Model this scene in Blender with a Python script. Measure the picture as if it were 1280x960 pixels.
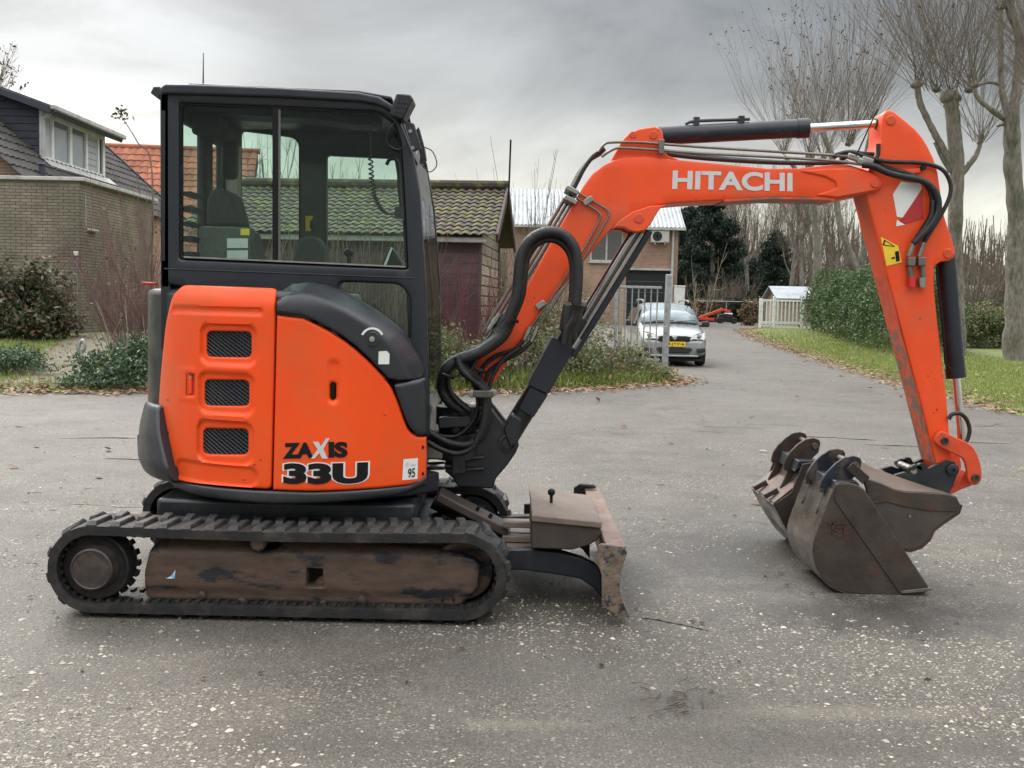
import bpy, bmesh, math, random
import numpy as np
from mathutils import Vector, Matrix
from mathutils.geometry import delaunay_2d_cdt

for o in list(bpy.data.objects):
    bpy.data.objects.remove(o)
scene = bpy.context.scene
COL = scene.collection
R = math.radians
rnd = random.Random(7)
nrg = np.random.default_rng(7)

# ------------------------------------------------------------------ camera
FPX = 1350.0                      # focal length in photo pixels (1280 wide)
CAM = Vector((0, 0, 1.46))
PITCH = math.atan(100 / FPX)
ROLL = R(1.2)
fwd = Vector((0, math.cos(PITCH), -math.sin(PITCH)))
up0 = Vector((0, math.sin(PITCH), math.cos(PITCH)))
rt0 = Vector((1, 0, 0))
rt = rt0 * math.cos(ROLL) + up0 * math.sin(ROLL)
up = up0 * math.cos(ROLL) - rt0 * math.sin(ROLL)
cam = bpy.data.cameras.new('camera')
cam.lens = 36.0 * FPX / 1280.0
cam.sensor_width = 36.0
cam.clip_start = 0.05
cam.clip_end = 3000
camo = bpy.data.objects.new('camera', cam)
camo.matrix_world = Matrix(((rt.x, up.x, -fwd.x, CAM.x), (rt.y, up.y, -fwd.y, CAM.y),
                            (rt.z, up.z, -fwd.z, CAM.z), (0, 0, 0, 1)))
COL.objects.link(camo)
scene.camera = camo

def P(px, py, Y):
    """world point on the plane y = Y that the photo shows at pixel (px, py)"""
    d = fwd * FPX + rt * (px - 640) - up * (py - 480)
    return CAM + d * (Y / d.y)

# ------------------------------------------------------------------ world and sun
SUN_EL, SUN_AZ = 42, 328          # degrees; azimuth clockwise from +Y
world = bpy.data.worlds.new('World')
scene.world = world
world.use_nodes = True
nt = world.node_tree
for n in list(nt.nodes):
    nt.nodes.remove(n)
def N(tree, typ, **kw):
    n = tree.nodes.new(typ)
    for k, v in kw.items():
        if k.startswith('i_'):
            key = k[2:]
            n.inputs[int(key) if key.isdigit() else key.replace('_', ' ')].default_value = v
        else:
            setattr(n, k, v)
    return n
L = nt.links.new
sky = N(nt, 'ShaderNodeTexSky', sky_type='NISHITA', sun_disc=False, sun_elevation=R(SUN_EL),
        sun_rotation=R(SUN_AZ), air_density=1.2, dust_density=3.0)
tc = N(nt, 'ShaderNodeTexCoord')
sep = N(nt, 'ShaderNodeSeparateXYZ')
L(tc.outputs['Generated'], sep.inputs[0])
zz = N(nt, 'ShaderNodeMath', operation='MAXIMUM', i_1=0.0); L(sep.outputs[2], zz.inputs[0])
den = N(nt, 'ShaderNodeMath', operation='ADD', i_1=0.16); L(zz.outputs[0], den.inputs[0])
dx = N(nt, 'ShaderNodeMath', operation='DIVIDE'); L(sep.outputs[0], dx.inputs[0]); L(den.outputs[0], dx.inputs[1])
dy = N(nt, 'ShaderNodeMath', operation='DIVIDE'); L(sep.outputs[1], dy.inputs[0]); L(den.outputs[0], dy.inputs[1])
cmb = N(nt, 'ShaderNodeCombineXYZ'); L(dx.outputs[0], cmb.inputs[0]); L(dy.outputs[0], cmb.inputs[1])
mp = N(nt, 'ShaderNodeMapping'); L(tc.outputs['Generated'], mp.inputs[0])
mp.inputs['Location'].default_value = (3.1, 0.4, 0.0)
mp.inputs['Scale'].default_value = (2.1, 2.1, 5.2)
no1 = N(nt, 'ShaderNodeTexNoise', i_Scale=1.5, i_Detail=7.0, i_Roughness=0.56, i_Distortion=0.5)
L(mp.outputs[0], no1.inputs['Vector'])
# cloud luminance by elevation (overcast: bright rim over the horizon, grey deck, paler towards the zenith)
ramp = N(nt, 'ShaderNodeValToRGB')
L(zz.outputs[0], ramp.inputs[0])
cr = ramp.color_ramp
stops = [(0.0, (.44, .43, .375)), (.07, (.39, .385, .342)), (.125, (.235, .237, .227)), (.19, (.142, .147, .149)),
         (.30, (.150, .155, .160)), (.56, (.98, .99, 1.0)), (1.0, (1.45, 1.46, 1.47))]
while len(cr.elements) < len(stops):
    cr.elements.new(0.5)
for e, (p, c) in zip(cr.elements, stops):
    e.position = p
    e.color = (*c, 1)
amp0 = N(nt, 'ShaderNodeMapRange', i_1=0.30, i_2=0.72, i_3=0.56, i_4=1.62)
# sun glowing through thin cloud low behind the houses on the left
glow = N(nt, 'ShaderNodeVectorMath', operation='DOT_PRODUCT'); L(tc.outputs['Generated'], glow.inputs[0])
glow.inputs[1].default_value = Vector((-.42, .90, .165)).normalized()
gl1 = N(nt, 'ShaderNodeMapRange', interpolation_type='SMOOTHERSTEP', i_1=0.962, i_2=1.0, i_3=0.0, i_4=0.95); L(glow.outputs['Value'], gl1.inputs[0])
gl2 = N(nt, 'ShaderNodeMath', operation='MULTIPLY'); L(gl1.outputs[0], gl2.inputs[0])
gn = N(nt, 'ShaderNodeMapRange', i_1=.38, i_2=.60, i_3=.25, i_4=1.15)
L(gn.outputs[0], gl2.inputs[1])
amp = N(nt, 'ShaderNodeMath', operation='ADD'); L(amp0.outputs[0], amp.inputs[0]); L(gl2.outputs[0], amp.inputs[1])
L(no1.outputs[0], amp0.inputs[0]); L(no1.outputs[0], gn.inputs[0])
cl = N(nt, 'ShaderNodeVectorMath', operation='SCALE'); L(ramp.outputs[0], cl.inputs[0]); L(amp.outputs[0], cl.inputs['Scale'])
cl2 = N(nt, 'ShaderNodeVectorMath', operation='SCALE', i_Scale=8.4); L(cl.outputs[0], cl2.inputs[0])
mixw = N(nt, 'ShaderNodeMix', data_type='RGBA'); mixw.inputs[0].default_value = 0.93
L(sky.outputs[0], mixw.inputs[6]); L(cl2.outputs[0], mixw.inputs[7])
bg = N(nt, 'ShaderNodeBackground', i_Strength=0.10)
L(mixw.outputs[2], bg.inputs[0])
wo = N(nt, 'ShaderNodeOutputWorld'); L(bg.outputs[0], wo.inputs[0])

sun = bpy.data.lights.new('sun', 'SUN')
sun.energy = 1.05
sun.angle = R(30)
sun.color = (1.0, 0.965, 0.91)
suno = bpy.data.objects.new('sun', sun)
sdir = Vector((math.sin(R(SUN_AZ)) * math.cos(R(SUN_EL)), math.cos(R(SUN_AZ)) * math.cos(R(SUN_EL)), math.sin(R(SUN_EL))))
suno.rotation_euler = (-sdir).to_track_quat('-Z', 'Y').to_euler()
suno.location = (0, 0, 30)
COL.objects.link(suno)

scene.render.engine = 'CYCLES'
vs = scene.view_settings
vs.view_transform = 'Standard'
vs.look = 'None'
vs.gamma = 1
vs.use_curve_mapping = False
vs.exposure = 1.42
scene.cycles.max_bounces = 8
scene.cycles.transparent_max_bounces = 16

# ------------------------------------------------------------------ object helpers
def I3():
    return Matrix.Identity(4)

class MB:
    """collects shapes, builds ONE mesh object"""
    def __init__(s):
        s.v = []; s.f = []; s.m = []; s.cm = 0
    def add(s, vs_, fs):
        b = len(s.v)
        s.v.extend([tuple(q) for q in vs_])
        s.f.extend([tuple(i + b for i in f) for f in fs])
        s.m.extend([s.cm] * len(fs))
        return s
    def box(s, c, d, M=None):
        x, y, z = d[0] / 2, d[1] / 2, d[2] / 2
        vs_ = [Vector((a * x, b * y, e * z)) for e in (-1, 1) for b in (-1, 1) for a in (-1, 1)]
        if M is not None:
            vs_ = [M @ q for q in vs_]
        c = Vector(c)
        return s.add([q + c for q in vs_], [(0, 2, 3, 1), (4, 5, 7, 6), (0, 1, 5, 4), (2, 6, 7, 3), (0, 4, 6, 2), (1, 3, 7, 5)])
    def bar(s, a, b, w, h, upv=(0, 0, 1)):
        """box from a to b, w across, h along upv"""
        a, b = Vector(a), Vector(b)
        t = (b - a); ln = t.length
        t = t / ln
        u = Vector(upv); sd = t.cross(u)
        if sd.length < 1e-5:
            sd = t.cross(Vector((0, 1, 0)))
        sd.normalize(); u = sd.cross(t).normalized()
        M = Matrix((t, sd, u)).transposed()
        return s.box((a + b) / 2, (ln, w, h), M)
    def prism(s, poly, y0, y1):
        """poly: list of (x,z) (or callables already in world); extruded along y"""
        n = len(poly)
        vs_ = [(p[0], y0, p[1]) for p in poly] + [(p[0], y1, p[1]) for p in poly]
        ar = sum(poly[i][0] * poly[(i + 1) % n][1] - poly[(i + 1) % n][0] * poly[i][1] for i in range(n))
        fs = [tuple(range(n)), tuple(range(2 * n - 1, n - 1, -1))]
        fs += [(i, i + n, (i + 1) % n + n, (i + 1) % n) for i in range(n)]
        if ar < 0:
            fs = [tuple(reversed(f)) for f in fs]
        return s.add(vs_, fs)
    def zprism(s, poly, z0, z1):
        n = len(poly)
        vs_ = [(p[0], p[1], z0) for p in poly] + [(p[0], p[1], z1) for p in poly]
        ar = sum(poly[i][0] * poly[(i + 1) % n][1] - poly[(i + 1) % n][0] * poly[i][1] for i in range(n))
        fs = [tuple(range(n - 1, -1, -1)), tuple(range(n, 2 * n))]
        fs += [(i, (i + 1) % n, (i + 1) % n + n, i + n) for i in range(n)]
        if ar < 0:
            fs = [tuple(reversed(f)) for f in fs]
        return s.add(vs_, fs)
    def cyl(s, a, b, r0, r1=None, n=20, caps=True):
        r1 = r0 if r1 is None else r1
        return s.tube([a, b], [r0, r1], n, caps)
    def tube(s, pts, rad, n=8, caps=True):
        pts = [Vector(p) for p in pts]
        k = len(pts)
        if not hasattr(rad, '__len__'):
            rad = [rad] * k
        t0 = (pts[1] - pts[0]).normalized()
        ref = Vector((0, 0, 1)) if abs(t0.z) < .9 else Vector((1, 0, 0))
        nrm = (ref - t0 * ref.dot(t0)).normalized()
        vs_ = []
        for i, p in enumerate(pts):
            t = (pts[min(i + 1, k - 1)] - pts[max(i - 1, 0)])
            t = t.normalized() if t.length > 1e-9 else t0
            nrm = (nrm - t * nrm.dot(t))
            nrm = nrm.normalized() if nrm.length > 1e-6 else t.orthogonal().normalized()
            bn = t.cross(nrm)
            for j in range(n):
                a = 2 * math.pi * j / n
                vs_.append(p + (nrm * math.cos(a) + bn * math.sin(a)) * rad[i])
        fs = [(i * n + j, i * n + (j + 1) % n, (i + 1) * n + (j + 1) % n, (i + 1) * n + j) for i in range(k - 1) for j in range(n)]
        if caps:
            fs.append(tuple(range(n - 1, -1, -1)))
            fs.append(tuple(range((k - 1) * n, k * n)))
        return s.add(vs_, fs)
    def lathe(s, c, axis, prof, n=28):
        """prof: list of (r, h) along axis from c"""
        ax = Vector(axis).normalized()
        u = ax.orthogonal().normalized(); w = ax.cross(u)
        c = Vector(c); vs_ = []
        for r, h in prof:
            for j in range(n):
                a = 2 * math.pi * j / n
                vs_.append(c + ax * h + (u * math.cos(a) + w * math.sin(a)) * r)
        k = len(prof)
        fs = [(i * n + j, i * n + (j + 1) % n, (i + 1) * n + (j + 1) % n, (i + 1) * n + j) for i in range(k - 1) for j in range(n)]
        fs.append(tuple(range(n - 1, -1, -1)))
        fs.append(tuple(range((k - 1) * n, k * n)))
        return s.add(vs_, fs)
    def ico(s, c, r, sub=1, sq=(1, 1, 1), jit=0):
        bm = bmesh.new(); bmesh.ops.create_icosphere(bm, subdivisions=sub, radius=1)
        vs_ = [Vector((q.co.x * sq[0], q.co.y * sq[1], q.co.z * sq[2])) * r * (1 + rnd.uniform(-jit, jit)) + Vector(c) for q in bm.verts]
        fs = [tuple(q.index for q in f.verts) for f in bm.faces]
        bm.free()
        return s.add(vs_, fs)
    def build(s, name, mat, parent=None, smooth=35, bevel=0, seg=2, loc=None, sub=0):
        me = bpy.data.meshes.new(name)
        me.from_pydata(s.v, [], s.f)
        mats = mat if isinstance(mat, (list, tuple)) else [mat]
        for q in mats:
            me.materials.append(q)
        if len(mats) > 1:
            me.polygons.foreach_set('material_index', s.m)
        o = link(name, me, parent, loc)
        finish(me, smooth)
        if bevel:
            b = o.modifiers.new('bevel', 'BEVEL')
            b.width = bevel; b.segments = seg; b.limit_method = 'ANGLE'; b.angle_limit = R(32)
            b.harden_normals = False
        return o

def finish(me, smooth):
    me.validate()
    if smooth:
        me.polygons.foreach_set('use_smooth', [True] * len(me.polygons))
        try:
            me.set_sharp_from_angle(angle=R(smooth))
        except Exception:
            pass
    me.update()

def wmat(o):
    """world matrix without waiting for the depsgraph"""
    m = Matrix.LocRotScale(o.location, o.rotation_euler, o.scale)
    if o.parent:
        return wmat(o.parent) @ o.matrix_parent_inverse @ m
    return m

def link(name, me, parent=None, loc=None, local=False):
    o = bpy.data.objects.new(name, me)
    COL.objects.link(o)
    if loc is not None:
        o.location = loc
    if parent is not None:
        o.parent = parent
        if not LOCAL[0]:
            o.matrix_parent_inverse = wmat(parent).inverted()
    return o
LOCAL = [False]    # True while a thing is built in its own coordinates

def thing(name, label, cat, loc=(0, 0, 0), rz=0, group=None):
    o = bpy.data.objects.new(name, None)
    o.empty_display_size = .2
    COL.objects.link(o)
    o.location = loc
    o.rotation_euler = (0, 0, rz)
    tag(o, label, cat, group)
    return o
def tag(o, label=None, cat=None, group=None, kind=None):
    if label: o['label'] = label
    if cat: o['category'] = cat
    if group: o['group'] = group
    if kind: o['kind'] = kind
    return o
def piece(proto, parent, M=None):
    c = proto.copy()
    COL.objects.link(c)
    c.parent = parent
    return c

def npmesh(name, V, F, mat, parent=None, smooth=0, kind=None):
    """fast mesh from numpy arrays; F is (n,k)"""
    me = bpy.data.meshes.new(name)
    V = np.asarray(V, np.float32); F = np.asarray(F, np.int32)
    me.vertices.add(len(V)); me.vertices.foreach_set('co', V.ravel())
    k = F.shape[1]
    me.loops.add(F.size); me.loops.foreach_set('vertex_index', F.ravel())
    me.polygons.add(len(F))
    me.polygons.foreach_set('loop_start', np.arange(0, F.size, k, dtype=np.int32))
    try:
        me.polygons.foreach_set('loop_total', np.full(len(F), k, np.int32))
    except Exception:
        pass
    me.update(calc_edges=True)
    me.materials.append(mat)
    me.polygons.foreach_set('use_smooth', [bool(smooth)] * len(F))
    if smooth:
        if smooth < 180:
            me.set_sharp_from_angle(angle=R(smooth))
    o = link(name, me, parent)
    if kind: o['kind'] = kind
    return o

# ------------------------------------------------------------------ 2-D helpers
def spline(pts, n=8, closed=False):
    pts = [Vector(p) for p in pts]
    out = []
    k = len(pts)
    rng = range(k if closed else k - 1)
    for i in rng:
        p0 = pts[(i - 1) % k] if closed or i > 0 else pts[0] * 2 - pts[1]
        p1 = pts[i]; p2 = pts[(i + 1) % k]
        p3 = pts[(i + 2) % k] if closed or i + 2 < k else pts[-1] * 2 - pts[-2]
        for j in range(n):
            t = j / n
            out.append(0.5 * ((2 * p1) + (p2 - p0) * t + (2 * p0 - 5 * p1 + 4 * p2 - p3) * t * t + (3 * p1 - p0 - 3 * p2 + p3) * t ** 3))
    if not closed:
        out.append(pts[-1])
    return out
def rounded(poly, r, n=5):
    """round every corner of a 2-D polygon; r is a number or list"""
    out = []
    k = len(poly)
    for i in range(k):
        p = Vector(poly[i][:2]); a = Vector(poly[i - 1][:2]); b = Vector(poly[(i + 1) % k][:2])
        rr = poly[i][2] if len(poly[i]) > 2 else r
        if rr <= 0:
            out.append(tuple(p)); continue
        u = (a - p); w = (b - p)
        q = min(rr, u.length * .49, w.length * .49)
        p1 = p + u.normalized() * q; p2 = p + w.normalized() * q
        for j in range(n + 1):
            t = j / n
            c = p1 * (1 - t) ** 2 + p * 2 * t * (1 - t) + p2 * t * t
            out.append((c.x, c.y))
    return out
def pxz(poly, Y):
    return [(lambda q: (q.x, q.z))(P(p[0], p[1], Y)) for p in poly]
def inside(pts, poly):
    x, y = pts[:, 0], pts[:, 1]
    res = np.zeros(len(pts), bool)
    n = len(poly)
    for i in range(n):
        x1, y1 = poly[i]; x2, y2 = poly[(i + 1) % n]
        if y1 == y2: continue
        c = ((y1 > y) != (y2 > y)) & (x < (x2 - x1) * (y - y1) / (y2 - y1) + x1)
        res ^= c
    return res
def dist(pts, poly):
    d = np.full(len(pts), 1e9)
    n = len(poly)
    for i in range(n):
        a = np.array(poly[i]); b = np.array(poly[(i + 1) % n]); ab = b - a
        q = np.dot(ab, ab)
        if q < 1e-14: continue
        t = np.clip(((pts - a) @ ab) / q, 0, 1)
        d = np.minimum(d, np.hypot(*(pts - a - t[:, None] * ab).T))
    return d
def resample(poly, s):
    out = []
    n = len(poly)
    for i in range(n):
        a = np.array(poly[i]); b = np.array(poly[(i + 1) % n])
        k = max(1, int(math.ceil(np.hypot(*(b - a)) / s)))
        for j in range(k):
            out.append(tuple(a + (b - a) * j / k))
    o2 = [out[0]]
    for p in out[1:]:
        if math.hypot(p[0] - o2[-1][0], p[1] - o2[-1][1]) > 1e-4: o2.append(p)
    if math.hypot(o2[0][0] - o2[-1][0], o2[0][1] - o2[-1][1]) < 1e-4: o2.pop()
    return o2
def tri2d(outline, holes, sp, ring=()):
    """constrained triangulation of a polygon with holes and inner points"""
    loops = [resample(l, sp * .8) for l in [outline] + list(holes)]
    P2 = []; E = []
    for l in loops:
        b = len(P2); P2 += l
        E += [(b + i, b + (i + 1) % len(l)) for i in range(len(l))]
    O = np.array(loops[0])
    lo, hi = O.min(0), O.max(0)
    gx, gy = np.meshgrid(np.arange(lo[0], hi[0], sp), np.arange(lo[1], hi[1], sp))
    gx[1::2] += sp / 2
    G = np.stack([gx.ravel(), gy.ravel()], 1)
    extra = [G]
    for r in ring:
        for l in loops:
            A = np.array(l); T = np.roll(A, -1, 0) - np.roll(A, 1, 0)
            T /= np.maximum(np.hypot(*T.T)[:, None], 1e-9)
            Nn = np.stack([-T[:, 1], T[:, 0]], 1)
            extra += [A + Nn * r, A - Nn * r]
    rmax = max(ring) if ring else 0
    keep = []
    for k, X in enumerate(extra):
        m = inside(X, loops[0])
        d = dist(X, loops[0])
        for h in loops[1:]:
            m &= ~inside(X, h)
            d = np.minimum(d, dist(X, h))
        m &= d > ((rmax + sp * .3) if k == 0 else min(ring) * .9 if ring else 0)
        keep.append(X[m])
    X = np.concatenate(keep)
    allp = [Vector(p) for p in P2] + [Vector(p) for p in X]
    vv, ee, ff, *_ = delaunay_2d_cdt(allp, E, [], 0, 1e-5)
    V = np.array([tuple(v) for v in vv]); F = np.array([f for f in ff if len(f) == 3])
    C = V[F].mean(1)
    m = inside(C, loops[0])
    for h in loops[1:]:
        m &= ~inside(C, h)
    F = F[m]
    a = V[F]
    ar = (a[:, 1, 0] - a[:, 0, 0]) * (a[:, 2, 1] - a[:, 0, 1]) - (a[:, 2, 0] - a[:, 0, 0]) * (a[:, 1, 1] - a[:, 0, 1])
    F[ar < 0] = F[ar < 0][:, ::-1]
    F = F[np.abs(ar) > 1e-10]
    d = dist(V, loops[0])
    for h in loops[1:]:
        d = np.minimum(d, dist(V, h))
    return V, F, d
def skirt(V3, F, off):
    """close the open rim of a sheet by pushing it along off"""
    e = {}
    for f in F:
        for i in range(3):
            a, b = f[i], f[(i + 1) % 3]
            e[(a, b)] = 1
    rim = [(a, b) for (a, b) in e if (b, a) not in e]
    ids = {}
    add = []
    for a, b in rim:
        for q in (a, b):
            if q not in ids:
                ids[q] = len(V3) + len(add)
                add.append(V3[q] + off)
    T = []
    for a, b in rim:
        T += [(b, a, ids[a]), (b, ids[a], ids[b])]
    return np.concatenate([V3, np.array(add)]), np.concatenate([F, np.array(T)])
def PS(px, py, surf, Y=5.0):
    for _ in range(8):
        q = P(px, py, Y)
        Y = float(surf(np.array([q.x]), np.array([q.z]))[0])
    return P(px, py, Y)
def drape(name, outline, surf, mat, parent, holes=(), th=.02, off=0.0, er=.008, sp=.022, disp=None, smooth=50, px=True):
    """panel traced in the x-z plane and laid on the surface y = surf(x, z), rim rounded by er"""
    if px:
        outline = [(lambda q: (q.x, q.z))(PS(p[0], p[1], surf)) for p in outline]
        holes = [[(lambda q: (q.x, q.z))(PS(p[0], p[1], surf)) for p in h] for h in holes]
    V, F, d = tri2d(outline, holes, sp, (er * .3, er) if er else ())
    y = surf(V[:, 0], V[:, 1]) + off
    if er:
        t = np.clip(1 - d / er, 0, 1)
        y = y + er * (1 - np.sqrt(np.clip(1 - t * t, 0, 1)))
    if disp is not None:
        y = y + disp(V[:, 0], V[:, 1])
    V3 = np.stack([V[:, 0], y, V[:, 1]], 1)
    V3, F3 = skirt(V3, F, np.array([0, th, 0]))
    return npmesh(name, V3, F3, mat, parent, smooth)
def sheet(name, outline, hfun, mat, sp=.5, th=.1, parent=None, kind='structure'):
    V, F, d = tri2d(outline, [], sp)
    z = hfun(V[:, 0], V[:, 1], d)
    V3 = np.stack([V[:, 0], V[:, 1], z], 1)
    V3, F3 = skirt(V3, F, np.array([0, 0, -th]))
    o = npmesh(name, V3, F3, mat, parent, 60)
    if kind: o['kind'] = kind
    return o
def flat(Y):
    return lambda x, z: np.full(len(x), Y)
def sst(a, b, x):
    t = np.clip((x - a) / (b - a), 0, 1)
    return t * t * (3 - 2 * t)
def rrsdf(x, z, cx, cz, hx, hz, r):
    qx = np.abs(x - cx) - hx + r; qz = np.abs(z - cz) - hz + r
    return np.hypot(np.maximum(qx, 0), np.maximum(qz, 0)) + np.minimum(np.maximum(qx, qz), 0) - r

def text2d(s, bold=0.0):
    """text outline as 2-D mesh normalised to the unit box"""
    cu = bpy.data.curves.new('t', 'FONT')
    cu.body = s; cu.size = 1; cu.offset = bold; cu.resolution_u = 4
    o = bpy.data.objects.new('t', cu); COL.objects.link(o)
    dg = bpy.context.evaluated_depsgraph_get()
    me = bpy.data.meshes.new_from_object(o.evaluated_get(dg))
    bm = bmesh.new(); bm.from_mesh(me)
    bmesh.ops.triangulate(bm, faces=bm.faces)
    V = np.array([v.co[:2] for v in bm.verts]); F = np.array([[v.index for v in f.verts] for f in bm.faces])
    bm.free()
    bpy.data.objects.remove(o); bpy.data.curves.remove(cu); bpy.data.meshes.remove(me)
    return V, F
def text_on(name, s, quad, surf, mat, parent, bold=0.0, off=-.003, ref=None, th=.002):
    """lettering laid on surf; quad = pixel corners (left-bottom, right-bottom, right-top, left-top) of its box"""
    V, F = text2d(s, bold)
    rv = V if ref is None else text2d(s, ref)[0]
    lo, hi = rv.min(0), rv.max(0)
    U = (V - lo) / (hi - lo)
    q = [PS(p[0], p[1], surf) for p in quad]
    q = [np.array((a.x, a.z)) for a in q]
    X = (1 - U[:, :1]) * (1 - U[:, 1:]) * q[0] + U[:, :1] * (1 - U[:, 1:]) * q[1] + U[:, :1] * U[:, 1:] * q[2] + (1 - U[:, :1]) * U[:, 1:] * q[3]
    me = bpy.data.meshes.new('t')
    me.from_pydata([(a[0], 0, a[1]) for a in X], [], F.tolist())
    bm = bmesh.new(); bm.from_mesh(me); bpy.data.meshes.remove(me)
    x0, x1 = X[:, 0].min(), X[:, 0].max()
    for i in range(1, int((x1 - x0) / .02)):
        bmesh.ops.bisect_plane(bm, geom=bm.verts[:] + bm.edges[:] + bm.faces[:], plane_co=(x0 + i * .02, 0, 0), plane_no=(1, 0, 0))
    bmesh.ops.triangulate(bm, faces=bm.faces)
    V = np.array([(v.co.x, v.co.z) for v in bm.verts]); bm.verts.index_update()
    F = np.array([[v.index for v in f.verts] for f in bm.faces]); bm.free()
    V3 = np.stack([V[:, 0], surf(V[:, 0], V[:, 1]) + off, V[:, 1]], 1)
    a = V[F]
    ar = (a[:, 1, 0] - a[:, 0, 0]) * (a[:, 2, 1] - a[:, 0, 1]) - (a[:, 2, 0] - a[:, 0, 0]) * (a[:, 1, 1] - a[:, 0, 1])
    F[ar < 0] = F[ar < 0][:, ::-1]
    V3, F = skirt(V3, F, np.array([0, th, 0]))
    return npmesh(name, V3, F, mat, parent, 0)

# ------------------------------------------------------------------ materials
def mat(name, col, rough=.5, metal=0, var=.12, scale=6, col2=None, s2=3, t2=(.5, .62), bump=0, bscale=60, coat=0,
        spec=.5, rvar=.1, rand=0, trans=0, emis=None, ior=None, detail=5, thin=0, stretch=None, scr=None):
    m = bpy.data.materials.new(name)
    m.use_nodes = True
    t = m.node_tree; l = t.links.new
    b = t.nodes['Principled BSDF']
    c = N(t, 'ShaderNodeTexCoord')
    src = c.outputs['Object']
    if stretch:
        mpp = N(t, 'ShaderNodeMapping'); mpp.inputs['Scale'].default_value = stretch
        l(src, mpp.inputs[0]); src = mpp.outputs[0]
    n1 = N(t, 'ShaderNodeTexNoise', i_Scale=scale, i_Detail=detail, i_Roughness=.6); l(src, n1.inputs['Vector'])
    mr = N(t, 'ShaderNodeMapRange', i_1=.3, i_2=.7, i_3=1 - var, i_4=1 + var); l(n1.outputs[0], mr.inputs[0])
    val = mr.outputs[0]
    if rand:
        oi = N(t, 'ShaderNodeObjectInfo')
        m2 = N(t, 'ShaderNodeMapRange', i_1=0, i_2=1, i_3=1 - rand, i_4=1 + rand); l(oi.outputs['Random'], m2.inputs[0])
        mm = N(t, 'ShaderNodeMath', operation='MULTIPLY'); l(val, mm.inputs[0]); l(m2.outputs[0], mm.inputs[1]); val = mm.outputs[0]
    base = N(t, 'ShaderNodeRGB'); base.outputs[0].default_value = (*col, 1)
    cs = base.outputs[0]
    if col2 is not None:
        n2 = N(t, 'ShaderNodeTexNoise', i_Scale=s2, i_Detail=7, i_Roughness=.65); l(src, n2.inputs['Vector'])
        r2 = N(t, 'ShaderNodeMapRange', i_1=t2[0], i_2=t2[1]); l(n2.outputs[0], r2.inputs[0])
        mx = N(t, 'ShaderNodeMix', data_type='RGBA'); l(r2.outputs[0], mx.inputs[0]); l(cs, mx.inputs[6])
        mx.inputs[7].default_value = (*col2, 1); cs = mx.outputs[2]
    if scr is not None:      # bare scraped streaks
        q3 = N(t, 'ShaderNodeMapping'); q3.inputs['Scale'].default_value = scr[1]; q3.inputs['Rotation'].default_value = scr[2]; l(c.outputs['Object'], q3.inputs[0])
        n4 = N(t, 'ShaderNodeTexNoise', i_Scale=1.0, i_Detail=5, i_Roughness=.6); l(q3.outputs[0], n4.inputs['Vector'])
        r4 = N(t, 'ShaderNodeMapRange', i_1=scr[3], i_2=scr[3] + .06); l(n4.outputs[0], r4.inputs[0])
        mx4 = N(t, 'ShaderNodeMix', data_type='RGBA'); l(r4.outputs[0], mx4.inputs[0]); l(cs, mx4.inputs[6]); mx4.inputs[7].default_value = (*scr[0], 1); cs = mx4.outputs[2]
    sc = N(t, 'ShaderNodeVectorMath', operation='SCALE'); l(cs, sc.inputs[0]); l(val, sc.inputs['Scale'])
    l(sc.outputs[0], b.inputs['Base Color'])
    rr = N(t, 'ShaderNodeMapRange', i_1=.3, i_2=.7, i_3=max(.02, rough - rvar), i_4=min(1, rough + rvar))
    n3 = N(t, 'ShaderNodeTexNoise', i_Scale=scale * 1.7, i_Detail=4); l(src, n3.inputs['Vector']); l(n3.outputs[0], rr.inputs[0])
    l(rr.outputs[0], b.inputs['Roughness'])
    b.inputs['Metallic'].default_value = metal
    b.inputs['Specular IOR Level'].default_value = spec
    b.inputs['Coat Weight'].default_value = coat
    b.inputs['Coat Roughness'].default_value = .12
    if thin:
        tr = N(t, 'ShaderNodeBsdfTranslucent'); l(sc.outputs[0], tr.inputs[0])
        ms = N(t, 'ShaderNodeMixShader', i_0=thin); l(b.outputs[0], ms.inputs[1]); l(tr.outputs[0], ms.inputs[2])
        l(ms.outputs[0], t.nodes['Material Output'].inputs[0])
    if bump:
        nb = N(t, 'ShaderNodeTexNoise', i_Scale=bscale, i_Detail=4, i_Roughness=.6); l(src, nb.inputs['Vector'])
        bp = N(t, 'ShaderNodeBump', i_Strength=1.0, i_Distance=bump); l(nb.outputs[0], bp.inputs['Height'])
        l(bp.outputs[0], b.inputs['Normal'])
    return m
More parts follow.
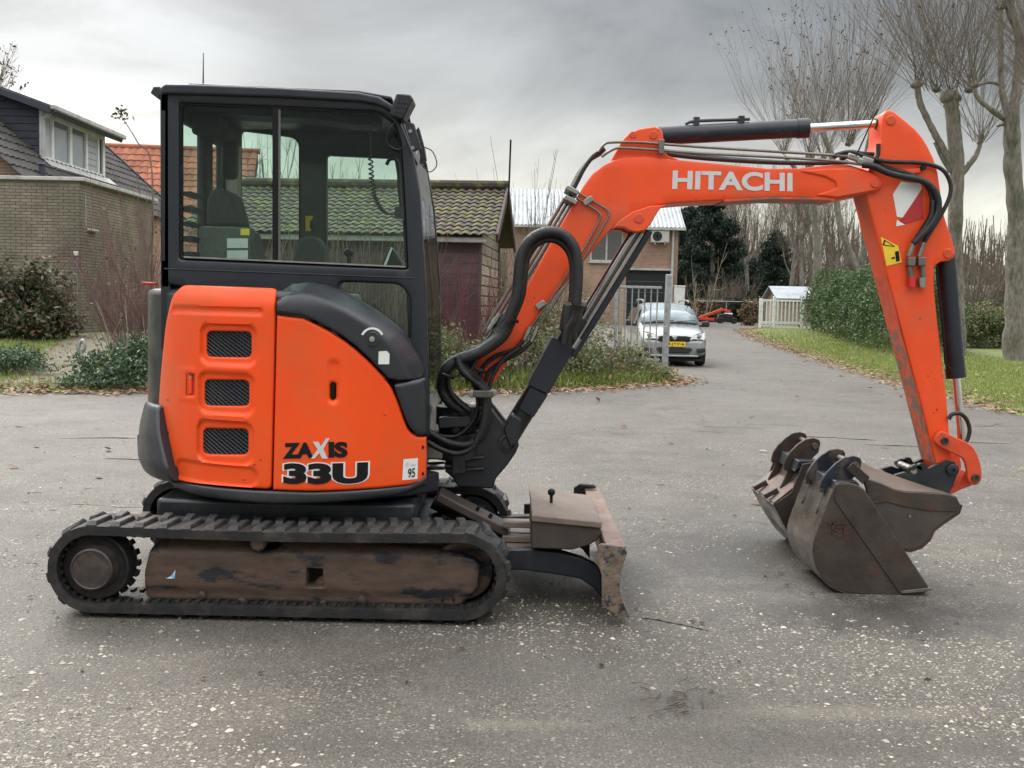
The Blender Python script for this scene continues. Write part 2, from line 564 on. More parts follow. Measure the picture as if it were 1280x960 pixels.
def glass(name, tint, refl=.9, dark=0.0, rough=.02):
    """thin pane: mostly clear, Fresnel reflection, slight film"""
    m = bpy.data.materials.new(name); m.use_nodes = True
    t = m.node_tree; l = t.links.new
    for n in list(t.nodes): t.nodes.remove(n)
    tr = N(t, 'ShaderNodeBsdfTransparent'); tr.inputs[0].default_value = (*tint, 1)
    gl = N(t, 'ShaderNodeBsdfGlossy'); gl.inputs['Roughness'].default_value = rough; gl.inputs[0].default_value = (refl, refl, refl, 1)
    df = N(t, 'ShaderNodeBsdfDiffuse'); df.inputs[0].default_value = (.35, .36, .34, 1)
    ge = N(t, 'ShaderNodeNewGeometry')      # Schlick reflectance, same from both sides of the pane
    dt = N(t, 'ShaderNodeVectorMath', operation='DOT_PRODUCT'); l(ge.outputs['Normal'], dt.inputs[0]); l(ge.outputs['Incoming'], dt.inputs[1])
    ab = N(t, 'ShaderNodeMath', operation='ABSOLUTE'); l(dt.outputs['Value'], ab.inputs[0])
    om = N(t, 'ShaderNodeMath', operation='SUBTRACT', i_0=1.0); l(ab.outputs[0], om.inputs[1])
    pw = N(t, 'ShaderNodeMath', operation='POWER', i_1=5.0); l(om.outputs[0], pw.inputs[0])
    fr = N(t, 'ShaderNodeMath', operation='MULTIPLY_ADD', i_1=.55, i_2=.016); l(pw.outputs[0], fr.inputs[0])
    m1 = N(t, 'ShaderNodeMixShader'); l(fr.outputs[0], m1.inputs[0]); l(tr.outputs[0], m1.inputs[1]); l(gl.outputs[0], m1.inputs[2])
    c = N(t, 'ShaderNodeTexCoord')
    nz = N(t, 'ShaderNodeTexNoise', i_Scale=5, i_Detail=6); l(c.outputs['Object'], nz.inputs['Vector'])
    mr = N(t, 'ShaderNodeMapRange', i_1=.4, i_2=.8, i_3=dark, i_4=dark + .012); l(nz.outputs[0], mr.inputs[0])
    m2 = N(t, 'ShaderNodeMixShader'); l(mr.outputs[0], m2.inputs[0]); l(m1.outputs[0], m2.inputs[1]); l(df.outputs[0], m2.inputs[2])
    o = N(t, 'ShaderNodeOutputMaterial'); l(m2.outputs[0], o.inputs[0])
    return m

M = {}
M['orange'] = mat('orange_paint', (.84, .074, .006), .42, var=.08, scale=1.6, col2=(.66, .100, .022), s2=2.2, t2=(.48, .72), coat=.10, spec=.32, rvar=.08)
M['orange_boom'] = mat('orange_boom_paint', (.78, .074, .012), .42, var=.10, scale=2.2, col2=(.60, .105, .040), s2=3.0, t2=(.5, .74), coat=.10, spec=.38, bump=.0006, bscale=25)
M['orange_worn'] = mat('orange_worn', (.60, .066, .018), .5, var=.14, scale=14, col2=(.30, .10, .05), s2=9, t2=(.6, .68), bump=.001, bscale=40, rvar=.15)
M['orange_chip'] = mat('orange_chipped', (.55, .085, .03), .6, var=.25, scale=22, col2=(.17, .12, .09), s2=16, t2=(.47, .55), bump=.0015, bscale=60)
M['charcoal'] = mat('charcoal_paint', (.010, .012, .016), .42, var=.2, scale=5, col2=(.030, .029, .027), s2=5, t2=(.52, .72), coat=.1, rvar=.15)
M['plastic'] = mat('grey_plastic', (.019, .021, .026), .40, var=.1, scale=30, bump=.0004, bscale=600, rvar=.06)
M['cabpaint'] = mat('cab_paint', (.012, .016, .022), .38, var=.1, scale=5, col2=(.028, .033, .038), s2=3, t2=(.6, .8), rvar=.08)
M['cabin'] = mat('cab_inside', (.010, .011, .013), .65, var=.15)
M['blue_steel'] = mat('dark_blue_steel', (.009, .012, .021), .4, var=.2, scale=8, col2=(.03, .027, .025), s2=6, t2=(.58, .7), rvar=.15)
M['rubber'] = mat('rubber', (.009, .009, .009), .72, var=.3, scale=20, col2=(.040, .035, .029), s2=9, t2=(.47, .66), bump=.001, bscale=90)
M['rubber_top'] = mat('rubber_lug', (.016, .016, .0155), .62, var=.3, scale=30, col2=(.062, .056, .047), s2=12, t2=(.5, .7), bump=.0015, bscale=120)
M['hose'] = mat('hose_rubber', (.008, .008, .009), .5, var=.3, scale=40, col2=(.016, .016, .016), s2=25, t2=(.5, .65), bump=.003, bscale=130)
M['rust'] = mat('rusty_brown_steel', (.085, .054, .038), .60, var=.38, scale=9, col2=(.014, .016, .022), s2=5.5, t2=(.54, .60), bump=.0012, bscale=45, rvar=.15, stretch=(.7, 1, 2.2))
M['hub'] = mat('hub_rust', (.060, .040, .032), .5, var=.3, scale=20, col2=(.028, .024, .024), s2=14, t2=(.45, .6), bump=.001, bscale=60)
M['bucket'] = mat('bucket_steel', (.060, .048, .040), .40, var=.32, scale=6, col2=(.095, .045, .030), s2=3.5, t2=(.52, .68), metal=.35, bump=.002, bscale=45, rvar=.2)
M['bucket_back'] = mat('bucket_scoured_skylit_back', (.115, .098, .082), .36, var=.3, scale=6, col2=(.07, .045, .035), s2=5, t2=(.48, .66), metal=.5, bump=.002, bscale=40, rvar=.2, stretch=(1, .5, 1))  # paler than the sides: scouring, plus sky reflection put into the colour
M['bucket_edge'] = mat('bucket_bare', (.16, .145, .125), .4, var=.3, scale=15, col2=(.07, .055, .045), s2=9, metal=.5, bump=.0008, bscale=70)
M['bluewear'] = mat('blue_worn_steel', (.017, .021, .030), .45, var=.3, scale=12, col2=(.085, .07, .06), s2=10, t2=(.53, .62), metal=.3, bump=.0008, bscale=60)
M['tan'] = mat('tan_dusty_paint', (.155, .118, .094), .6, var=.12, scale=6, col2=(.105, .076, .060), s2=4, t2=(.5, .75), bump=.0005, bscale=60)
M['boxside'] = mat('brown_box_side', (.048, .036, .029), .6, var=.2, scale=8, col2=(.04, .034, .032), s2=5)
M['bladewear'] = mat('blade_worn', (.145, .105, .078), .6, var=.45, scale=24, col2=(.020, .022, .030), s2=15, t2=(.52, .58), bump=.003, bscale=70)
M['blade_edge'] = mat('blade_rim', (.18, .125, .098), .5, var=.25, scale=10, col2=(.15, .075, .05), s2=6, metal=.2)
M['chrome'] = mat('chrome_rod', (.62, .62, .62), .16, metal=1, var=.06, rvar=.06)
M['rod'] = mat('oily_rod', (.30, .30, .30), .18, metal=1, var=.2, scale=5, rvar=.08)
M['steel'] = mat('zinc_steel', (.31, .30, .275), .38, metal=.9, var=.2, scale=30, rvar=.1)
M['pipe'] = mat('steel_pipe', (.17, .155, .135), .4, metal=.6, var=.2, scale=20)
M['white'] = mat('white_decal', (.72, .72, .70), .5, var=.05, scale=8)
M['silver'] = mat('silver_decal', (.58, .57, .56), .42, var=.06, scale=30)
M['black'] = mat('black_decal', (.008, .008, .009), .5, var=.2, scale=20, spec=.2)
M['yellow'] = mat('yellow_decal', (.78, .55, .03), .5, var=.1)
M['redrefl'] = mat('red_reflective', (.42, .02, .025), .35, var=.12, scale=25)
M['redplastic'] = mat('red_plastic', (.55, .02, .02), .35, var=.1)
M['seat'] = mat('seat_fabric', (.028, .028, .031), .85, var=.2, scale=40)
M['beige'] = mat('beige_plastic', (.33, .31, .26), .5, var=.1)
M['cabglass'] = glass('cab_glass', (.86, .94, .90), .8, .002)
M['cabglass2'] = glass('cab_glass_far', (.90, .97, .94), .6, .002)
# ================================================================== ground
def g(x, y):
    """height of the yard and lane: level near the machine, rising gently towards the houses"""
    x = np.asarray(x, float); y = np.asarray(y, float)
    return .62 * sst(27, 58, y)
def g1(x, y): return float(g(np.array([x]), np.array([y]))[0])

def asphalt():
    m = bpy.data.materials.new('worn_asphalt'); m.use_nodes = True
    t = m.node_tree; l = t.links.new; b = t.nodes['Principled BSDF']
    c = N(t, 'ShaderNodeTexCoord'); src = c.outputs['Object']
    def noise(s, d=5, r=.6, st=None):
        n = N(t, 'ShaderNodeTexNoise', i_Scale=s, i_Detail=d, i_Roughness=r)
        if st:
            q = N(t, 'ShaderNodeMapping'); q.inputs['Scale'].default_value = st; l(src, q.inputs[0]); l(q.outputs[0], n.inputs['Vector'])
        else: l(src, n.inputs['Vector'])
        return n.outputs[0]
    def rng(v, a, b_, c_=0, d=1):
        n = N(t, 'ShaderNodeMapRange', i_1=a, i_2=b_, i_3=c_, i_4=d); l(v, n.inputs[0]); return n.outputs[0]
    def mix(f, a, b_):
        n = N(t, 'ShaderNodeMix', data_type='RGBA'); l(f, n.inputs[0])
        for i, v in ((6, a), (7, b_)):
            if isinstance(v, tuple): n.inputs[i].default_value = (*v, 1)
            else: l(v, n.inputs[i])
        return n.outputs[2]
    def mul(a, b_):
        n = N(t, 'ShaderNodeMath', operation='MULTIPLY')
        for i, v in ((0, a), (1, b_)):
            if isinstance(v, (int, float)): n.inputs[i].default_value = v
            else: l(v, n.inputs[i])
        return n.outputs[0]
    big = noise(.35, 5, .55, (1, .55, 1)); mid = noise(2.2, 6, .65, (1, .8, 1)); fine = noise(70, 3, .7)
    binder = mix(rng(mid, .38, .64), (.060, .051, .041), (.125, .110, .091))
    binder = mix(rng(big, .42, .62), binder, (.125, .114, .098))
    def patch(px_, py_, rx, ry, nz=3.2, edge=.9):
        d = P(px_, py_, 4) - CAM; q = CAM + d * (CAM.z / -d.z)
        k = N(t, 'ShaderNodeMapping', vector_type='TEXTURE'); k.inputs['Location'].default_value = (q.x, q.y, 0); k.inputs['Scale'].default_value = (rx, ry, 50); l(src, k.inputs[0])
        ln = N(t, 'ShaderNodeVectorMath', operation='LENGTH'); l(k.outputs[0], ln.inputs[0])
        ad = N(t, 'ShaderNodeMath', operation='MULTIPLY_ADD', i_1=nz); l(noise(5.5, 9, .72), ad.inputs[0]); l(ln.outputs['Value'], ad.inputs[2])
        return rng(ad.outputs[0], 1 + nz * .5 + .3, 1 + nz * .5 - edge + .3)
    def mx2(a, b_):
        n = N(t, 'ShaderNodeMath', operation='MAXIMUM'); l(a, n.inputs[0]); l(b_, n.inputs[1]); return n.outputs[0]
    # damp dark stains
    damp = rng(noise(.8, 7, .66, (1, .8, 1)), .56, .66)
    wet = mx2(mx2(patch(930, 690, 1.25, .95), patch(780, 715, .35, .5)), mx2(patch(1080, 770, .8, .35), patch(700, 730, .6, .5)))
    mud = mx2(mx2(patch(110, 850, .28, .22), patch(850, 880, .24, .16)), mx2(patch(1010, 930, .8, .14), patch(420, 930, .5, .12)))
    pale = mx2(mx2(patch(1050, 890, .5, .07), patch(640, 905, .22, .05)), patch(1180, 690, .35, .3))
    binder = mix(mul(damp, .6), binder, (.058, .049, .040))
    # aggregate: pale stones of two sizes in the binder
    def stones(scale, lo, hi):
        v = N(t, 'ShaderNodeTexVoronoi', feature='F1', voronoi_dimensions='2D', i_Scale=scale, i_Randomness=1.0)
        q = N(t, 'ShaderNodeMapping'); q.inputs['Scale'].default_value = (1, 1.25, 1); l(src, q.inputs[0]); l(q.outputs[0], v.inputs['Vector'])
        s = N(t, 'ShaderNodeSeparateColor'); l(v.outputs['Color'], s.inputs[0])
        size = rng(s.outputs[0], 0, 1, lo, hi)
        d = N(t, 'ShaderNodeMath', operation='SUBTRACT'); l(size, d.inputs[0]); l(v.outputs['Distance'], d.inputs[1])
        return rng(d.outputs[0], 0, .08), s.outputs[1], s.outputs[2]
    m1, h1, k1 = stones(36, -.34, .42)
    m2, h2, k2 = stones(70, -.06, .50)
    m3, h3, k3 = stones(135, .02, .56)
    col1 = mix(h1, (.10, .088, .072), (.56, .51, .42)); col2 = mix(h2, (.040, .035, .029), (.42, .375, .30))
    show = rng(noise(1.0, 7, .68), .42, .56, .10, 1.0)
    col3 = mix(h3, (.028, .024, .020), (.33, .295, .24))
    colr = mix(mul(m3, .75), binder, col3)
    colr = mix(mul(m2, mul(show, .95)), colr, col2)
    colr = mix(mul(m1, show), colr, col1)
    dust = rng(noise(.9, 6, .68, (.7, 1.0, 1)), .60, .70)
    colr = mix(mul(dust, .35), colr, (.25, .22, .17))
    colr = mix(mul(pale, .30), colr, (.34, .30, .22))
    colr = mix(mul(mud, .55), colr, (.072, .060, .048))
    dk = N(t, 'ShaderNodeVectorMath', operation='SCALE'); l(colr, dk.inputs[0]); l(rng(wet, 0, 1, 1.0, .46), dk.inputs['Scale']); colr = dk.outputs[0]
    sc = N(t, 'ShaderNodeVectorMath', operation='SCALE'); l(colr, sc.inputs[0]); l(rng(fine, .3, .7, .56, 1.02), sc.inputs['Scale'])
    l(sc.outputs[0], b.inputs['Base Color'])
    l(rng(mx2(mul(damp, .6), wet), 0, 1, .62, .42), b.inputs['Roughness'])
    b.inputs['Specular IOR Level'].default_value = .55
    hh = N(t, 'ShaderNodeMath', operation='ADD'); l(mul(m1, 1.2), hh.inputs[0]); l(mul(m2, .6), hh.inputs[1])
    h2_ = N(t, 'ShaderNodeMath', operation='ADD'); l(hh.outputs[0], h2_.inputs[0]); l(mul(fine, 1.0), h2_.inputs[1])
    bp = N(t, 'ShaderNodeBump', i_Strength=1.0, i_Distance=.010); l(h2_.outputs[0], bp.inputs['Height']); l(bp.outputs[0], b.inputs['Normal'])
    return m
M['asphalt'] = asphalt()
xs = np.concatenate([np.linspace(-700, -30, 24), np.linspace(-24, 24, 61), np.linspace(30, 700, 24)])
ys = np.concatenate([np.linspace(-60, 0, 8), np.linspace(1, 70, 100), np.linspace(76, 900, 30)])
gx, gy = np.meshgrid(xs, ys)
gz = g(gx, gy) + .012 * np.sin(gx * .9 + 1) * np.sin(gy * .7) * (gy > 9)
nx = len(xs)
F = np.array([(j * nx + i, j * nx + i + 1, (j + 1) * nx + i + 1, (j + 1) * nx + i) for j in range(len(ys) - 1) for i in range(nx - 1)])
gr = npmesh('ground', np.stack([gx.ravel(), gy.ravel(), gz.ravel()], 1), F, M['asphalt'], None, 60)
gr['kind'] = 'structure'

def leafmat(name, cols, rough=.55, thin=.25, spec=.35):
    """colour varies per leaf (mesh island)"""
    m = bpy.data.materials.new(name); m.use_nodes = True
    t = m.node_tree; l = t.links.new; b = t.nodes['Principled BSDF']
    ge = N(t, 'ShaderNodeNewGeometry')
    r = N(t, 'ShaderNodeValToRGB'); r.color_ramp.interpolation = 'LINEAR'
    e = r.color_ramp.elements
    while len(e) < len(cols): e.new(.5)
    for i, c in enumerate(cols):
        e[i].position = i / max(1, len(cols) - 1); e[i].color = (*c, 1)
    l(ge.outputs['Random Per Island'], r.inputs[0]); l(r.outputs[0], b.inputs['Base Color'])
    b.inputs['Roughness'].default_value = rough; b.inputs['Specular IOR Level'].default_value = spec
    tr = N(t, 'ShaderNodeBsdfTranslucent'); l(r.outputs[0], tr.inputs[0])
    ms = N(t, 'ShaderNodeMixShader', i_0=thin); l(b.outputs[0], ms.inputs[1]); l(tr.outputs[0], ms.inputs[2])
    l(ms.outputs[0], t.nodes['Material Output'].inputs[0])
    return m
M['grass'] = leafmat('grass_blades', [(.12, .17, .034), (.18, .245, .052), (.225, .29, .065), (.31, .29, .11), (.15, .22, .042)])
M['litter'] = leafmat('fallen_leaves', [(.15, .075, .04), (.28, .18, .09), (.40, .30, .19), (.22, .11, .06), (.34, .29, .23)], .7)
M['pebble'] = leafmat('pebbles', [(.24, .21, .17), (.40, .36, .29), (.10, .085, .07), (.55, .50, .41), (.28, .23, .17)], .7, 0)
M['soil'] = mat('soil', (.10, .085, .05), .9, var=.3, scale=9, col2=(.13, .165, .045), s2=1.3, t2=(.34, .5), bump=.01, bscale=30)
M['path'] = mat('garden_path', (.19, .165, .12), .9, var=.25, scale=12, col2=(.085, .085, .05), s2=3, t2=(.5, .65), bump=.008, bscale=40)

# verges: left garden front, island by the lane, right verge
LV = [(-40, 14.3), (-11, 15.4), (-7.5, 15.9), (-5.6, 16.6), (-3.4, 16.9), (-1.3, 17.2), (.6, 18.2), (2.1, 19.6), (3.0, 20.6), (3.35, 21.6), (3.1, 23.2), (2.75, 26), (2.7, 31), (1.5, 38), (-6, 44), (-40, 44)]
RV = [(7.3, 12), (7.45, 15.9), (7.65, 18.4), (8.1, 23), (8.75, 29), (9.3, 36), (9.6, 43), (10.4, 49), (13, 54), (40, 56), (60, 30), (60, 4), (8.2, 4), (7.4, 8)]
def lvh(x, y, d=None):
    x = np.asarray(x, float); y = np.asarray(y, float)
    d0 = dist(np.stack([x, y], 1), LV) if d is None else d
    rise = .62 * sst(0, 1, (y - 16.2 - .12 * (x + 7)) / 5.0) * sst(-1.0, -4.5, x)
    return g(x, y) + .006 + .055 * sst(0, .35, d0) + rise * sst(0, .5, d0) + .012 * np.sin(x * 3.1) * np.sin(y * 2.7)
def rvh(x, y, d=None):
    x = np.asarray(x, float); y = np.asarray(y, float)
    d0 = dist(np.stack([x, y], 1), RV) if d is None else d
    return g(x, y) + .006 + .06 * sst(0, .4, d0) + .10 * sst(1, 5, d0) + .012 * np.sin(x * 2.3) * np.sin(y * 2.1)
sheet('garden_ground', LV, lvh, M['soil'], .45, .15)
sheet('lane_verge', RV, rvh, M['soil'], .6, .15)
def blades(name, poly, hf, n, box, hmin, hmax, mt, dens=None, lean=.5, w=.006):
    """grass as one mass: each blade a bent two-piece strip"""
    X = np.stack([nrg.uniform(box[0], box[1], n), nrg.uniform(box[2], box[3], n)], 1)
    m = inside(X, poly)
    X = X[m]; d = dist(X, poly)
    if dens is not None:
        k = dens(X[:, 0], X[:, 1], d) > nrg.random(len(X)); X = X[k]; d = d[k]
    n = len(X)
    z = hf(X[:, 0], X[:, 1]) - .01
    H = nrg.uniform(hmin, hmax, n) * (.45 + .55 * sst(0, .8, d))
    a = nrg.uniform(0, 2 * np.pi, n); ln = nrg.uniform(.1, lean, n) * H
    wx, wy = np.cos(a + 1.57) * w * nrg.uniform(.7, 1.5, n), np.sin(a + 1.57) * w * nrg.uniform(.7, 1.5, n)
    b = np.stack([X[:, 0], X[:, 1], z], 1)
    mid = b + np.stack([np.cos(a) * ln * .35, np.sin(a) * ln * .35, H * .6], 1)
    tip = b + np.stack([np.cos(a) * ln * 1.2, np.sin(a) * ln * 1.2, H], 1)
    W = np.stack([wx, wy, np.zeros(n)], 1)
    V = np.stack([b - W, b + W, mid + W * .8, mid - W * .8, tip], 1).reshape(-1, 3)
    i = np.arange(n)[:, None] * 5
    F = np.concatenate([i + np.array([[0, 1, 2]]), i + np.array([[0, 2, 3]]), i + np.array([[3, 2, 4]])])
    return npmesh(name, V, F, mt, None, 0, 'stuff')
def bare_path(x, y):
    return sst(.75, .45, np.abs(x - (-6.9 - .18 * (y - 16)) ))
o = blades('grass', LV, lvh, 90000, (-11, 4, 15, 26), .06, .17, M['grass'], lambda x, y, d: (1 - .97 * bare_path(x, y) * (y > 17.0)) * np.where(x < -3.8, .45 * sst(21, 18, y), .8) * sst(26, 19, y))
o['label'] = 'short green grass growing along the garden edge'
o = blades('grass', RV, rvh, 230000, (7.3, 16, 12, 50), .05, .14, M['grass'], lambda x, y, d: sst(5.5, 3, d) * sst(52, 20, y))
o['label'] = 'short green grass on the verge beside the lane'
PA = [(-7.9, 16.5), (-6.4, 16.9), (-6.4, 18.2), (-6.9, 19.8), (-7.3, 21.8), (-8.4, 21.8), (-8.3, 19.6), (-8.2, 18)]
sheet('garden_path', PA, lambda x, y, d: lvh(x, y) + .008 + .01 * sst(0, .2, d), M['path'], .25, .05)

def scatter_leaves(name, pts, size, mt, lift=.004, curl=.4):
    n = len(pts)
    a = nrg.uniform(0, 6.28, n); s = nrg.uniform(.6, 1.3, n) * size
    tilt = nrg.normal(0, curl, (n, 2))
    u = np.stack([np.cos(a), np.sin(a), tilt[:, 0] * .5], 1) * s[:, None]
    v = np.stack([-np.sin(a), np.cos(a), tilt[:, 1] * .5], 1) * s[:, None] * .62
    c = pts + np.array([0, 0, lift]) + np.abs(np.stack([np.zeros(n), np.zeros(n), (np.abs(u[:, 2]) + np.abs(v[:, 2])) * .6], 1))
    top = np.array([0, 0, 1]) * (s * .25 * nrg.random(n))[:, None]
    V = np.stack([c - u, c - v * .9 + top, c + u, c + v * .9 + top], 1).reshape(-1, 3)
    i = np.arange(n)[:, None] * 4
    F = np.concatenate([i + np.array([[0, 1, 2]]), i + np.array([[0, 2, 3]])])
    return npmesh(name, V, F, mt, None, 0, 'stuff')
def edge_pts(poly, i0, i1, n, sd, hf, bias=.0):
    out = []
    segs = [(np.array(poly[i]), np.array(poly[i + 1])) for i in range(i0, i1)]
    Ls = np.array([np.hypot(*(b - a)) for a, b in segs]); Ls = Ls / Ls.sum()
    k = nrg.choice(len(segs), n, p=Ls)
    A = np.array([segs[q][0] for q in k]); B = np.array([segs[q][1] for q in k])
    t = nrg.random(n)[:, None]; T = (B - A); T /= np.hypot(*T.T)[:, None]
    Nn = np.stack([T[:, 1], -T[:, 0]], 1)
    X = A + (B - A) * t + Nn * (nrg.normal(bias, sd, n))[:, None]
    ins = inside(X, poly)
    z = np.where(ins, hf(X[:, 0], X[:, 1]), g(X[:, 0], X[:, 1])) + .004
    return np.stack([X[:, 0], X[:, 1], z], 1)
p1 = edge_pts(LV, 1, 11, 5200, .26, lvh, -.02)
p2 = edge_pts(RV, 1, 8, 4200, .26, rvh, .02)
far = np.stack([nrg.uniform(-9, 8, 160), nrg.uniform(6.5, 26, 160)], 1)
far = far[~inside(far, LV) & ~inside(far, RV)]
p3 = np.stack([far[:, 0], far[:, 1], np.full(len(far), .004)], 1)
inn = np.stack([nrg.uniform(-10, 3, 900), nrg.uniform(16, 21, 900)], 1); inn = inn[inside(inn, LV)]
p4 = np.stack([inn[:, 0], inn[:, 1], lvh(inn[:, 0], inn[:, 1]) + .02], 1)
inn = np.stack([nrg.uniform(8, 13, 700), nrg.uniform(13, 46, 700)], 1); inn = inn[inside(inn, RV)]
p5 = np.stack([inn[:, 0], inn[:, 1], rvh(inn[:, 0], inn[:, 1]) + .05], 1)
o = scatter_leaves('fallen_leaves', np.concatenate([p1, p2, p3, p4, p5]), .055, M['litter'])
o['label'] = 'brown fallen leaves gathered along the verge edges'

# loose pebbles lying on the worn asphalt
def pebbles():
    n = 46000
    y = 2.6 + 9 * nrg.random(n) ** 1.8
    x = nrg.uniform(-.52, .52, n) * y * 1.02
    u = np.sin(x * 1.7 + 2 * np.sin(y * 1.3)) + np.sin(y * 2.9 + x * .8) + nrg.normal(0, .7, n)
    k = u > .15
    x, y = x[k], y[k]; n = len(x)
    r = np.clip(nrg.lognormal(math.log(.0042), .45, n), .002, .013)
    ang = nrg.uniform(0, 6.28, n)
    base = np.array([[1, 0, 0], [.3, .8, .0], [-.8, .55, 0], [-.7, -.6, 0], [.35, -.85, 0], [.05, .05, .62], [.0, 0, -.4]])
    V = np.repeat(base[None], n, 0) * (1 + nrg.normal(0, .18, (n, 7, 1)))
    c, s = np.cos(ang)[:, None], np.sin(ang)[:, None]
    st = nrg.uniform(.8, 1.5, n)[:, None]
    vx = V[:, :, 0] * st; vy = V[:, :, 1]
    W = np.stack([(vx * c - vy * s), (vx * s + vy * c), V[:, :, 2]], 2) * r[:, None, None]
    W += np.stack([x, y, r * .12], 1)[:, None, :]
    f = np.array([[0, 1, 5], [1, 2, 5], [2, 3, 5], [3, 4, 5], [4, 0, 5]])
    F = (np.arange(n)[:, None, None] * 7 + f[None]).reshape(-1, 3)
    o = npmesh('loose_gravel', W.reshape(-1, 3), F, M['pebble'], None, 0, 'stuff')
    o['label'] = 'loose pale gravel scattered over the worn asphalt'
pebbles()
# twigs and the larger leaf near the camera
M['twig'] = mat('dry_twig', (.06, .042, .028), .85, var=.3, scale=30)
tw = MB()
for i in range(60):
    if i < 30:
        q = P(rnd.gauss(850, 28), rnd.gauss(878, 12), 4.0)
        dd = (q - CAM); q = CAM + dd * (CAM.z / -dd.z)
    else:
        q = Vector((rnd.uniform(-3.5, 3.8), rnd.uniform(3.2, 9), 0))
    a = rnd.gauss(.3, .7); ln = rnd.uniform(.008, .04)
    q.z = .006
    d = Vector((math.cos(a), math.sin(a), 0)) * ln
    tw.tube([q - d, q + Vector((rnd.uniform(-.006, .006), rnd.uniform(-.006, .006), .004)), q + d + Vector((rnd.uniform(-.01, .01), .01, 0))], rnd.uniform(.001, .0022), 4)
o = tw.build('twig_litter', M['twig'], None, smooth=0); tag(o, 'dry twigs strewn over the asphalt', kind='stuff')
# long crack in the paving by the blade
cr_ = MB(); pts = []
for px_, py_ in ((800, 773), (820, 775), (838, 779), (856, 782), (872, 786), (886, 789)):
    d = P(px_, py_, 4) - CAM; q = CAM + d * (CAM.z / -d.z); q.z = .001; pts.append(q)
cr_.tube(spline(pts, 4), [.001] + [.003 + .002 * math.sin(i * 2.1) for i in range(19)] + [.001], 5)
o = cr_.build('pavement_crack', M['black'], None); o['kind'] = 'structure'

# dark crumbs of soil and leaf scattered over the yard, and hairline cracks
M['crumb'] = leafmat('dark_crumbs', [(.03, .024, .018), (.06, .042, .028), (.10, .06, .035)], .8)
X = np.stack([nrg.uniform(-9, 9, 900), 4 + 22 * nrg.random(900) ** 1.3], 1); X = X[~inside(X, LV) & ~inside(X, RV)]
o = scatter_leaves('soil_crumbs', np.stack([X[:, 0], X[:, 1], np.full(len(X), .003)], 1), .016, M['crumb']); o['label'] = 'dark crumbs of soil scattered over the yard'
ck_ = MB(); rc = random.Random(3)
for i in range(26):
    x, y = rc.uniform(-6, 6.5), rc.uniform(5.5, 15); pts = []
    a = rc.gauss(0, .25)
    for k in range(9):
        pts.append((x, y, g1(x, y) - .0015)); a += rc.gauss(0, .35); a *= .8; x += math.cos(a) * rc.uniform(.06, .16); y += math.sin(a) * rc.uniform(.06, .16)
    ck_.tube(pts, [.001] + [rc.uniform(.002, .0055) for _ in range(7)] + [.001], 4)
o = ck_.build('pavement_crack', M['crumb'], None); o['kind'] = 'structure'
# ================================================================== excavator
YN, YC = 4.95, 5.68
XC = P(365, 600, YN).x
RB = .88
EX = thing('mini_excavator', 'orange and charcoal tracked mini excavator with glazed cab and boom reaching out', 'excavator', (-1.06, YC, 0))

def body(x, z):
    dx = np.clip(np.abs(x - XC), 0, .80)
    return YN + RB - np.sqrt(RB * RB - dx * dx) + .09 * sst(1.36, 1.60, z) ** 2
def Z(px, py, Y): return P(px, py, Y).z
def X(px, py, Y): return P(px, py, Y).x

# ---- hull behind the covers
def arc(r, a0, a1, n=28, cx=None, cy=YN + RB):
    cx = XC if cx is None else cx
    return [(cx - r * math.cos(a0 + (a1 - a0) * i / n), cy - r * math.sin(a0 + (a1 - a0) * i / n)) for i in range(n + 1)]
h = MB()
pl = []
for i_ in range(41):
    a_ = R(-55 + 152 * i_ / 40)
    r_ = .85 + .062 * float(1 - sst(R(20), R(42), np.array([a_]))[0])
    pl.append((XC - r_ * math.cos(a_), YN + RB - r_ * math.sin(a_)))
h.zprism(pl + [(-.90, 5.30), (-.90, 6.45)], .60, 1.50)
h.build('rear_hood', M['charcoal'], EX, bevel=.03)
h = MB()
pl = [(-.92, 5.02), (-.75, 5.05), (-.60, 5.12), (-.455, 5.24), (-.43, 5.50), (-.43, 6.40), (-.92, 6.42)]
h.zprism(pl, .61, .95)
h.build('platform', M['charcoal'], EX, bevel=.02)
# lower skirt
sk = [(211, 599), (219, 609), (240, 617.5), (281, 625), (347, 630), (400, 629), (445, 625.5), (500, 619), (532, 607), (533.5, 595), (511, 606.5), (445, 612.6), (390, 615), (340, 613.5), (270, 609), (216, 600)]
drape('lower_skirt', sk, body, M['charcoal'], EX, off=-.012, er=.012, th=.08)
h = MB(); h.zprism(arc(.75, R(-60), R(150), 40), .50, .60); h.build('revolving_frame', M['charcoal'], EX, bevel=.01)
h = MB(); h.cyl((-1.06, YC, .36), (-1.06, YC, .56), .42, n=40); h.build('slew_ring', M['charcoal'], EX)

# ---- counterweight
h = MB()
prof = rounded([(.84, .57), (.93, .56), (.965, .64), (.955, .80), (.925, .925), (.84, .925)], .03, 4)
na = 40; n = len(prof); vs_ = []
for i in range(na + 1):
    for r, z in prof:
        a1 = R(48 - 12 * max(0, (z - .62)) / .31)
        a = R(-62) + (a1 - R(-62)) * i / na
        rr = r - .018 * sst(.93, 1.0, np.array([i / na]))[0] * (r - .84) / .12
        vs_.append((XC - rr * math.cos(a), YN + RB - rr * math.sin(a), z))
fs = [(i * n + j, (i + 1) * n + j, (i + 1) * n + (j + 1) % n, i * n + (j + 1) % n) for i in range(na) for j in range(n)]
fs += [tuple(range(n)), tuple(range(na * n + n - 1, na * n - 1, -1))]
h.add(vs_, fs)
cw = h.build('counterweight', M['plastic'], EX, smooth=40, bevel=.012)
h = MB()
q = [(XC - .968 * math.cos(R(a)), YN + RB - .968 * math.sin(R(a))) for a in (2, 5, 8, 11, 14)]
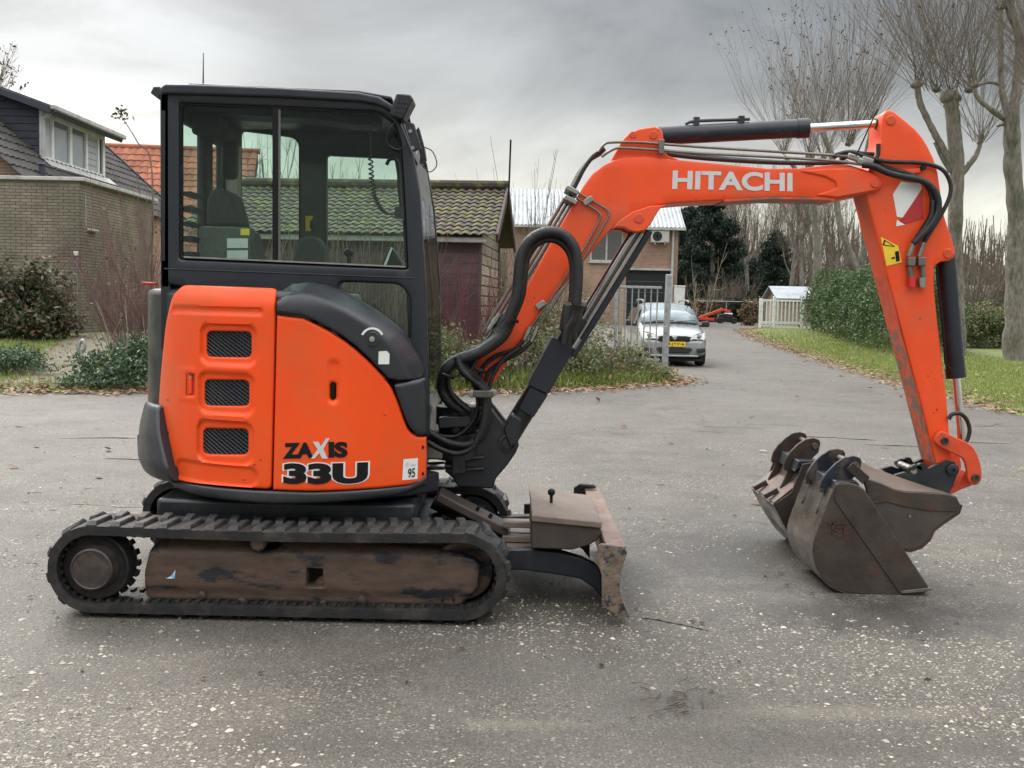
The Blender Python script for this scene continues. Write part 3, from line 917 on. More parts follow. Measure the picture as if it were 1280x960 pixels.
h.add([(x, y, z) for z in (.665, .735) for x, y in q], [(i, i + 5, i + 6, i + 1) for i in range(4)])
h.build('reflector', M['redplastic'], cw)
# thin orange edge of the far door and rear light strip
h = MB(); h.bar(P(188.5, 405, 5.62), P(187.5, 520, 5.62), .03, .02); h.build('rear_door_edge', M['orange'], EX, bevel=.006)
h = MB(); h.bar(P(190.5, 455, 5.60), P(189.5, 485, 5.60), .012, .012); h.build('amber_reflector', M['yellow'], EX)
h = MB(); h.bar(P(178, 354, 5.85), P(196, 355, 5.85), .03, .015); h.build('tail_lamp', M['redplastic'], EX, bevel=.004)

# ---- service door with three vents
def pxr(x0, y0, x1, y1):
    a = PS(x0, y1, body); b = PS(x1, y0, body)
    return (a.x + b.x) / 2, (a.z + b.z) / 2, (b.x - a.x) / 2, (b.z - a.z) / 2
vents = [(257.5, 414, 313, 446), (255, 475, 310, 507), (253, 536, 309, 568)]
rects = [pxr(*v) for v in vents]
groove = [pxr(216, 385.5, 329, 391), pxr(220, 584, 322, 597)]
lat = pxr(223, 461, 245, 500)
def door_disp(x, z):
    d = np.zeros(len(x))
    for cx, cz, hx, hz in rects:
        s = rrsdf(x, z, cx, cz - .003, hx + .030, hz + .030, .045)
        d += .018 * sst(.005, -.006, s)
    for cx, cz, hx, hz in groove:
        s = rrsdf(x, z, cx, cz, hx, hz, hz)
        d += .012 * sst(.003, -.005, s)
    s = rrsdf(x, z, lat[0], lat[1], lat[2], lat[3], .008)
    d -= .003 * sst(.004, -.002, s)
    return d
do = [(229, 356), (345, 360.5), (343.5, 400), (342, 470), (338.5, 611.5), (270, 607), (216, 600), (215.6, 583), (210.5, 563), (199, 543), (196.6, 524), (201, 465), (207, 405), (215.5, 369)]
do = rounded([(*p, 6) for p in do], 6, 3)
def vhole(v):
    return rounded([(v[0], v[1]), (v[2], v[1] + .8), (v[2], v[3] + .8), (v[0], v[3])], 7, 4)
lhole = [(233.5, 467), (243.5, 468), (243, 494.5), (233, 494)]
door = drape('service_door', do, body, M['orange'], EX, holes=[vhole(v) for v in vents] + [lhole], off=-.004, er=.010, sp=.010, disp=door_disp, th=.025)
for v in vents:
    a = PS(v[0] - 2, v[3] + 2, body); b = PS(v[2] + 2, v[1] - 2, body)
    w = MB(); nx = 9; nz = 8
    for i in range(-nz, nx * 1 + nz):
        for sgn in (1, -1):
            pts = []
            for k in range(nz + 1):
                u = (i + (k if sgn > 0 else -k + nz)) / nx
                if -.001 <= u <= 1.001:
                    x = a.x + (b.x - a.x) * u; z = a.z + (b.z - a.z) * k / nz
                    pts.append((x, float(body(np.array([x]), np.array([z]))[0]) + .022 + (.001 if sgn > 0 else 0), z))
            if len(pts) > 1:
                w.tube(pts, .0026, 4, False)
    m = w.build('vent_mesh', M['plastic'], door, smooth=0)
    m['kind'] = 'stuff'
h = MB(); q = PS(238.5, 480, body); yy = q.y
h.box((q.x, yy + .012, q.z), (.045, .004, .11)); h.build('latch_recess', M['orange_worn'], door)
h = MB(); h.box((q.x - .003, yy + .004, q.z - .006), (.016, .012, .08)); h.build('latch_handle', M['orange'], door, bevel=.003)
h = MB(); q2 = PS(238, 471, body); h.cyl((q2.x, q2.y - .001, q2.z), (q2.x, q2.y + .012, q2.z), .007, n=14); h.build('latch_lock', M['steel'], door)
h = MB()
for p in ((210.5, 541), (208, 546), (206.5, 550)):
    q2 = PS(p[0], p[1], body); h.cyl((q2.x, q2.y - .008, q2.z), (q2.x, q2.y + .004, q2.z), .007, n=8)
h.build('door_catch', M['black'], door)

# ---- side cover
slot = pxr(409.5, 450, 424.5, 505)
def cover_disp(x, z):
    s = rrsdf(x, z, slot[0], slot[1], slot[2], slot[3], slot[2])
    return .010 * sst(.002, -.010, s)
co = [(346, 394), (379, 398), (396, 406), (413, 415), (430, 426), (446, 438.5), (463, 454), (479, 471), (490, 487), (498, 505), (504, 523), (509, 536), (514, 542), (521, 546), (532.5, 547), (533, 575), (532, 596), (526, 602), (511, 606), (480, 609.5), (445, 612), (390, 614), (341, 612.5), (343.5, 500)]
hslot = rounded([(412.5, 478), (419.5, 478.4), (419, 500), (412, 500)], 4, 4)
cover = drape('side_cover', co, body, M['orange'], EX, holes=[hslot], off=-.004, er=.011, sp=.012, disp=cover_disp, th=.025)
h = MB(); q = PS(415.5, 489, body); h.tube([(q.x, q.y + .012, q.z - .035), (q.x, q.y + .010, q.z + .035)], .008, 8); h.build('slot_grip', M['black'], cover)
h = MB(); h.box((q.x, q.y + .03, q.z), (.06, .004, .12)); h.build('slot_back', M['black'], cover)
# lettering
text_on('lettering_black', 'ZA', [(354, 573), (392, 572), (392, 552.5), (355, 553.5)], body, M['black'], cover, .055, -.0075)
text_on('lettering_black', 'IS', [(411, 572), (435, 571.5), (435, 552), (411, 552)], body, M['black'], cover, .055, -.0075)
def poly_on(name, polys, surf, mt, parent, off=-.0065, th=.002):
    b = MB()
    V = []; F = []
    for pg in polys:
        pts = [PS(p[0], p[1], surf) for p in pg]
        k = len(V)
        V += [(p.x, float(surf(np.array([p.x]), np.array([p.z]))[0]) + off, p.z) for p in pts]
        F.append(tuple(range(k, k + len(pg))))
        V += [(v[0], v[1] + th, v[2]) for v in V[k:k + len(pg)]]
        m_ = len(pg)
        F += [(k + i, k + (i + 1) % m_, k + m_ + (i + 1) % m_, k + m_ + i) for i in range(m_)]
    b.add(V, F)
    return b.build(name, mt, parent, smooth=0)
poly_on('lettering_silver', [[(391.5, 552), (398.5, 552), (401.5, 557.5), (408, 547.5), (412.5, 547.5), (404.5, 561), (410, 573), (403, 573), (399.8, 566), (393.5, 573), (389, 573), (397.5, 561.5)]], body, M['silver'], cover, -.0085)
text_on('lettering_outline', '33U', [(354.5, 604.5), (460, 603.5), (460.5, 577), (354.5, 578.5)], body, M['white'], cover, .095, -.0065, ref=.06)
text_on('lettering_black', '33U', [(354.5, 604.5), (460, 603.5), (460.5, 577), (354.5, 578.5)], body, M['black'], cover, .06, -.0085)
poly_on('sticker', [[(503, 600), (522, 598.3), (522.5, 572.5), (504.5, 574)]], body, M['white'], cover)
text_on('sticker_number', '95', [(510, 597), (519, 596), (519.3, 584.5), (510.5, 585.5)], body, M['black'], cover, .01, -.0085)
poly_on('sticker_print', [[(514, 581.2), (520, 580.7), (520, 579.5), (514, 580)], [(508, 582), (511, 581.6), (511, 577), (508, 577.6)]], body, M['silver'], cover, -.0085)
for py in (559, 592):
    h = MB(); q2 = PS(528, py, body); h.cyl((q2.x, q2.y - .006, q2.z), (q2.x, q2.y + .004, q2.z), .009, n=10); h.build('cover_bolt', M['black'], cover)

# ---- black tank cover curving down to the front
topl = [(347, 361), (358, 354), (379, 352), (399, 355), (420, 363), (439, 373), (465, 389), (483, 402), (498, 415), (511, 432), (521, 449), (528, 466)]
crease = [(347, 366), (386, 369), (422, 383), (461.6, 409), (494.5, 436), (517, 461), (527, 470)]
lowl = [(525, 473), (500, 475.5), (486, 473), (479, 466), (463, 449), (446, 433), (430, 421), (413, 410.5), (396, 401.5), (379, 394), (346.5, 390)]
top2 = [(lambda q: (q.x, q.z))(PS(p[0], p[1], body)) for p in topl]
def top_d(x, z):
    pts = np.stack([x, z], 1); d = np.full(len(x), 9.)
    for i in range(len(top2) - 1):
        a = np.array(top2[i]); b = np.array(top2[i + 1]); ab = b - a
        t = np.clip(((pts - a) @ ab) / (ab @ ab), 0, 1)
        d = np.minimum(d, np.hypot(*(pts - a - t[:, None] * ab).T))
    return d
def hood_disp(x, z):
    d = top_d(x, z)
    t = np.clip(1 - d / .066, 0, 1)
    return .15 * t ** 1.45
hood = drape('tank_cover', topl + lowl, body, M['plastic'], EX, off=-.016, er=.008, sp=.013, disp=hood_disp, th=.10, smooth=70)
lo2 = [(491, 480), (510, 476.5), (530.5, 473), (533, 500), (532.5, 543), (526, 545), (519, 542), (510, 532), (503, 515), (498, 500)]
drape('front_trim', rounded([(*p, 5) for p in lo2], 5, 3), body, M['plastic'], EX, off=-.018, er=.02, sp=.012, th=.10)
q = PS(466, 424, body)
h = MB(); h.lathe((q.x, q.y - .018, q.z), (0, -1, .1), [(.036, 0), (.036, .004), (.030, .006), (.026, -.004), (.001, -.004)], 26); kb = h.build('key_switch', M['plastic'], EX)
h = MB(); h.lathe((q.x, q.y - .020, q.z), (0, -1, .1), [(.014, 0), (.013, .012), (.001, .013)], 14); h.build('key_barrel', M['steel'], kb)
h = MB(); arcp = [(q.x + .043 * math.cos(R(a)), 0, q.z + .046 * math.sin(R(a))) for a in range(25, 160, 12)]
arcq = [(q.x + .053 * math.cos(R(a)), 0, q.z + .056 * math.sin(R(a))) for a in range(25, 160, 12)]
k = len(arcp); V_ = [(a[0], float(body(np.array([a[0]]), np.array([a[2]]))[0]) - .020, a[2]) for a in arcp + arcq]
h.add(V_, [(i, i + 1, k + i + 1, k + i) for i in range(k - 1)]); h.build('key_label', M['white'], kb)
poly_on('cover_label', [[(473.5, 455), (487, 455), (487.5, 442), (484, 438.5), (474, 439)]], body, M['white'], hood, -.0185)

# ---- cab
YR, YL = 5.33, 6.40
M['doc0'] = mat('grey_seal', (.10, .11, .10), .5)
CAB = MB()
cabp = [(203, 353), (203.5, 112), (207, 108), (346, 112), (447, 119), (474, 125), (489, 135.5), (500, 151), (515.6, 190), (524.5, 240), (531.5, 345), (536, 480), (536, 545), (505, 545), (480, 470), (400, 400)]
wh = rounded([(224, 128, 4), (346, 133, 0), (475, 139, 10), (494, 153, 10), (502, 180, 5), (506.5, 260, 5), (510, 336, 3), (346, 329, 0), (224, 324, 3)], 3, 4)
wl = rounded([(423, 352), (500, 355), (513, 372), (512.5, 428), (470, 428), (423, 395)], 9, 4)
cab = drape('cab', cabp, flat(YR), M['cabpaint'], EX, holes=[wh, wl], er=.012, sp=.035, th=.05)
# inner rubber frame of the side window
wi = rounded([(231, 136, 4), (346, 140, 0), (473, 146, 10), (489, 158, 10), (497, 183, 5), (501, 260, 5), (504, 329, 3), (346, 323, 0), (231, 318, 3)], 3, 4)
wh_in = rounded([(227.5, 131.5, 4), (346, 136, 0), (474, 142, 10), (492, 155, 10), (500, 181, 5), (504.5, 260, 5), (508, 333, 3), (346, 326.5, 0), (227.5, 321, 3)], 3, 4)
drape('window_frame', wh, flat(YR + .008), M['black'], cab, holes=[wh_in], er=.004, sp=.04, th=.02)
h = MB(); h.prism(pxz([(226, 130), (474, 141), (501, 181), (509, 334), (226, 322.5)], YR + .02), YR + .020, YR + .026)
h.build('side_window', M['cabglass'], cab, smooth=0)
h = MB(); h.prism(pxz([(340.5, 134), (347.5, 134.5), (347.5, 327), (340.5, 326.5)], YR + .01), YR + .008, YR + .018); h.build('window_divider', M['black'], cab, bevel=.002)
h = MB(); h.prism(pxz([(347.5, 134.5), (350.5, 134.5), (350.5, 327), (347.5, 327)], YR + .01), YR + .013, YR + .017); h.build('window_seal', M['doc0'], cab)
h = MB(); h.prism(pxz([(230, 320.2), (507, 332.5), (507, 334.5), (230, 322.2)], YR), YR - .004, YR + .012); h.build('window_rail', M['steel'], cab)
h = MB(); h.prism(pxz([(422, 350), (514, 356), (514, 430), (422, 430)], YR + .02), YR + .022, YR + .027); h.build('lower_window', M['cabglass'], cab, smooth=0)
h = MB(); h.prism(pxz([(205, 335), (518, 347), (518, 348.6), (205, 336.6)], YR), YR - .004, YR + .01); h.build('seam_strip', M['cabpaint'], cab, bevel=.002)
# roof
rp = [(200, 118), (201, 108), (206, 104.5), (240, 105), (346, 109), (447, 115), (474, 120.5), (489, 130), (499, 144), (494, 146), (484, 136), (470, 130), (447, 126.5), (346, 121), (208, 117)]
h = MB(); h.prism(pxz(rp, YR - .03), YR - .03, YL + .05); roof = h.build('cab_roof', M['cabpaint'], EX, bevel=.018, seg=3)
h = MB(); h.prism(pxz([(236, 104), (448, 113.5), (490, 121), (490, 126), (448, 118), (236, 108.5)], YR + .05), YR + .04, YL); h.build('roof_panel', M['charcoal'], roof, bevel=.006)
h = MB(); h.prism(pxz([(224, 124), (474, 133), (474, 160), (440, 158), (400, 152), (224, 142)], YR + .4), YR + .30, YR + .55); h.build('headliner', M['cabin'], cab, bevel=.03)
# far (door) wall
fo = [(277, 118), (500, 128), (512, 145), (530, 240), (544, 400), (544, 470), (277, 470)]
fh = [rounded([(302, 164, 6), (366, 172, 12), (375, 180, 8), (375, 365, 6), (302, 365, 6)], 6, 4), rounded([(409.5, 195, 4), (494, 199, 6), (503, 260, 4), (508, 345, 5), (511, 425, 8), (409.5, 425, 8)], 5, 4)]
drape('door_wall', fo, flat(YL), M['cabin'], cab, holes=fh, er=.012, sp=.05, th=-.05)
h = MB(); h.prism(pxz([(302, 160), (510, 190), (515, 430), (302, 430)], YL), YL - .012, YL - .006); h.build('door_window', M['cabglass2'], cab, smooth=0)
h = MB(); h.prism(pxz([(280, 165), (301, 170), (301, 330), (280, 330)], YL - .03), YL - .06, YL - .03); h.build('rear_pillar', M['beige'], cab, bevel=.01)
# rear wall with its window
xr = -1.715
h = MB()
zb, zt = 1.50, Z(210, 112, YR)
h.box((xr, (YR + YL) / 2, zt - .05), (.05, YL - YR, .12))
h.box((xr, YR + .045, (zb + zt) / 2), (.05, .09, zt - zb))
h.box((xr, YL - .04, (zb + zt) / 2), (.05, .08, zt - zb))
h.box((xr, (YR + YL) / 2, 1.42), (.05, YL - YR, .45))
h.build('rear_wall', M['cabin'], cab, bevel=.01)
h = MB(); h.box((xr + .05, 5.84, 1.95), (.05, .16, .95)); h.box((xr + .10, 5.90, 2.36), (.14, .50, .12)); h.box((xr + .14, 6.00, 2.22), (.08, .08, .22))
h.build('seat_post', M['cabin'], cab, bevel=.02)
h = MB(); h.box((xr, (YR + YL) / 2, 1.98), (.008, YL - YR - .14, .84)); h.build('rear_window', M['cabglass2'], cab, smooth=0)
for i in range(5):
    h = MB(); h.box((xr + .06, 5.58, 1.68 + i * .075), (.05, .20, .022 + .008 * (i % 2))); h.build('louvre', M['plastic'] if i % 2 else M['cabin'], cab, bevel=.004)
# front: floor lip, far and near A-pillar, windscreen
h = MB()
h.prism(pxz([(500, 138), (512, 170), (524, 240), (532, 345), (536, 545), (526, 545), (521, 345), (512, 240), (498, 160)], YR), YL - .06, YL)
h.build('front_pillar', M['cabin'], cab)
h = MB()
for i in range(6):
    a = [(500, 146), (513, 185), (522, 240), (527, 300), (531, 360), (535, 440), (535.5, 520)]
    p0, p1 = P(*a[i], YR), P(*a[i + 1], YR)
    h.add([(p0.x + .004, YR + .05, p0.z), (p1.x + .004, YR + .05, p1.z), (p1.x + .004, YL - .06, p1.z), (p0.x + .004, YL - .06, p0.z)], [(0, 1, 2, 3)])
h.build('windscreen', M['cabglass2'], cab)
# seat and controls
seat = MB(); seat.prism(rounded(pxz([(265, 285), (266, 252), (272, 239), (288, 238), (297, 247), (307, 284)], 5.85), .03), 5.73, 5.98)
st = seat.build('operator_seat', M['seat'], EX, bevel=.03, seg=3)
h = MB(); h.prism(rounded(pxz([(258, 345), (262, 286), (312, 286), (322, 330), (370, 345), (372, 372), (262, 375)], 5.85), .03), 5.62, 6.10); h.build('seat_base', M['seat'], st, bevel=.03)
h = MB(); h.prism(rounded(pxz([(250, 327), (250, 283), (314, 284), (314, 327)], 5.52), .01), 5.50, 5.60); bx_ = h.build('document_box', M['beige'], EX, bevel=.008)
M['doc'] = mat('clear_green_plastic', (.05, .064, .06), .3, var=.25, scale=12)
bx_.data.materials[0] = M['doc']
poly_on('yellow_label', [[(301, 294), (312, 294), (312, 286), (301, 286)]], flat(5.50), M['yellow'], bx_, -.004)
poly_on('paper_label', [[(284, 310), (310, 310), (310, 298), (284, 298)], [(284, 324), (310, 324), (310, 313), (284, 313)]], flat(5.50), M['silver'], bx_, -.004)
for i, (a, b) in enumerate((((371, 330), (408, 330)),)):
    for yy in (5.55, 6.15):
        h = MB(); h.prism(rounded(pxz([(366, 340), (370, 318), (376, 300), (386, 294), (398, 296), (407, 306), (408, 340)], yy), .04), yy - .05, yy + .05)
        cs = h.build('control_console', M['cabin'], EX, bevel=.02)
        h = MB(); h.tube([P(390, 297, yy), P(391, 285, yy)], .008, 8); h.ico(P(391, 281, yy), .022, 2, (.8, .8, 1.4)); h.build('control_lever', M['black'], cs)
h = MB(); h.prism(rounded(pxz([(478, 334), (484, 318), (489, 308), (497, 318), (504, 330), (505, 336)], 5.50), .01), 5.44, 5.56); mo = h.build('monitor_pod', M['cabin'], EX, bevel=.012)
h = MB(); h.prism(pxz([(480, 331), (489, 309), (491, 310), (483, 332)], 5.44), 5.430, 5.438); h.build('monitor_screen', M['silver'], mo)
h = MB(); h.tube(spline([P(440, 345, 5.75), P(437, 330, 5.75), P(436, 318, 5.75)], 4), .012, 8); h.ico(P(436, 316, 5.75), .028, 2, (1, 1, .8)); h.build('blade_lever', M['black'], EX)
# B pillar label, cord
poly_on('door_label', [[(382, 289), (391, 289), (391, 270), (382, 270)]], flat(YL - .012), M['yellow'], cab, -.003)
h = MB(); c0 = [P(463, 158, 5.55), P(463, 190, 5.55), P(465, 225, 5.55), P(470, 250, 5.55), P(482, 266, 5.55), P(497, 268, 5.55)]
cp = spline(c0, 30); pts = []
for i, p in enumerate(cp):
    if i < 36: pts.append(p); continue
    a = i * 1.25
    pts.append(p + Vector((math.cos(a), math.sin(a), 0)) * .012)
h.tube(pts, .0042, 5); h.box(P(500, 266, 5.55), (.05, .03, .06)); h.build('coiled_cord', M['hose'], EX)
h = MB(); h.tube(spline([P(483, 206, 5.9), P(488, 199, 5.9), P(497, 203, 5.9), P(499, 235, 5.9), P(502, 262, 5.9)], 6), .010, 7); h.build('grab_handle', M['black'], EX)
# lamps, antenna, mirror, cables
h = MB(); h.prism(pxz([(488, 146), (497, 119), (515, 121), (518, 127), (505, 152)], 5.32), 5.26, 5.42); wl_ = h.build('work_lamp', M['charcoal'], EX, bevel=.008)
for i in range(3):
    for j in range(4):
        h = MB(); q = P(498 + j * 3.6 - i * 1.7, 126.5 + i * 6 + j * .4, 5.26); h.box((q.x, 5.257, q.z), (.008, .006, .014)); h.build('lamp_louvre', M['plastic'], wl_)
h = MB(); h.prism(pxz([(505, 152), (518, 155), (527, 186), (517, 190)], 5.31), 5.29, 5.325); h.build('lamp_bracket', M['charcoal'], EX, bevel=.004)
for p in ((513, 164), (516, 185)):
    h = MB(); q = P(*p, 5.29); h.cyl(q, q - Vector((0, .006, 0)), .009, n=10); h.build('bracket_bolt', M['steel'], EX)
h = MB(); h.tube(spline([P(499, 150, 5.30), P(487, 160, 5.28), P(484, 178, 5.30), P(497, 187, 5.30), P(508, 180, 5.3)], 6), .003, 5); h.build('lamp_cable', M['hose'], EX)
h = MB(); h.prism(pxz([(519, 166), (524, 160), (531, 186), (533, 200), (525, 205), (527, 190)], 5.7), 5.66, 5.74); h.tube(spline([P(531, 184, 5.7), P(541, 190, 5.7), P(546, 206, 5.7), P(537, 215, 5.7), P(527, 206, 5.7)], 6), .0035, 5); h.build('front_lamp', M['hose'], EX, bevel=.004)
h = MB(); h.prism(rounded(pxz([(528, 274), (527.5, 250), (531, 245), (538, 246), (542, 252), (542, 274)], 6.5), .02), 6.49, 6.51); mir = h.build('wing_mirror', M['white'], EX, bevel=.004)
h = MB(); h.tube(spline([P(537, 272, 6.52), P(540, 300, 6.52), P(544, 340, 6.52), P(544.5, 372, 6.52), P(540, 380, 6.52), P(530, 381, 6.52)], 6), .011, 8); h.build('mirror_arm', M['steel'], mir)
h = MB(); h.tube([P(254, 105, 5.75), P(254.2, 66, 5.75)], [.004, .002], 6); h.build('antenna', M['black'], EX)
h = MB(); h.prism(pxz([(191, 118), (195, 110), (203, 110), (203, 127)], 5.5), 5.46, 5.56); h.build('rear_lamp', M['charcoal'], EX, bevel=.005)

# ---- undercarriage
XS, XI, ZC0 = -1.882, -.209, .224
RO, RI = .203, .158
Lrun = XI - XS
def loop_pt(s, r):
    """position and tangent on the track loop at arclength s (radius of reference r)"""
    per = 2 * Lrun + 2 * math.pi * .18
    s = s % per
    if s < Lrun:
        x = XS + s; sag = -.012 * math.sin(math.pi * s / Lrun)
        return Vector((x, 0, ZC0 + r + sag)), 0.0
    s -= Lrun
    if s < math.pi * .18:
        a = s / .18
        return Vector((XI + r * math.sin(a), 0, ZC0 + r * math.cos(a))), a
    s -= math.pi * .18
    if s < Lrun:
        return Vector((XI - s, 0, ZC0 - r)), math.pi
    s -= Lrun
    a = math.pi + s / .18
    return Vector((XS + r * math.sin(a), 0, ZC0 + r * math.cos(a))), a
PER = 2 * Lrun + 2 * math.pi * .18
def make_track(Y0):
    W = .30
    n = 180
    prof = [(RO - .004, 0), (RO, .012), (RO, W - .012), (RO - .004, W), (RI, W), (RI, 0)]
    V = []; F = []
    for i in range(n):
        for r, y in prof:
            q, a = loop_pt(PER * i / n, r)
            V.append((q.x, Y0 + y, q.z))
    k = len(prof)
    for i in range(n):
        for j in range(k):
            F.append((i * k + j, i * k + (j + 1) % k, ((i + 1) % n) * k + (j + 1) % k, ((i + 1) % n) * k + j))
    b = MB(); b.add(V, F)
    tr = b.build('rubber_track', M['rubber'], EX, smooth=40)
    # staggered tread lugs
    lug = MB()
    lw = W * .56
    lv = [(-.030, 0, 0), (.022, 0, 0), (.040, lw, 0), (-.004, lw, 0), (-.022, .026, .019), (.016, .026, .019), (.034, lw - .012, .022), (.002, lw - .012, .022)]
    lug.add(lv, [(3, 2, 1, 0), (4, 5, 6, 7), (0, 1, 5, 4), (1, 2, 6, 5), (2, 3, 7, 6), (3, 0, 4, 7)])
    proto = lug.build('tread_lug', M['rubber_top'], None, smooth=0, bevel=.004)
    nl = 42
    for i in range(nl):
        for side in (0, 1):
            q, a = loop_pt(PER * (i + .5 * side) / nl, RO - .002)
            o = proto.copy(); COL.objects.link(o)
            o.parent = tr; o.matrix_parent_inverse = I3()
            Mx = Matrix.Translation((q.x, Y0 + (0 if side == 0 else W), q.z)) @ Matrix.Rotation(a, 4, 'Y')
            if side: Mx = Mx @ Matrix.Diagonal((1, -1, 1, 1))
            o.matrix_basis = Mx
    bpy.data.objects.remove(proto)
    t = MB()
    for i in range(100):
        q, a = loop_pt(PER * i / 100, RI - .004)
        Mx = Matrix.Rotation(a, 3, 'Y')
        for y in (.060, W - .060):
            t.box((q.x, Y0 + y, q.z), (.016, .050, .014), Mx)
    m = t.build('guide_ribs', M['rubber'], tr, smooth=0); m['kind'] = 'stuff'
    return tr
make_track(4.80); make_track(6.05)
def make_wheels(Y0, s):
    """s=-1 for the side facing the camera"""
    yn = Y0 if s < 0 else Y0 + .30
    ax = (0, s, 0)
    h = MB(); h.lathe((XS, yn - s * .10, ZC0), ax, [(.02, -.08), (.146, -.08), (.154, -.04), (.154, .02), (.150, .045), (.142, .050), (.132, .035), (.112, .030), (.10, .034), (.02, .034)], 40)
    for i in range(20):
        a = 2 * math.pi * i / 20
        h.box((XS + .154 * math.cos(a), yn - s * .15, ZC0 + .154 * math.sin(a)), (.03, .04, .026), Matrix.Rotation(-a, 3, 'Y'))
    sp = h.build('drive_sprocket', M['rubber'], EX, smooth=45)
    h = MB(); h.lathe((XS, yn - s * .07, ZC0), ax, [(.104, -.02), (.106, .03), (.096, .045), (.096, .070), (.088, .076), (.084, .072), (.02, .072), (.001, .072)], 36)
    h.build('motor_hub', M['hub'], sp, smooth=40)
    h = MB(); h.lathe((XI, yn - s * .20, ZC0), ax, [(.03, -.09), (.140, -.09), (.146, -.05), (.146, .05), (.136, .07), (.12, .075), (.09, .05), (.03, .05)], 40)
    h.build('idler_wheel', M['rust'], EX, smooth=45)
    for x in np.linspace(XS + .38, XI - .30, 4):
        h = MB(); h.lathe((x, yn - s * .20, .118), ax, [(.02, -.08), (.062, -.08), (.068, .06), (.05, .08), (.02, .085)], 22); h.build('track_roller', M['rust'], EX)
    h = MB(); h.lathe((-1.14, yn - s * .10, .350), ax, [(.02, -.08), (.036, -.08), (.036, .06), (.026, .07), (.01, .07)], 18); h.build('carrier_roller', M['rust'], EX)
make_wheels(4.80, -1); make_wheels(6.05, 1)
fr = [(208, 667), (196, 672), (186, 690), (180, 715), (180, 745), (186, 750), (330, 753), (460, 756), (576, 758.5), (597, 735), (600, 706), (592, 699), (560, 690), (480, 683), (360, 676), (350, 680), (345, 687), (330, 690), (315, 687), (309, 680), (300, 671)]
def fdisp(x, z): return .11 * sst(.285, .40, z) + .015 * sst(.14, .095, z)
frm = drape('track_frame', fr, flat(4.885), M['rust'], EX, holes=[[(383, 711), (403, 711.5), (403, 733), (383, 732.5)]], er=.012, sp=.02, disp=fdisp, th=.12, smooth=30)
h = MB(); h.box((-1.06, 6.22, .235), (1.45, .10, .23)); h.build('track_frame', M['rust'], EX, bevel=.02)
h = MB(); h.box(P(393, 722, 4.99), (.10, .02, .11)); h.build('frame_port', M['black'], frm)
for px_, py_ in ((252, 744.5), (302, 752), (404, 756), (452, 750)):
    q = P(px_, py_, 4.88); h = MB(); h.lathe((q.x, 4.885, q.z), (0, -1, 0), [(.020, 0), (.020, .006), (.010, .010), (.001, .010)], 12); h.build('roller_bolt', M['hub'], frm)
for px_ in (553, 567, 580):
    q = P(px_, 750.5, 4.88); h = MB(); h.cyl((q.x, 4.875, q.z), (q.x, 4.89, q.z), .006, n=8); h.build('frame_rivet', M['black'], frm)
poly_on('blue_sticker', [[(207, 723), (219, 723), (219.5, 712), (214, 720)]], flat(4.885), mat('blue_print', (.12, .35, .62), .5, col2=(.7, .72, .75), s2=60, t2=(.45, .5)), frm, -.004)
h = MB(); h.box((-1.06, YC, .33), (.95, 1.15, .16)); h.box((-1.60, YC, .28), (.3, .9, .1)); h.box((-.50, YC, .30), (.30, .75, .12))
h.box((-1.08, 5.58, .44), (1.25, .86, .10)); h.build('carriage_frame', M['charcoal'], EX, bevel=.02)  # this box: dark belly plate added to block the lit gap under the body

# ---- dozer blade
YB0, YB1 = 4.84, 6.40
bp_ = [(783, 683), (781, 696), (776.5, 712), (774, 730), (776, 748), (781.5, 761), (788, 772.5), (783, 772), (772, 760), (768, 740), (769, 715), (774, 695), (773, 684)]
h = MB(); h.prism(pxz(bp_, YB0), YB0 + .01, YB1 - .01); bl = h.build('dozer_blade', M['blade_edge'], EX, smooth=30, bevel=.003)
for (ya, yb) in ((YB0 - .012, YB0 + .006), (YB1 - .008, YB1 + .012)):
    ep = [(751, 679, 3), (778, 683, 3), (784, 690, 3), (776.5, 712, 9), (774, 732, 9), (777, 749, 9), (787, 772, 1), (771, 768, 3), (752, 757, 3), (752.5, 735, 6), (752.5, 720, 6), (747, 705, 4), (747, 682, 3)]
    h = MB(); h.prism(rounded(pxz(ep, YB0) and [(*a, .01) for a in pxz(ep, YB0)], .01, 4), ya, yb); h.build('end_plate', M['bladewear'], bl, bevel=.003)
# top beam of the blade and lifting eye at the far end
a0, a1 = P(757, 683, YB0), P(776, 686, YB0)
h = MB(); h.box(((a0.x + a1.x) / 2 + .005, (YB0 + YB1) / 2, a0.z - .012), (a1.x - a0.x, YB1 - YB0 - .03, .022)); h.build('top_beam', M['blade_edge'], bl, bevel=.006)
h = MB(); q0 = P(757, 683, YB0)
ring_ = [(q0.x - .06 + .0, q0.z - .11), (q0.x - .06, q0.z + .01), (q0.x - .03, q0.z + .035), (q0.x + .06, q0.z + .03), (q0.x + .075, q0.z + .012), (q0.x + .0, q0.z + .01), (q0.x - .022, q0.z - .005), (q0.x - .03, q0.z - .11)]
h.prism(ring_, YB1 - .06, YB1 - .02); h.build('lifting_eye', M['charcoal'], bl, bevel=.006)
for yy in (5.20, 6.02):
    ap = [(610, 688), (660, 686), (700, 690), (728, 698), (745, 707), (752, 716), (752, 748), (742, 735), (725, 724), (700, 719), (655, 713), (610, 712)]
    zsh = [(x, z) for x, z in pxz(ap, 5.20)]
    h = MB(); h.prism(zsh, yy, yy + .07); h.build('blade_arm', M['blue_steel'], EX, bevel=.008)
h = MB(); q = P(634, 690, 5.25); h.box((q.x + .12, 5.66, q.z + .0), (.30, .90, .03)); h.build('cross_plate', M['tan'], EX, bevel=.004)
gg0, gg1 = P(548, 617, 5.52), P(634, 662, 5.52)
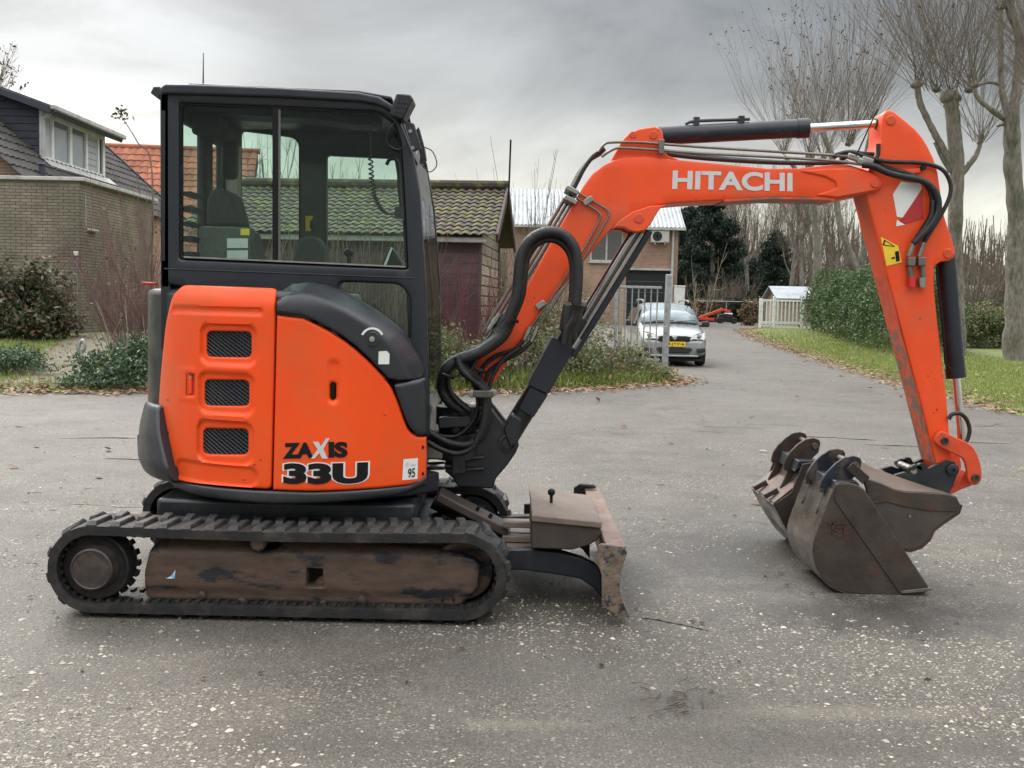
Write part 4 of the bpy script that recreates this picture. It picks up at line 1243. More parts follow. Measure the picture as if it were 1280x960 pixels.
h = MB(); h.bar(gg0, gg1, .20, .045, (0, 0, 1)); bg_ = h.build('cylinder_guard', M['boxside'], EX, bevel=.008)
h = MB(); h.cyl(gg0 + Vector((-.03, .1, -.05)), gg1 + Vector((.0, .1, -.05)), .05, n=18); h.cyl(gg1 + Vector((-.01, .1, -.05)), gg1 + Vector((.16, .1, -.06)), .025, n=14); h.build('blade_cylinder', M['charcoal'], EX)
for p in ((596, 638), (612, 647)):
    q = P(*p, 5.47); h = MB(); h.cyl(q, q + Vector((.01, 0, .02)), .010, n=8); h.build('guard_bolt', M['black'], bg_)
for py_, c in ((655, 'tan'), (673, 'tan')):
    q0, q1 = P(628, py_, 5.40), P(664, py_ + 1, 5.40)
    h = MB(); h.bar(q0, q1, .04, .03); h.build('blade_link', M[c], EX, bevel=.004)
# tool box on the blade arms
TB0, TB1 = 5.13, 5.86
bq = pxz([(666, 651), (751, 660), (752, 668), (747, 676), (735, 683), (715, 688), (664, 686)], TB0)
h = MB(); h.prism(bq, TB0 + .01, TB1); tb = h.build('tool_box', M['boxside'], EX, bevel=.006)
bq = pxz([(664.5, 643), (752, 652.5), (752, 660.5), (664.5, 652)], TB0)
h = MB(); h.prism(bq, TB0 - .005, TB1 + .005); h.build('lid', M['tan'], tb, bevel=.006)
q = P(689, 627, 5.50); zl = bq[0][1]
h = MB(); h.cyl((q.x, 5.50, zl - .01), (q.x, 5.50, zl + .035), .008, n=10); h.ico((q.x, 5.50, zl + .045), .020, 2); h.build('lid_knob', M['black'], tb)
h = MB(); q = P(661, 636, 5.60); h.box((q.x - .01, 5.60, q.z), (.03, .03, .05)); h.build('box_hinge', M['black'], tb, bevel=.003)

# ---- swing bracket in front of the machine
br = [(612, 507, 2), (622, 520, 4), (633, 534, 4), (645, 546, 4), (649, 556, 5), (645, 566, 4), (634, 582, 6), (620, 598, 4), (616, 611, 3), (573, 609, 3), (566, 598, 3), (557, 590, 3), (556, 570, 3), (575, 566, 4), (592, 562, 4), (600, 545, 6), (597, 510, 3)]
Yb0, Yb1 = 5.61, 5.94
h = MB(); h.prism(rounded([(*a, .01) for a in pxz(br, Yb0)], .01, 3), Yb0, Yb0 + .06); h.prism(rounded([(*a, .01) for a in pxz(br, Yb0)], .01, 3), Yb1 - .06, Yb1)
h.prism(pxz([(562, 566), (612, 560), (622, 575), (616, 606), (570, 606)], Yb0), Yb0 + .02, Yb1 - .02)
sb = h.build('swing_bracket', M['charcoal'], EX, bevel=.010)
q = P(635, 554, Yb0); h = MB(); h.lathe((q.x, Yb0, q.z), (0, -1, 0), [(.050, -.01), (.050, .010), (.036, .012), (.030, .002), (.001, .002)], 28); h.build('pin_boss', M['charcoal'], sb)
for py_ in (571, 585):
    h = MB(); h.prism(pxz([(557, py_), (606, py_ - 2), (606, py_ + 2), (557, py_ + 5)], Yb0), Yb0 - .035, Yb0 + .02); h.build('bracket_rib', M['charcoal'], sb, bevel=.006)
h = MB(); h.prism(rounded(pxz([(565, 562), (581, 561), (582, 592), (565, 592)], Yb0 - .04), .008), Yb0 - .06, Yb0); lk = h.build('swing_link', M['charcoal'], EX, bevel=.006)
for p, r_ in (((574, 566), .012), ((573.5, 585), .020)):
    q = P(*p, Yb0 - .06); h = MB(); h.lathe((q.x, Yb0 - .06, q.z), (0, -1, 0), [(r_, 0), (r_, .010), (r_ * .6, .010), (r_ * .5, .003), (.001, .003)], 16); h.build('link_pin', M['steel'] if r_ < .015 else M['charcoal'], lk)
h = MB(); h.cyl(P(528, 583, Yb0 - .03), P(556, 582, Yb0 - .03), .022, n=18); sc = h.build('swing_cylinder_rod', M['chrome'], EX)
h = MB(); h.cyl(P(553, 582, Yb0 - .03), P(572, 584, Yb0 - .03), .017, n=14); h.build('rod_end', M['charcoal'], sc)
h = MB(); h.box(P(543, 563, 5.62), (.10, .2, .07)); h.build('swing_housing', M['steel'], EX, bevel=.01)
h = MB()
for z0, z1, r_ in ((.62, .76, .13), (.76, .80, .10), (.80, .90, .115), (.90, .915, .05)):
    h.cyl((P(572, 530, YC).x, YC, z0 + .02), (P(572, 530, YC).x, YC, z1 + .02), r_, n=26)
h.build('swing_post', M['charcoal'], EX, bevel=.006)
h = MB(); h.prism(pxz([(548, 536), (548, 522), (556, 520), (586, 519), (592, 528), (590, 540), (580, 534)], 5.56), 5.54, 5.84); h.build('bracket_top', M['charcoal'], EX, bevel=.008)
for px_ in (556, 566):
    q = P(px_, 517, 5.6); h = MB(); h.cyl(q - Vector((0, 0, .02)), q + Vector((0, 0, .008)), .014, n=6); h.build('post_bolt', M['charcoal'], EX)

# ---- boom
B0, B1 = 5.65, 5.90
bo = [(602, 486), (592, 470), (591, 450), (606, 436), (643, 385), (670, 338), (693, 295), (712, 262), (729, 233), (740, 218), (752, 208), (766, 200.5), (780, 196.5), (805, 195), (840, 199), (895, 204), (960, 210.5), (1000, 210), (1041, 205.5), (1063, 206), (1085, 213), (1094, 217), (1101, 222), (1104.5, 229), (1103, 235), (1097, 239.5), (1070, 245), (1044, 250.5), (1034, 248), (960, 247), (905, 250.5), (862, 252.5), (830, 255), (800, 262), (778, 275), (760, 291), (745, 308), (728, 329), (700, 362), (674, 394), (640, 443), (618, 478), (610, 486)]
def boom_disp(x, z):
    return 0
b2 = pxz(bo, B0)
boom = drape('boom', b2, flat(B0), M['orange_boom'], EX, er=.010, sp=.05, th=B1 - B0, px=False, smooth=45)
h = MB(); h.add([(x, B1, z) for x, z in b2], [tuple(range(len(b2)))]); h.build('boom_far_side', M['orange_boom'], boom, smooth=0)
# cylinder lug, top bracket, fork end - plates proud of the boom
lugp = [(764, 287), (774, 276), (790, 265), (812, 257.5), (832, 256), (824, 262), (819, 270), (813, 281), (806, 288), (796, 290.5), (788, 289), (780, 284.5), (771, 284)]
for ya in (B0 - .012, B1 - .05):
    h = MB(); h.prism(pxz(lugp, B0), ya, ya + .062); h.build('cylinder_lug', M['orange_boom'], boom, bevel=.006)
tbk = [(763, 204), (770, 190), (777, 176), (787, 165.5), (800, 160.5), (819, 157.5), (826, 160), (829, 165), (831, 185), (834, 193), (853, 200.5), (830, 199), (800, 198)]
for ya in (B0 + .015, B1 - .075):
    h = MB(); h.prism(pxz(tbk, B0), ya, ya + .06); h.build('cylinder_bracket', M['orange_boom'], boom, bevel=.006)
fk = [(1000, 214), (1030, 211), (1062, 210), (1085, 215), (1095, 219), (1102, 226), (1102, 233), (1096, 238), (1068, 243.5), (1046, 247.5), (1020, 244), (1046, 235), (1043, 227), (1030, 221)]
for ya in (B0 - .010, B1 - .03):
    h = MB(); h.prism(pxz(fk, B0), ya, ya + .04); h.build('fork_plate', M['orange_boom'], boom, bevel=.008)
for p, r_ in (((798.5, 273), .026), ((817.5, 168), .022), ((792, 167.5), .018), ((1094, 229), .024)):
    q = P(*p, B0 - .012); h = MB(); h.lathe((q.x, B0 + (.016 if p[1] < 200 else -.012), q.z), (0, -1, 0), [(r_, -.01), (r_, .002), (r_ * .86, .005), (.001, .005)], 22); h.build('boom_pin', M['orange_worn'], boom)
text_on('lettering', 'HITACHI', [(840, 236.5), (990.5, 239.5), (990.5, 216), (841, 213)], flat(B0), M['silver'], boom, .034, -.0025)
# chipped lower edge of the boom
h = MB(); h.prism(pxz([(905, 249.5), (960, 246), (1034, 247), (1044, 249.5), (1042, 251.5), (1034, 249.6), (960, 248.6), (905, 252)], B0), B0 - .0015, B1); h.build('boom_wear_edge', M['orange_chip'], boom)
# steel pipes on the boom flank
def pipe(pts, Y, r=.006, mt='pipe', name='hydraulic_pipe', par=None, n=7, sm=5):
    yy = Y if hasattr(Y, '__len__') else [Y] * len(pts)
    h = MB(); h.tube(spline([P(p[0], p[1], y) for p, y in zip(pts, yy)], sm), r, n)
    return h.build(name, M[mt], par or EX, smooth=60)
pipe([(712, 240), (728, 252), (744, 262), (750, 268), (749, 276), (735, 303), (715, 333), (700, 357), (680, 386), (663, 410)], B0 - .016, .0058, par=boom)
pipe([(716, 237), (735, 248), (757, 261), (761, 267), (758, 276), (742, 303), (722, 335), (706, 359), (688, 387), (672, 410)], B0 - .016, .0058, par=boom)
for p in ((735, 251), (676, 381)):
    h = MB(); q = P(*p, B0 - .02); h.box((q.x, B0 - .016, q.z), (.055, .022, .03), Matrix.Rotation(R(-35), 3, 'Y')); h.build('pipe_clamp', M['steel'], boom, bevel=.003)
for k_ in range(3):
    pipe([(716 - k_ * 5, 252 - k_ * 2), (690 - k_ * 5, 296 - k_ * 2), (660 - k_ * 5, 345 - k_ * 2), (632 - k_ * 5, 390 - k_ * 2), (612 - k_ * 4, 420 - k_ * 2)], B0 + .04 + .05 * k_, .011, par=boom)
for a, b in (((663, 408), (655, 425)), ((672, 408), (664, 427)), ((633, 395), (618, 415)), ((625, 392), (611, 412))):
    h = MB(); p0, p1 = P(*a, B0 - .016), P(*b, B0 - .016)
    h.cyl(p0, p1, .012, n=6); h.cyl(p0 + (p1 - p0) * .3, p0 + (p1 - p0) * .6, .016, n=6); h.build('hose_fitting', M['steel'], EX)
pipe([(655, 425), (643, 437), (622, 444), (606, 456), (600, 472), (603, 490)], B0 - .03, .012, 'hose', 'hydraulic_hose')
pipe([(664, 427), (650, 440), (628, 452), (612, 464), (606, 480)], B0 - .03, .012, 'hose', 'hydraulic_hose')
# top pipes over the boom
pipe([(748, 190), (755, 181), (764, 178), (800, 178), (826, 180), (880, 184), (960, 189), (1040, 194), (1075, 197)], B0 - .004, .0075, par=boom)
pipe([(752, 196), (766, 187), (780, 185), (826, 188), (880, 192), (960, 196), (1040, 201), (1078, 206)], B0 - .010, .0075, par=boom)
for k_, (y0, y1) in enumerate(((190, 203), (195, 204))):
    pipe([(826, 188 + k_ * 4), (880, 196 + k_ * 2), (960, 202 + k_), (1020, 204), (1060, 203)], B1 - .05 - .07 * k_, .012, 'hose', 'hydraulic_hose')
h = MB(); q = P(826.5, 183.5, B0 - .01); h.box(q, (.028, .03, .075)); h.build('pipe_clamp', M['pipe'], boom, bevel=.003)
for k_ in range(4):
    pipe([(756 - k_ * 2, 186 + k_ * 2), (742 - k_ * 2, 195 + k_ * 2), (731 - k_ * 2, 209 + k_ * 2), (722 - k_ * 2, 226 + k_ * 2), (712 - k_ * 2, 246 + k_ * 2)], B0 + .02 + .05 * k_, .013, 'hose', 'hydraulic_hose')
for p in ((714, 240), (712, 252)):
    h = MB(); q = P(*p, B0 + .05); h.box(q, (.07, .22, .025), Matrix.Rotation(R(25), 3, 'Y')); h.build('hose_clamp', M['steel'], EX, bevel=.004)
# hose bundle sleeve arching beside the boom
pipe([(634, 402), (645, 372), (648, 345), (652, 318), (664, 299), (683, 290), (703, 293), (717, 308), (722, 330), (722, 355), (720, 380)], 5.44, .027, 'hose', 'hose_sleeve', n=12)
pipe([(641, 398), (652, 370), (655, 345), (659, 320), (669, 306), (684, 299), (699, 302), (711, 314), (716, 332), (716, 355), (715, 378)], 5.47, .019, 'hose', 'hose_sleeve', n=10)
M['clampmetal'] = mat('dark_zinc', (.10, .095, .08), .45, metal=.6, var=.25, scale=30)
# bundle running down the boom foot to the swing post
for k_ in range(4):
    pipe([(640 - 4 * k_, 396 - k_), (628 - 4 * k_, 420), (604 - 3 * k_, 438 + k_), (590 - 2 * k_, 444 + 3 * k_), (572 - 3 * k_, 450 + 2 * k_), (557, 462 + 4 * k_), (553 + 2 * k_, 485), (562 + 2 * k_, 502), (578 + k_, 513)], [5.50 + .05 * k_] * 6 + [5.54 + .05 * k_] * 3, .021 + .009 * (k_ < 2), 'hose', 'hydraulic_hose', n=10)
for k_ in range(3):
    pipe([(571 + 3 * k_, 446 + 2 * k_), (577 + 3 * k_, 462), (590 + 3 * k_, 474), (602 + 2 * k_, 484), (606 + 2 * k_, 500), (605 + 2 * k_, 525), (598 + 2 * k_, 546), (584, 556 + k_ * 2), (560, 553 + k_ * 4), (536, 540 + k_ * 5)], [5.47 + .03 * k_] * 10, .019, 'hose', 'hydraulic_hose', n=9)
pipe([(534, 552), (552, 562), (572, 567), (590, 560), (597, 546)], 5.46, .015, 'hose', 'hydraulic_hose', n=8)
h = MB(); q = P(604, 492.5, 5.43); h.box(q, (.10, .03, .035)); ck = h.build('hose_clamp', M['clampmetal'], EX, bevel=.004)
for p in ((590, 492.5), (616, 491)):
    h = MB(); q = P(*p, 5.44); h.lathe((q.x, 5.44, q.z), (0, -1, 0), [(.020, -.02), (.020, .01), (.012, .012), (.001, .012)], 14); h.build('clamp_bolt', M['steel'], ck)

# ---- boom cylinder (rod up to the lug, black guard below)
h = MB(); h.cyl(P(797, 285, 5.75), P(722, 408, 5.75), .027, n=20); bc = h.build('boom_cylinder', M['rod'], EX)
h = MB(); h.bar(P(811, 289, 5.79), P(715, 445, 5.79), .11, .035, (.6, 0, .4)); h.build('rod_guard', M['blue_steel'], bc, bevel=.006)
h = MB(); h.bar(P(803, 292, 5.71), P(716, 434, 5.71), .012, .016, (.6, 0, .4)); h.build('guard_rail', M['steel'], bc, bevel=.002)
h = MB(); h.cyl(P(727, 398, 5.75), P(634, 548, 5.75), .058, n=26); h.build('barrel', M['charcoal'], bc)
g1_ = [(691, 421, 3), (717, 436, 3), (686, 493, 3), (660, 481, 3)]
h = MB(); h.prism(rounded([(*a, .008) for a in pxz(g1_, 5.65)], .008, 3), 5.655, 5.86); h.build('barrel_guard', M['blue_steel'], bc, bevel=.006)
g2_ = [(664, 484, 3), (685, 494, 3), (667, 522, 3), (649, 511, 3)]
h = MB(); h.prism(rounded([(*a, .008) for a in pxz(g2_, 5.66)], .008, 3), 5.665, 5.85); h.build('barrel_guard', M['blue_steel'], bc, bevel=.006)
h = MB(); h.prism(rounded(pxz([(629, 536), (640, 518), (652, 524), (648, 552), (638, 560)], 5.59), .015), 5.59, 5.74); h.build('cylinder_foot', M['charcoal'], bc, bevel=.008)
for k_ in range(3):
    pipe([(720 + 1 * k_, 378), (716 + 4 * k_, 398), (708 + 5 * k_, 412), (704 + 6 * k_, 430)], 5.50 + .04 * k_, .017, 'hose', 'hydraulic_hose', n=8)
h = MB(); h.prism(pxz([(706, 380), (728, 376), (731, 384), (716, 424), (700, 414)], 5.52), 5.53, 5.72); h.build('hose_cover', M['charcoal'], EX, bevel=.012)
h = MB(); q = P(722, 428, 5.54); h.cyl(q - Vector((.02, 0, .03)), q + Vector((.01, 0, .02)), .013, n=8); h.build('hose_fitting', M['steel'], EX)
h = MB(); q = P(724, 379, 5.50); h.box(q, (.07, .10, .03), Matrix.Rotation(R(8), 3, 'Y')); h.build('hose_clamp', M['pipe'], EX, bevel=.006)

# ---- arm cylinder
YA = (B0 + B1) / 2
h = MB(); h.cyl(P(824, 170, YA), P(1009, 160, YA), .048, n=28); h.cyl(P(996, 160.7, YA), P(1010, 160, YA), .052, n=28); ac = h.build('arm_cylinder', M['blue_steel'], EX)
h = MB(); h.cyl(P(1008, 160, YA), P(1100, 154.5, YA), .021, n=20); h.build('rod', M['chrome'], ac)
h = MB(); h.cyl(P(1094, 155, YA), P(1112, 153, YA), .030, n=16); h.build('rod_eye', M['charcoal'], ac)
h = MB(); h.tube([P(857, 155, YA), P(862, 152.5, YA), P(872, 151, YA), P(937, 149, YA)], .009, 7)
for p in ((870, 152.5), (926, 151)):
    q = P(*p, YA); h.box(q, (.03, .05, .045))
h.build('cylinder_pipe', M['charcoal'], ac)

# ---- arm
A0, A1 = 5.675, 5.875
ar = [(1104, 143), (1108, 138.5), (1113, 137), (1119, 140), (1129, 148), (1144, 160.5), (1153, 171), (1160, 182.5), (1167, 197), (1172.5, 214), (1180, 267), (1191, 301), (1194.5, 314), (1193.5, 321), (1187, 326), (1176, 327.5), (1169, 332), (1168, 345), (1168, 357), (1172, 400), (1184, 500), (1187.5, 545), (1190, 575), (1196, 590), (1188, 602), (1176, 596), (1170, 580), (1150, 500), (1129, 420), (1105, 330), (1083, 246), (1078, 226), (1094, 198), (1102, 176), (1103, 157)]
a2 = pxz(ar, A0)
arm = drape('arm', a2, flat(A0), M['orange_boom'], EX, er=.010, sp=.05, th=A1 - A0, px=False, smooth=45)
h = MB(); h.add([(x, A1, z) for x, z in a2], [tuple(range(len(a2)))]); h.build('arm_far_side', M['orange_boom'], arm, smooth=0)
# worn inner edge plate
h = MB()
e0 = pxz([(1126, 412), (1139, 460), (1150, 500), (1161, 545), (1170, 580)], A0)
V_ = [(x - .002, y, z) for y in (A0 + .001, A1) for x, z in e0]; k = len(e0)
h.add(V_, [(i, i + k, i + k + 1, i + 1) for i in range(k - 1)]); h.build('arm_wear_edge', M['orange_chip'], arm)
h = MB(); e1 = pxz([(1109, 345), (1118, 378), (1126, 412)], A0); V_ = [(x - .002, y, z) for y in (A0 + .001, A1) for x, z in e1]; k = len(e1)
h.add(V_, [(i, i + k, i + k + 1, i + 1) for i in range(k - 1)]); h.build('arm_wear_edge', M['orange_worn'], arm)
poly_on('reflective_decal', [[(1116, 243), (1126, 227), (1150.5, 229.5), (1152, 236), (1128, 272), (1121, 271)]], flat(A0), M['white'], arm, -.003)
poly_on('reflective_decal', [[(1152.5, 238), (1154, 273), (1131, 280), (1124, 275), (1130, 271)]], flat(A0), M['redrefl'], arm, -.0032)
poly_on('reflective_decal', [[(1120, 283), (1121, 275), (1131, 281)]], flat(A0), M['white'], arm, -.003)
poly_on('warning_label', [[(1100.6, 296), (1122.5, 307.5), (1127, 328), (1108, 332.5)]], flat(A0), M['yellow'], arm, -.003)
poly_on('warning_print', [[(1103, 306.5), (1105, 299.5), (1119, 308.5)], [(1118.5, 314.5), (1123, 313.5), (1124.5, 326), (1119.8, 327)], [(1114, 322), (1118, 321), (1118.3, 323), (1114.3, 324)]], flat(A0), M['black'], arm, -.005)
poly_on('warning_print', [[(1105, 305.8), (1106.2, 301.8), (1115, 307.4)]], flat(A0), M['yellow'], arm, -.007)
for p in ((1113.5, 150.5), (1185, 317)):
    q = P(*p, A0); h = MB(); h.lathe((q.x, A0, q.z), (0, -1, 0), [(.026, -.01), (.026, .003), (.022, .006), (.001, .006)], 22); h.build('arm_pin', M['orange_worn'], arm)
# quick couplings on the arm
for px_, c1 in ((1138, 'redplastic'), (1151, 'steel')):
    h = MB(); q = P(px_, 327, A0 - .02); h.box((q.x, A0 - .022, q.z), (.040, .045, .045)); cp_ = h.build('valve_block', M['pipe'], EX, bevel=.004)
    h = MB(); h.cyl(P(px_ + (-1 if px_ < 1145 else 2), 333, A0 - .022), P(px_ + (1 if px_ < 1145 else 3), 348, A0 - .022), .013, n=10); h.build('valve_neck', M['pipe'], cp_)
    h = MB(); h.cyl(P(px_ + 1, 347, A0 - .022), P(px_ + 1.6, 359, A0 - .022), .020, n=14); h.build('valve_cap', M[c1], cp_)
    h = MB(); h.cyl(P(px_ + (4 if px_ < 1145 else 4), 303, A0 - .03), P(px_ - 2, 320, A0 - .022), .014, n=8); h.build('hose_fitting', M['steel'], EX)
pipe([(1078, 206), (1092, 208), (1110, 216), (1130, 221), (1150, 225), (1164, 233), (1172, 246), (1173, 262), (1166, 278), (1154, 292), (1142, 304)], [B0 - .01, B0 - .02] + [A0 - .05] * 9, .017, 'hose', 'hydraulic_hose', n=10)
pipe([(1078, 200), (1095, 205), (1115, 212), (1135, 217), (1152, 226), (1162, 238), (1166, 255), (1162, 272), (1154, 285), (1145, 301)], [B0 + .02] * 3 + [A0 - .025] * 7, .013, 'hose', 'hydraulic_hose', n=9)
pipe([(1040, 195), (1062, 190), (1085, 197), (1110, 202), (1140, 203), (1160, 205), (1178, 212), (1187, 226), (1188, 242), (1180, 262), (1168, 282), (1158, 298), (1155, 306)], [B0 + .0] * 3 + [A0 - .02] * 10, .011, 'hose', 'hydraulic_hose', n=9)
pipe([(1050, 199), (1066, 195), (1080, 203), (1096, 196), (1098, 180)], B0 + .03, .012, 'hose', 'hydraulic_hose', n=8)
pipe([(1042, 196), (1060, 190), (1078, 192), (1098, 194), (1112, 200)], B0 + .08, .012, 'hose', 'hydraulic_hose', n=8)
for p in ((1066, 196), (1078, 202), (1090, 207), (1084, 200)):
    h = MB(); q = P(*p, B0 - .005); h.bar(q - Vector((.03, 0, -.006)), q + Vector((.03, 0, -.012)), .03, .03); h.build('hose_fitting', M['steel'], EX, bevel=.006)
h = MB(); h.tube([P(1070, 195, 5.6), P(1097, 136, 5.6)], .004, 6); h.build('sensor_rod', M['black'], EX)
h = MB(); h.bar(P(1120, 217, A0 - .01), P(1150, 213, A0 - .01), .02, .025); h.build('hose_bracket', M['orange_boom'], arm, bevel=.004)
h = MB(); q = P(1153, 210, A0 - .01); h.cyl(q, q + Vector((0, -.02, 0)), .014, n=10); h.build('bracket_bolt', M['black'], arm)
# ribbed sleeve on one hose
h = MB()
for i, p in enumerate(spline([P(1166, 252, A0 - .04), P(1164, 270, A0 - .04), P(1155, 285, A0 - .04), P(1147, 297, A0 - .04)], 8)):
    h.ico(p, .0185, 1, (1, 1, .55))
h.build('ribbed_sleeve', M['hose'], EX)

# ---- bucket cylinder, link and coupler
YK = YA
h = MB(); h.cyl(P(1182, 320, YK), P(1195, 470, YK), .050, n=28); h.cyl(P(1194, 460, YK), P(1195.2, 472, YK), .053, n=28); bk = h.build('bucket_cylinder', M['blue_steel'], EX)
h = MB(); h.cyl(P(1195, 468, YK), P(1203, 560, YK), .021, n=18); h.build('rod', M['chrome'], bk)
h = MB(); h.tube([P(1171, 332, A0), P(1172, 350, A0), P(1178, 400, A0), P(1182, 455, A0), P(1188, 462, A0)], .007, 6); h.build('cylinder_pipe', M['black'], bk)
pipe([(1186, 524), (1190, 518), (1200, 517), (1208, 524), (1212, 537), (1209, 550), (1203, 553)], A0 - .01, .011, 'hose', 'hydraulic_hose', n=9)
lkp = [(1171, 543), (1177, 539), (1185, 542), (1195, 547), (1207, 552), (1217, 560), (1224, 575), (1227, 592), (1224.5, 603), (1217, 606.5), (1210, 601), (1208.5, 588), (1204, 574), (1192, 567), (1176, 559), (1168.5, 552)]
for ya in (A0 - .045, A1 + .015):
    h = MB(); h.prism([tuple(v) for v in spline([Vector((a[0], a[1])) for a in pxz(lkp, A0 - .04)], 3, True)], ya, ya + .030); h.build('bucket_link', M['orange_worn'], EX, bevel=.005)
for p in ((1180.6, 551), (1219, 597.5)):
    q = P(*p, A0 - .045); h = MB(); h.lathe((q.x, A0 - .045, q.z), (0, -1, 0), [(.021, -.02), (.021, .014), (.012, .014), (.009, .004), (.001, .004)], 6 if p[0] < 1200 else 18); h.cyl((q.x, A0 - .05, q.z), (q.x, A1 + .05, q.z), .017, n=14); h.build('link_pin', M['hub'], EX)
tlk = [(1212, 596), (1220, 600), (1213, 607), (1200, 612), (1186, 619), (1184, 612), (1195, 604), (1206, 588)]
h = MB(); h.prism(pxz(tlk, A0 + .03), A0 + .02, A1 - .02); h.build('tilt_link', M['orange_worn'], EX, bevel=.006)
cpp = [(1160, 586), (1168, 582), (1184, 575), (1193, 577), (1198, 588), (1194, 600), (1188, 614), (1180, 622), (1168, 620), (1154, 612), (1140, 608), (1118, 594), (1132, 590), (1142, 594), (1147, 590), (1145, 584), (1150, 579), (1157, 579)]
for ya in (A0 - .022, A1 - .01):
    h = MB(); h.prism(rounded([(*a, .008) for a in pxz(cpp, A0 - .02)], .008, 3), ya, ya + .028); qc = h.build('quick_coupler', M['charcoal'], EX, bevel=.006)
    q = P(1190, 587, A0 - .02); h = MB(); h.lathe((q.x, ya, q.z), (0, -1, 0), [(.034, -.01), (.032, .014), (.022, .018), (.010, .018), (.008, .008), (.001, .008)], 20); h.build('coupler_pin', M['charcoal'], qc)
    hk = [(1124, 578), (1126, 574), (1133, 571), (1140, 573), (1143, 580), (1139, 580), (1134, 577), (1129, 580)]
    hk = [(a + 12, b + 9) for a, b in hk]
    h = MB(); h.prism(pxz(hk, A0 - .02), ya, ya + .028); h.build('coupler_hook', M['charcoal'], qc, bevel=.005)
q = P(1143, 588, A0 - .02); h = MB(); h.cyl((q.x, A0 - .02, q.z), (q.x, A1 + .02, q.z), .020, n=16); h.build('coupler_bar', M['steel'], EX)

# more thin hoses tangled round the swing post
rh = random.Random(11)
for k_ in range(9):
    o_ = lambda s_=3: rh.uniform(-s_, s_)
    yy = 5.50 + .035 * k_
    if k_ % 3 == 0:
        pts = [(632 + o_(), 404 + o_()), (612 + o_(), 428 + o_()), (588 + o_(4), 440 + o_()), (566 + o_(4), 455 + o_(5)), (560 + o_(3), 478 + o_(4)), (572 + o_(3), 500 + o_()), (590 + o_(), 512 + o_())]
    elif k_ % 3 == 1:
        pts = [(604 + o_(), 436 + o_()), (590 + o_(4), 452 + o_(4)), (588 + o_(3), 470 + o_()), (598 + o_(), 488 + o_()), (600 + o_(), 510 + o_()), (592 + o_(4), 532 + o_(4)), (572 + o_(4), 545 + o_(4)), (545 + o_(), 545 + o_(5))]
    else:
        pts = [(650 + o_(), 434 + o_()), (630 + o_(), 450 + o_()), (612 + o_(), 470 + o_()), (608 + o_(), 495 + o_()), (604 + o_(), 520 + o_()), (588 + o_(), 540 + o_())]
    pipe(pts, yy, rh.uniform(.008, .013), 'hose', 'hydraulic_hose', n=7)
for p, ww in (((600, 463), 20), ((560, 470), 14), ((640, 400), 14)):
    q = P(*p, 5.45); h = MB(); h.lathe((q.x, q.y, q.z - .008), (.3, 0, 1), [(.030, 0), (.034, .003), (.034, .013), (.030, .016)], 12); h.build('cable_tie', M['black'], EX)
# chipped paint spots
chips = [(1171, 512, .006), (1167, 516, .004), (1160, 470, .003), (1150, 398, .004), (1120, 360, .003), (1178, 470, .003), (1106, 262, .003), (1144, 300, .003)]
for px_, py_, r_ in chips:
    q = P(px_, py_, A0); h = MB(); k = 7; h.prism([(q.x + r_ * rh.uniform(.5, 1.4) * math.cos(6.28 * i / k), q.z + r_ * rh.uniform(.5, 1.4) * math.sin(6.28 * i / k)) for i in range(k)], A0 - .0012, A0 + .002); h.build('paint_chip', M['hub'], arm)
for px_, py_, r_ in ((905, 246, .004), (935, 245, .003), (985, 246, .004), (870, 249, .003), (700, 300, .003), (668, 372, .004), (1020, 240, .003), (760, 250, .003)):
    q = P(px_, py_, B0); h = MB(); k = 7; h.prism([(q.x + r_ * rh.uniform(.5, 1.6) * math.cos(6.28 * i / k), q.z + r_ * rh.uniform(.5, 1.2) * math.sin(6.28 * i / k)) for i in range(k)], B0 - .0012, B0 + .002); h.build('paint_chip', M['hub'], boom)
for px_, py_ in ((481, 519), (318, 581), (326, 575), (305, 600), (210, 500), (450, 590)):
    poly_on('paint_chip', [[(px_ - 1.6, py_), (px_ - .4, py_ - 1), (px_ + 1.5, py_ - .5), (px_ + 1, py_ + .8)]], body, M['hub'], cover if px_ > 345 else door, -.0055)
